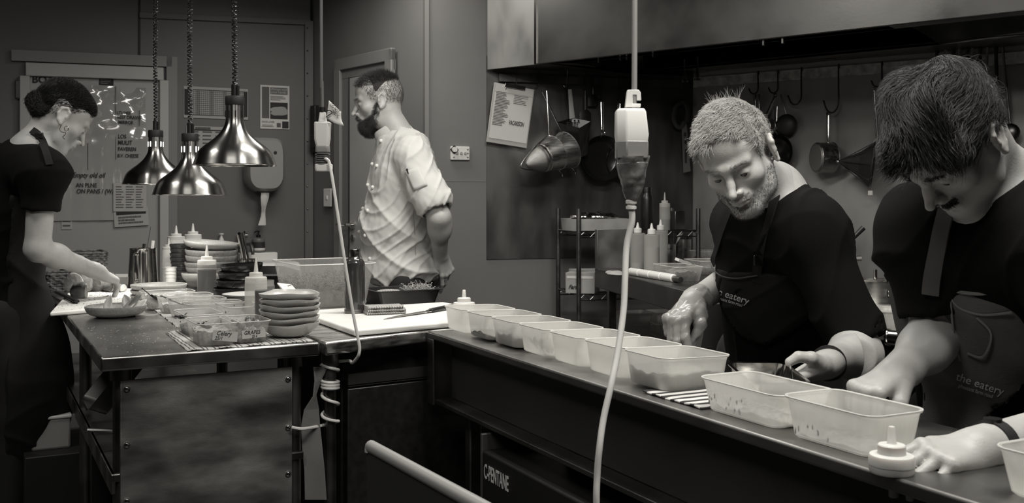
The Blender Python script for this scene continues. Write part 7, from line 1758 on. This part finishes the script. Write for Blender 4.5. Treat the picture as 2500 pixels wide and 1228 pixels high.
# blond hair: short, pushed forward over the forehead
def bl_dir(p, n_):
    s_ = .35*np.sin(p[:, :1]*150+2*np.sin(p[:, 1:2]*70))+.3*np.sin(p[:, 1:2]*110+p[:, :1]*60); return n_*.6+np.array([.45,.6,.0])+np.concatenate([s_, s_*0, s_*.4], 1)
hr = [grow(Hm, 15000, lambda p: (p[:, 2] > hairline(p, .100)) & (p[:, 2] > .045), bl_dir, .026, .0007, 21, 5, .16, lambda p, n_: -n_*.45),
      grow(Hm, 8000, lambda p: (p[:, 2] > hairline(p, .100)) & (p[:, 2] <= .055), lambda p, n_: n_*.45+np.array([0,.1,-.8]), .011, .0007, 22, 3, .3),
      grow(Hm, 900, lambda p: (p[:, 2] > .082) & (p[:, 1] > .045) & (p[:, 2] < .115) & (p[:, 0] > .012), lambda p, n_: n_*.6+np.array([.35,.5,-.5]), .036, .0007, 23, 4, .25, lambda p, n_: -n_*.3),
      grow(Hm, 60, lambda p: (p[:, 2] > .11) & (p[:, 1] < -.03), lambda p, n_: n_*1.+np.array([.2,-.2,.2]), .032, .0005, 24, 4, .5)]
v, fc_ = merge(hr); mesh_obj('hair', v, fc_, M_HAIRB, t, t.location)
cap = Field(); cap.ell((0,-.018,.052),(.0752,.0952,.0812),.01,M=Hm); cap.ell((0,-.045,.022),(.0675,.0675,.070),.02,M=Hm); cap.ell((0,.038,.053),(.0615,.049,.0525),.02,M=Hm)
Hi2 = np.array([list(r) for r in Hm.inverted()])
add('hair_cap', cap, hb, .004, mat('blond_under', .10, .7), t, lambda P_, d: np.maximum(d, (hairline(loc_(P_, Hi2), .104)+.004-loc_(P_, Hi2)[:, 2])*.7), lambda v, n: .002*sines(v, 6, 6, 160))
jawr = lambda p: (p[:, 2] < -.035+.9*np.maximum(0, .03-p[:, 1])*.8) & (p[:, 2] < .0) & (p[:, 1] > .002) & (p[:, 2] > -.115) & ~((np.abs(p[:, 0]) < .024) & (p[:, 1] > .083) & (np.abs(p[:, 2]+.063) < .009)) & (p[:, 2] < -.030-.35*np.maximum(p[:, 1]-.06, 0)*0)
v, fc_ = merge([grow(Hm, 9000, lambda p: jawr(p) & ((p[:, 2] < -.055) | (p[:, 1] < .040) | ((p[:, 2] < -.044) & (p[:, 1] > .085))), lambda p, n_: n_*.6+np.array([0,.1,-.8]), .0042, .00032, 31, 2, .3)])
mesh_obj('stubble', v, fc_, mat('stubble_hair', .10, .5), t, t.location)
# small steel pan in his left hand
pp = P(1893, 938, 2.0); pan = thing('small_pan', 'small rectangular steel dish held in the blond person\'s left hand', 'dish', P(1874,924,2.0), .15, rot=(.22,.05,.25))
Rp = lambda s_, z: [V(x*s_, y*s_, z) for x, y in rrect(.125,.105,.018,5,0,0,2)]
obj('dish', MB().rings([Rp(.82,-.022),Rp(.97,.0),Rp(1.0,.010),Rp(1.10,.011),Rp(1.10,.0125),Rp(.985,.0125),Rp(.95,.0),Rp(.80,-.020)]), M_POLISH, pan, ang=50); obj('rim_bar', MB().tube([V(.02,-.06,.0125),V(.075,.05,.0135)], .003, 8), M_POLISH, pan)
wb_ = MB(); cw = wL.lerp(eL,.10); Mw = frm(cw, (eL-wL), (0,0,1)); rs=[]
for y in (-.007,-.007,.007,.007): pass
for y, r_ in ((-.007,.032),(-.007,.0375),(.007,.0385),(.007,.033)): rs.append([Mw @ V(r_*math.cos(a), y, r_*math.sin(a)) for a in [2*PI*i/28 for i in range(28)]])
wb_.rings(rs+[rs[0]], False, False); wb_.v = [tuple(Vector(p)-t.location) for p in wb_.v]; obj('wristband', wb_, M_RUBBER, t)
# ================================================================ DARK HAIRED COOK (right edge, grey apron)
f = Field(); Hm = hmat(P(2322,343,1.75), 106, 58, -14); fwd_ = V(-.80,-.60,0)
base = P(2440, 800, 1.98); t = person('dark haired moustached person in a grey apron bending over the nearest tub', base)
head_ops(f, Hm, nose=1.0, jaw=1.0)
nb = P(2440,455,1.86); sl = P(2520,560,1.66); sr = P(2262,560,2.02); che = P(2395,700,1.93); pel = P(2440,1010,2.05)
sr = P(2258,575,1.93); sl = P(2600,600,1.72)
f.cone(Hm@V(0,-.035,-.055), nb, .055, .060, .035)
torso_ops(f, pel, che, nb, fwd_, sl, sr, .165, .105)
eR, wR = P(2288,822,1.90), P(2186,916,1.78); f.chain([sr, eR, wR], [.052,.045,.030], .02); f.ell(eR.lerp(wR,.30), (.045,.048,.044), .03)
fM = frm(wR, P(2122,950,1.74)-wR, V(-.35,-.25,.90)); hand_ops(f, fM, -1, [(1.15,1.35,.9),(1.2,1.35,.9),(1.2,1.4,.9),(1.25,1.4,.9)], thumb=((.028,.022,-.010),(.036,.046,-.028),(.026,.066,-.040),(.010,.080,-.046)), s=1.0)
eL, wL = P(2680,1040,1.62), P(2385,1098,1.46); f.chain([sl, eL, wL], [.055,.050,.032], .02)
lM = frm(wL, P(2260,1118,1.42)-wL, V(-.05,-.35,.93)); hand_ops(f, lM, 1, [(.35,.75,.5),(.45,.8,.5),(.5,.85,.5),(.55,.85,.5)], thumb=((.028,.024,-.006),(.044,.046,-.012),(.044,.070,-.020),(.036,.090,-.024)), s=.95)
hb = bbox([Hm@V(0,0,0)], .155)
add('body', f, [(*bbox([sl, sr, nb, pel, eR, eL], .08), .008), (hb[0], hb[1], .0022), (*bbox([wR.lerp(eR,.75), P(2085,990,1.73)], .055), .0026), (*bbox([wL.lerp(eL,.4), P(2240,1140,1.40)], .055), .0026)], 0, M_SKIN, t)
eyes(t, Hm); brows(t, Hm, M_HAIRD, 6, 420, .009)
sh = Field(); torso_ops(sh, pel, che, nb+V(0,.01,-.03), fwd_, sl, sr, .160, .105, .018, .06); tb_ = list(sh.ops[:3])
sh.cone(sr, sr.lerp(eR,.80), .070, .066, .04); sh.cone(sl, sl.lerp(eL,.75), .080, .070, .04); sh.cone(sr.lerp(eR,.90), sr.lerp(eR,1.4), .058, .056, .008, 's')
c1 = cutend(sr, eR, .80)
tee = add('t_shirt', sh, bbox([sl, sr, nb, pel, eR], .13), .0065, M_TEE, t, post=lambda P_, d: np.maximum(np.maximum(d, np.where((P_[:,0] < .84) & (P_[:,2] < 1.16), c1(P_), -1.)), .80-P_[:,2]), disp=tdisp(32))
ap = Field(); ap.ops = tb_; ap.ell(V(pel.x-.03,pel.y-.04,.66), (.19,.16,.30), .05)
fA3 = np.array([-.80,-.60,0]); cA3 = np.array(list(che)); top3 = 1.28-(700-490)*1.78/F
def ap3(P_, d):
    q = P_-cA3; fr_ = q@fA3; rt_ = q@np.array([.60,-.80,0]); hw = np.interp(P_[:,2], [.5,.95,1.02,1.14], [.22,.20,.165,.135])
    return np.maximum(np.maximum(np.maximum(d-.008, P_[:,2]-top3-.012*np.sin(rt_*40)), np.abs(rt_)-hw), .03-fr_)
aprn = add('apron', ap, bbox([che+V(0,0,.12), V(pel.x,pel.y,.5)], .26), .005, M_GAP, t, post=lambda P_, d: np.maximum(ap3(P_, d), .45-P_[:,2]), disp=lambda v, n: .007*(1-np.abs(sines(v, 41, 5, 12)))+.0022*sines(v, 42, 5, 45))
strap('neck_strap', sh, [(2312,512),(2300,560),(2288,620),(2276,680),(2272,720)], .030, M_GAP, t, 1.5, 2.1, .006, .0025)
ao = Off(ap, .0135)
print_on(1.7, t, aprn, 'the eatery', .0215, 2333, 926, .33, M_PRINT, 1.05, .0001)
print_on(1.7, t, aprn, 'pheasant farm road', .0105, 2340, 944, .32, M_PRINT, .82, .00005)
for pts in (((2318,722),(2345,752),(2400,768),(2470,762)),((2322,735),(2330,820),(2345,880)),((2385,775),(2420,815),(2400,870),(2362,862))):
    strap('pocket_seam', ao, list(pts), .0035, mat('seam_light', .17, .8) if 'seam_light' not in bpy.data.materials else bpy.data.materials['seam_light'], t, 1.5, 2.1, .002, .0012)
strap('bib_edge_strip', ao, [(2288,706),(2320,704),(2345,712),(2400,716),(2468,702)], .006, bpy.data.materials['seam_light'], t, 1.5, 2.1, .002, .0015)
legs(t, V(pel.x, pel.y+.03, .80), fwd_, .10)
wb_ = MB(); cw = wL.lerp(eL,.12); Mw = frm(cw, (eL-wL), (0,0,1)); rs=[]
for y, r_ in ((-.010,.034),(-.010,.039),(.010,.040),(.010,.035)): rs.append([Mw @ V(r_*math.cos(a), y, r_*math.sin(a)) for a in [2*PI*i/28 for i in range(28)]])
wb_.rings(rs+[rs[0]], False, False); wb_.v = [tuple(Vector(p)-t.location) for p in wb_.v]; wt = obj('watch_strap', wb_, M_RUBBER, t); obj('watch_face', MB().cyl(Mw@V(0,0,.036)-t.location, Mw@V(0,0,.042)-t.location, .013), M_BLACK, wt)
hv = Field(); hv.ell((0,-.020,.062),(.084,.106,.092),.02,M=Hm); hv.ell((0,.055,.088),(.060,.055,.040),.03,M=Hm); hv.ell((-.02,.085,.075),(.045,.035,.030),.02,M=Hm); hv.ell((0,-.055,.015),(.072,.066,.070),.03,M=Hm)
hv.ell((-.060,.045,.055),(.022,.040,.030),.02,M=Hm); hv.ell((.060,.045,.055),(.022,.040,.030),.02,M=Hm)
Hi3 = np.array([list(r) for r in Hm.inverted()])
def ph3(P_, d): q = loc_(P_, Hi3); return np.maximum(d, (hairline(q, .062, nape=-.06)+.0-q[:, 2])*.7)
D = hv.grid(hb[0]-.02, hb[1]+.02, .004, ph3); bv, bf = nets(*D); bn = normals(bv, bf); bv = bv-bn*.006+bn*(.006*sines(bv, 3, 6, 55))[:, None]; rg_ = np.random.default_rng(9)
q = loc_(bv, Hi3); ok = np.where(q[:, 2] > .0)[0]; pk_ = rg_.choice(ok, 15000); qq = q[pk_]
tw_ = np.stack([-.3+.8*np.sin(qq[:, 1]*38+qq[:, 2]*26), 1.0+0*qq[:, 0], -.25+.6*np.sin(qq[:, 0]*48+qq[:, 1]*20)], 1); tang = rot(Hm, tw_)
dd = bn[pk_]*.45+tang*.55; sv, sf = strands(bv[pk_], dd, np.full(15000,.048), .0006, 6, -bn[pk_]*.50, rg_, .11)
edge = np.where((q[:, 2] < .02) & (q[:, 1] < .03))[0]; pk2 = rg_.choice(edge, 3000); sv2, sf2 = strands(bv[pk2], bn[pk2]*.3+rot(Hm, np.array([[0,-.2,-1.]])), np.full(3000,.016), .0005, 3, None, rg_, .3)
mesh_obj('hair_base', bv-bn*.002, bf, M_HBASE, t, t.location); v, fc_ = merge([(sv, sf), (sv2, sf2)]); mesh_obj('hair', v, fc_, M_HAIRD, t, t.location)
v, fc_ = grow(Hm, 900, lambda p: (np.abs(p[:, 0]) < .026) & (p[:, 1] > .080) & (p[:, 2] < -.0435) & (p[:, 2] > -.0565), lambda p, n_: n_*.35+np.stack([np.sign(p[:,0])*.8, p[:,0]*0, p[:,0]*0-.5],1), .0065, .0004, 61, 3, .25); mesh_obj('moustache', v, fc_, M_HAIRD, t, t.location)
# ================================================================ COOK AT THE LEFT (hair in a bun, black clothes)
f = Field(); Hm = hmat(P(148,288,3.62), 312, 36, 4); fwl = V(.78,.62,0)
base = P(30, 700, 3.66); t = person('person with dark hair in a bun and black apron reaching to the bread', base)
head_ops(f, Hm, nose=.9, jaw=.9, brow=.8)
nb = P(72,372,3.58); sr = P(104,420,3.42); sl = P(-20,410,3.80); che = P(30,500,3.64); pel = P(15,760,3.68)
f.cone(Hm@V(0,-.03,-.05), nb, .046, .050, .03)
torso_ops(f, pel, che, nb, fwl, sl, sr, .145, .095)
eR, wR = P(92,608,3.42), P(240,664,3.72); f.chain([sr, eR, wR], [.047,.042,.026], .02); f.ell(eR.lerp(wR,.28), (.043,.045,.040), .03)
hM = frm(P(240,664,3.72), P(300,690,3.84)-P(240,664,3.72), V(.25,-.30,.9)); hand_ops(f, hM, -1, [(.35,.5,.3),(.45,.55,.3),(.55,.6,.3),(.65,.6,.4)], thumb=((.028,.024,-.006),(.042,.046,-.022),(.046,.066,-.036),(.044,.084,-.046)), s=.93)
eL, wL = P(20,590,4.0), P(190,640,4.05); f.chain([sl, eL, wL], [.047,.042,.026], .02); hM2 = frm(wL, V(.9,.2,-.3), V(0,-.2,1)); hand_ops(f, hM2, 1, [(.5,.6,.4)]*4, s=.93)
hb = bbox([Hm@V(0,0,0)], .155)
add('body', f, [(*bbox([sl, sr, nb, pel, eR, eL, wR, wL], .08), .007), (hb[0], hb[1], .0028), (*bbox([wR.lerp(eR,.15), P(300,695,3.86)], .065), .0032), (*bbox([wL, wL+V(.12,.03,-.05)], .06), .0042)], 0, M_SKIN, t)
eyes(t, Hm)
lsh = MB()
for s_ in (1,): pass
sh = Field(); torso_ops(sh, pel, che, nb+V(-.01,.0,-.035), fwl, sl, sr, .145, .095, .016, .06)
sh.cone(sr, sr.lerp(eR,.50), .068, .062, .03); sh.cone(sl, sl.lerp(eL,.50), .066, .060, .03)
c1 = cutend(sr, eR, .50); c2 = cutend(sl, eL, .50)
sh.cone(sr.lerp(eR,.60), sr.lerp(eR,1.2), .052, .050, .006, 's')
tee = add('t_shirt', sh, bbox([sl, sr, nb, pel], .14), .0065, M_TEE, t, post=lambda P_, d: np.maximum(np.maximum(d, np.where((P_[:,1] < 3.52) & (P_[:,2] < 1.36), c1(P_), -1.)), .82-P_[:,2]), disp=tdisp(52, .006))
ap = Field(); ap.ops = list(sh.ops[:3]); ap.ell(V(pel.x+.03,pel.y+.02,.60), (.19,.16,.38), .05)
fA4 = np.array([.78,.62,0]); cA4 = np.array(list(che))
add('apron', ap, bbox([che, V(pel.x,pel.y,.3)], .26), .007, M_DAP, t, post=lambda P_, d: np.maximum(np.maximum(np.maximum(d-.007, P_[:,2]-1.30), -.035-(P_-cA4)@fA4*1.0-.0), .25-P_[:,2]), disp=tdisp(62, .006))
strap('neck_strap', f, [(78,318),(92,328),(104,345),(113,372),(120,400)], .026, M_DAP, t, 3.2, 3.9, .006, .002)
strap('neck_strap', sh, [(104,352),(113,375),(121,402)], .024, M_DAP, t, 3.2, 3.9, .008, .002)
bq = snap(f, 96, 331, 3.2, 3.9, .012); obj('strap_buckle', MB().box((0,0,0),(.03,.006,.022)), M_BLACK, t, loc=bq-t.location, bevel=.003)
legs(t, V(pel.x-.02, pel.y, .86), fwl, .09)
hv = Field(); hv.ell((0,-.020,.058),(.078,.100,.085),.02,M=Hm); hv.ell((0,-.055,.015),(.066,.062,.062),.03,M=Hm); hv.ell((0,.042,.072),(.062,.048,.042),.03,M=Hm)
Hi4 = np.array([list(r) for r in Hm.inverted()])
D = hv.grid(hb[0]-.02, hb[1]+.02, .004, lambda P_, d: np.maximum(d, (hairline(loc_(P_, Hi4), .066, nape=-.058)-loc_(P_, Hi4)[:, 2])*.7)); bv, bf = nets(*D); bn = normals(bv, bf); rg_ = np.random.default_rng(19)
bunc = P(96,258,3.56); pk_ = rg_.choice(len(bv), 9000); tang = np.array(list(bunc))-bv[pk_]; tang /= np.linalg.norm(tang, axis=1, keepdims=True)
sv, sf = strands(bv[pk_]+bn[pk_]*.001, tang+bn[pk_]*.22+.25*sines(bv[pk_], 5, 5, 60)[:, None]*bn[pk_], np.full(9000,.040), .0006, 5, -bn[pk_]*.15, rg_, .13)
bu = Field(); bu.ell(bunc, (.040,.040,.046), .02); bu.ell(bunc+V(-.012,0,.022), (.030,.03,.028), .02); bu.ell(bunc+V(.022,0,-.005), (.032,.034,.034), .03)
D = bu.grid(np.array(list(bunc))-.09, np.array(list(bunc))+.09, .004); uv, uf = nets(*D); un = normals(uv, uf); uv = uv+un*(.006*sines(uv, 2, 6, 80))[:, None]; pk2 = rg_.choice(len(uv), 3500)
cr_ = np.cross(un[pk2], rg_.normal(size=(3500,3))*.4+np.array([.5,.2,.8])); su, sg = strands(uv[pk2], cr_+un[pk2]*.25, np.full(3500,.026), .0005, 5, -un[pk2]*.8, rg_, .25)
v, fc_ = merge([(bv-bn*.002, bf), (uv-un*.002, uf)]); mesh_obj('hair_base', v, fc_, M_HBASE, t, t.location); v, fc_ = merge([(sv, sf), (su, sg)]); mesh_obj('hair', v, fc_, M_HAIRD, t, t.location)
cu_ = [P(x,y,3.50)-t.location for x,y in ((150,305),(146,315),(150,322),(160,324),(158,330),(153,334),(158,340))]; obj('loose_curl', MB().tube(spl(cu_), .0011, 6), M_HAIRD, t)
er = P(162,308,3.50)-t.location; obj('earring', MB().tube([er+V(.007*math.cos(a),0,.009*math.sin(a)-.009) for a in [2*PI*i/20 for i in range(21)]], .0012, 6), M_POLISH, t)
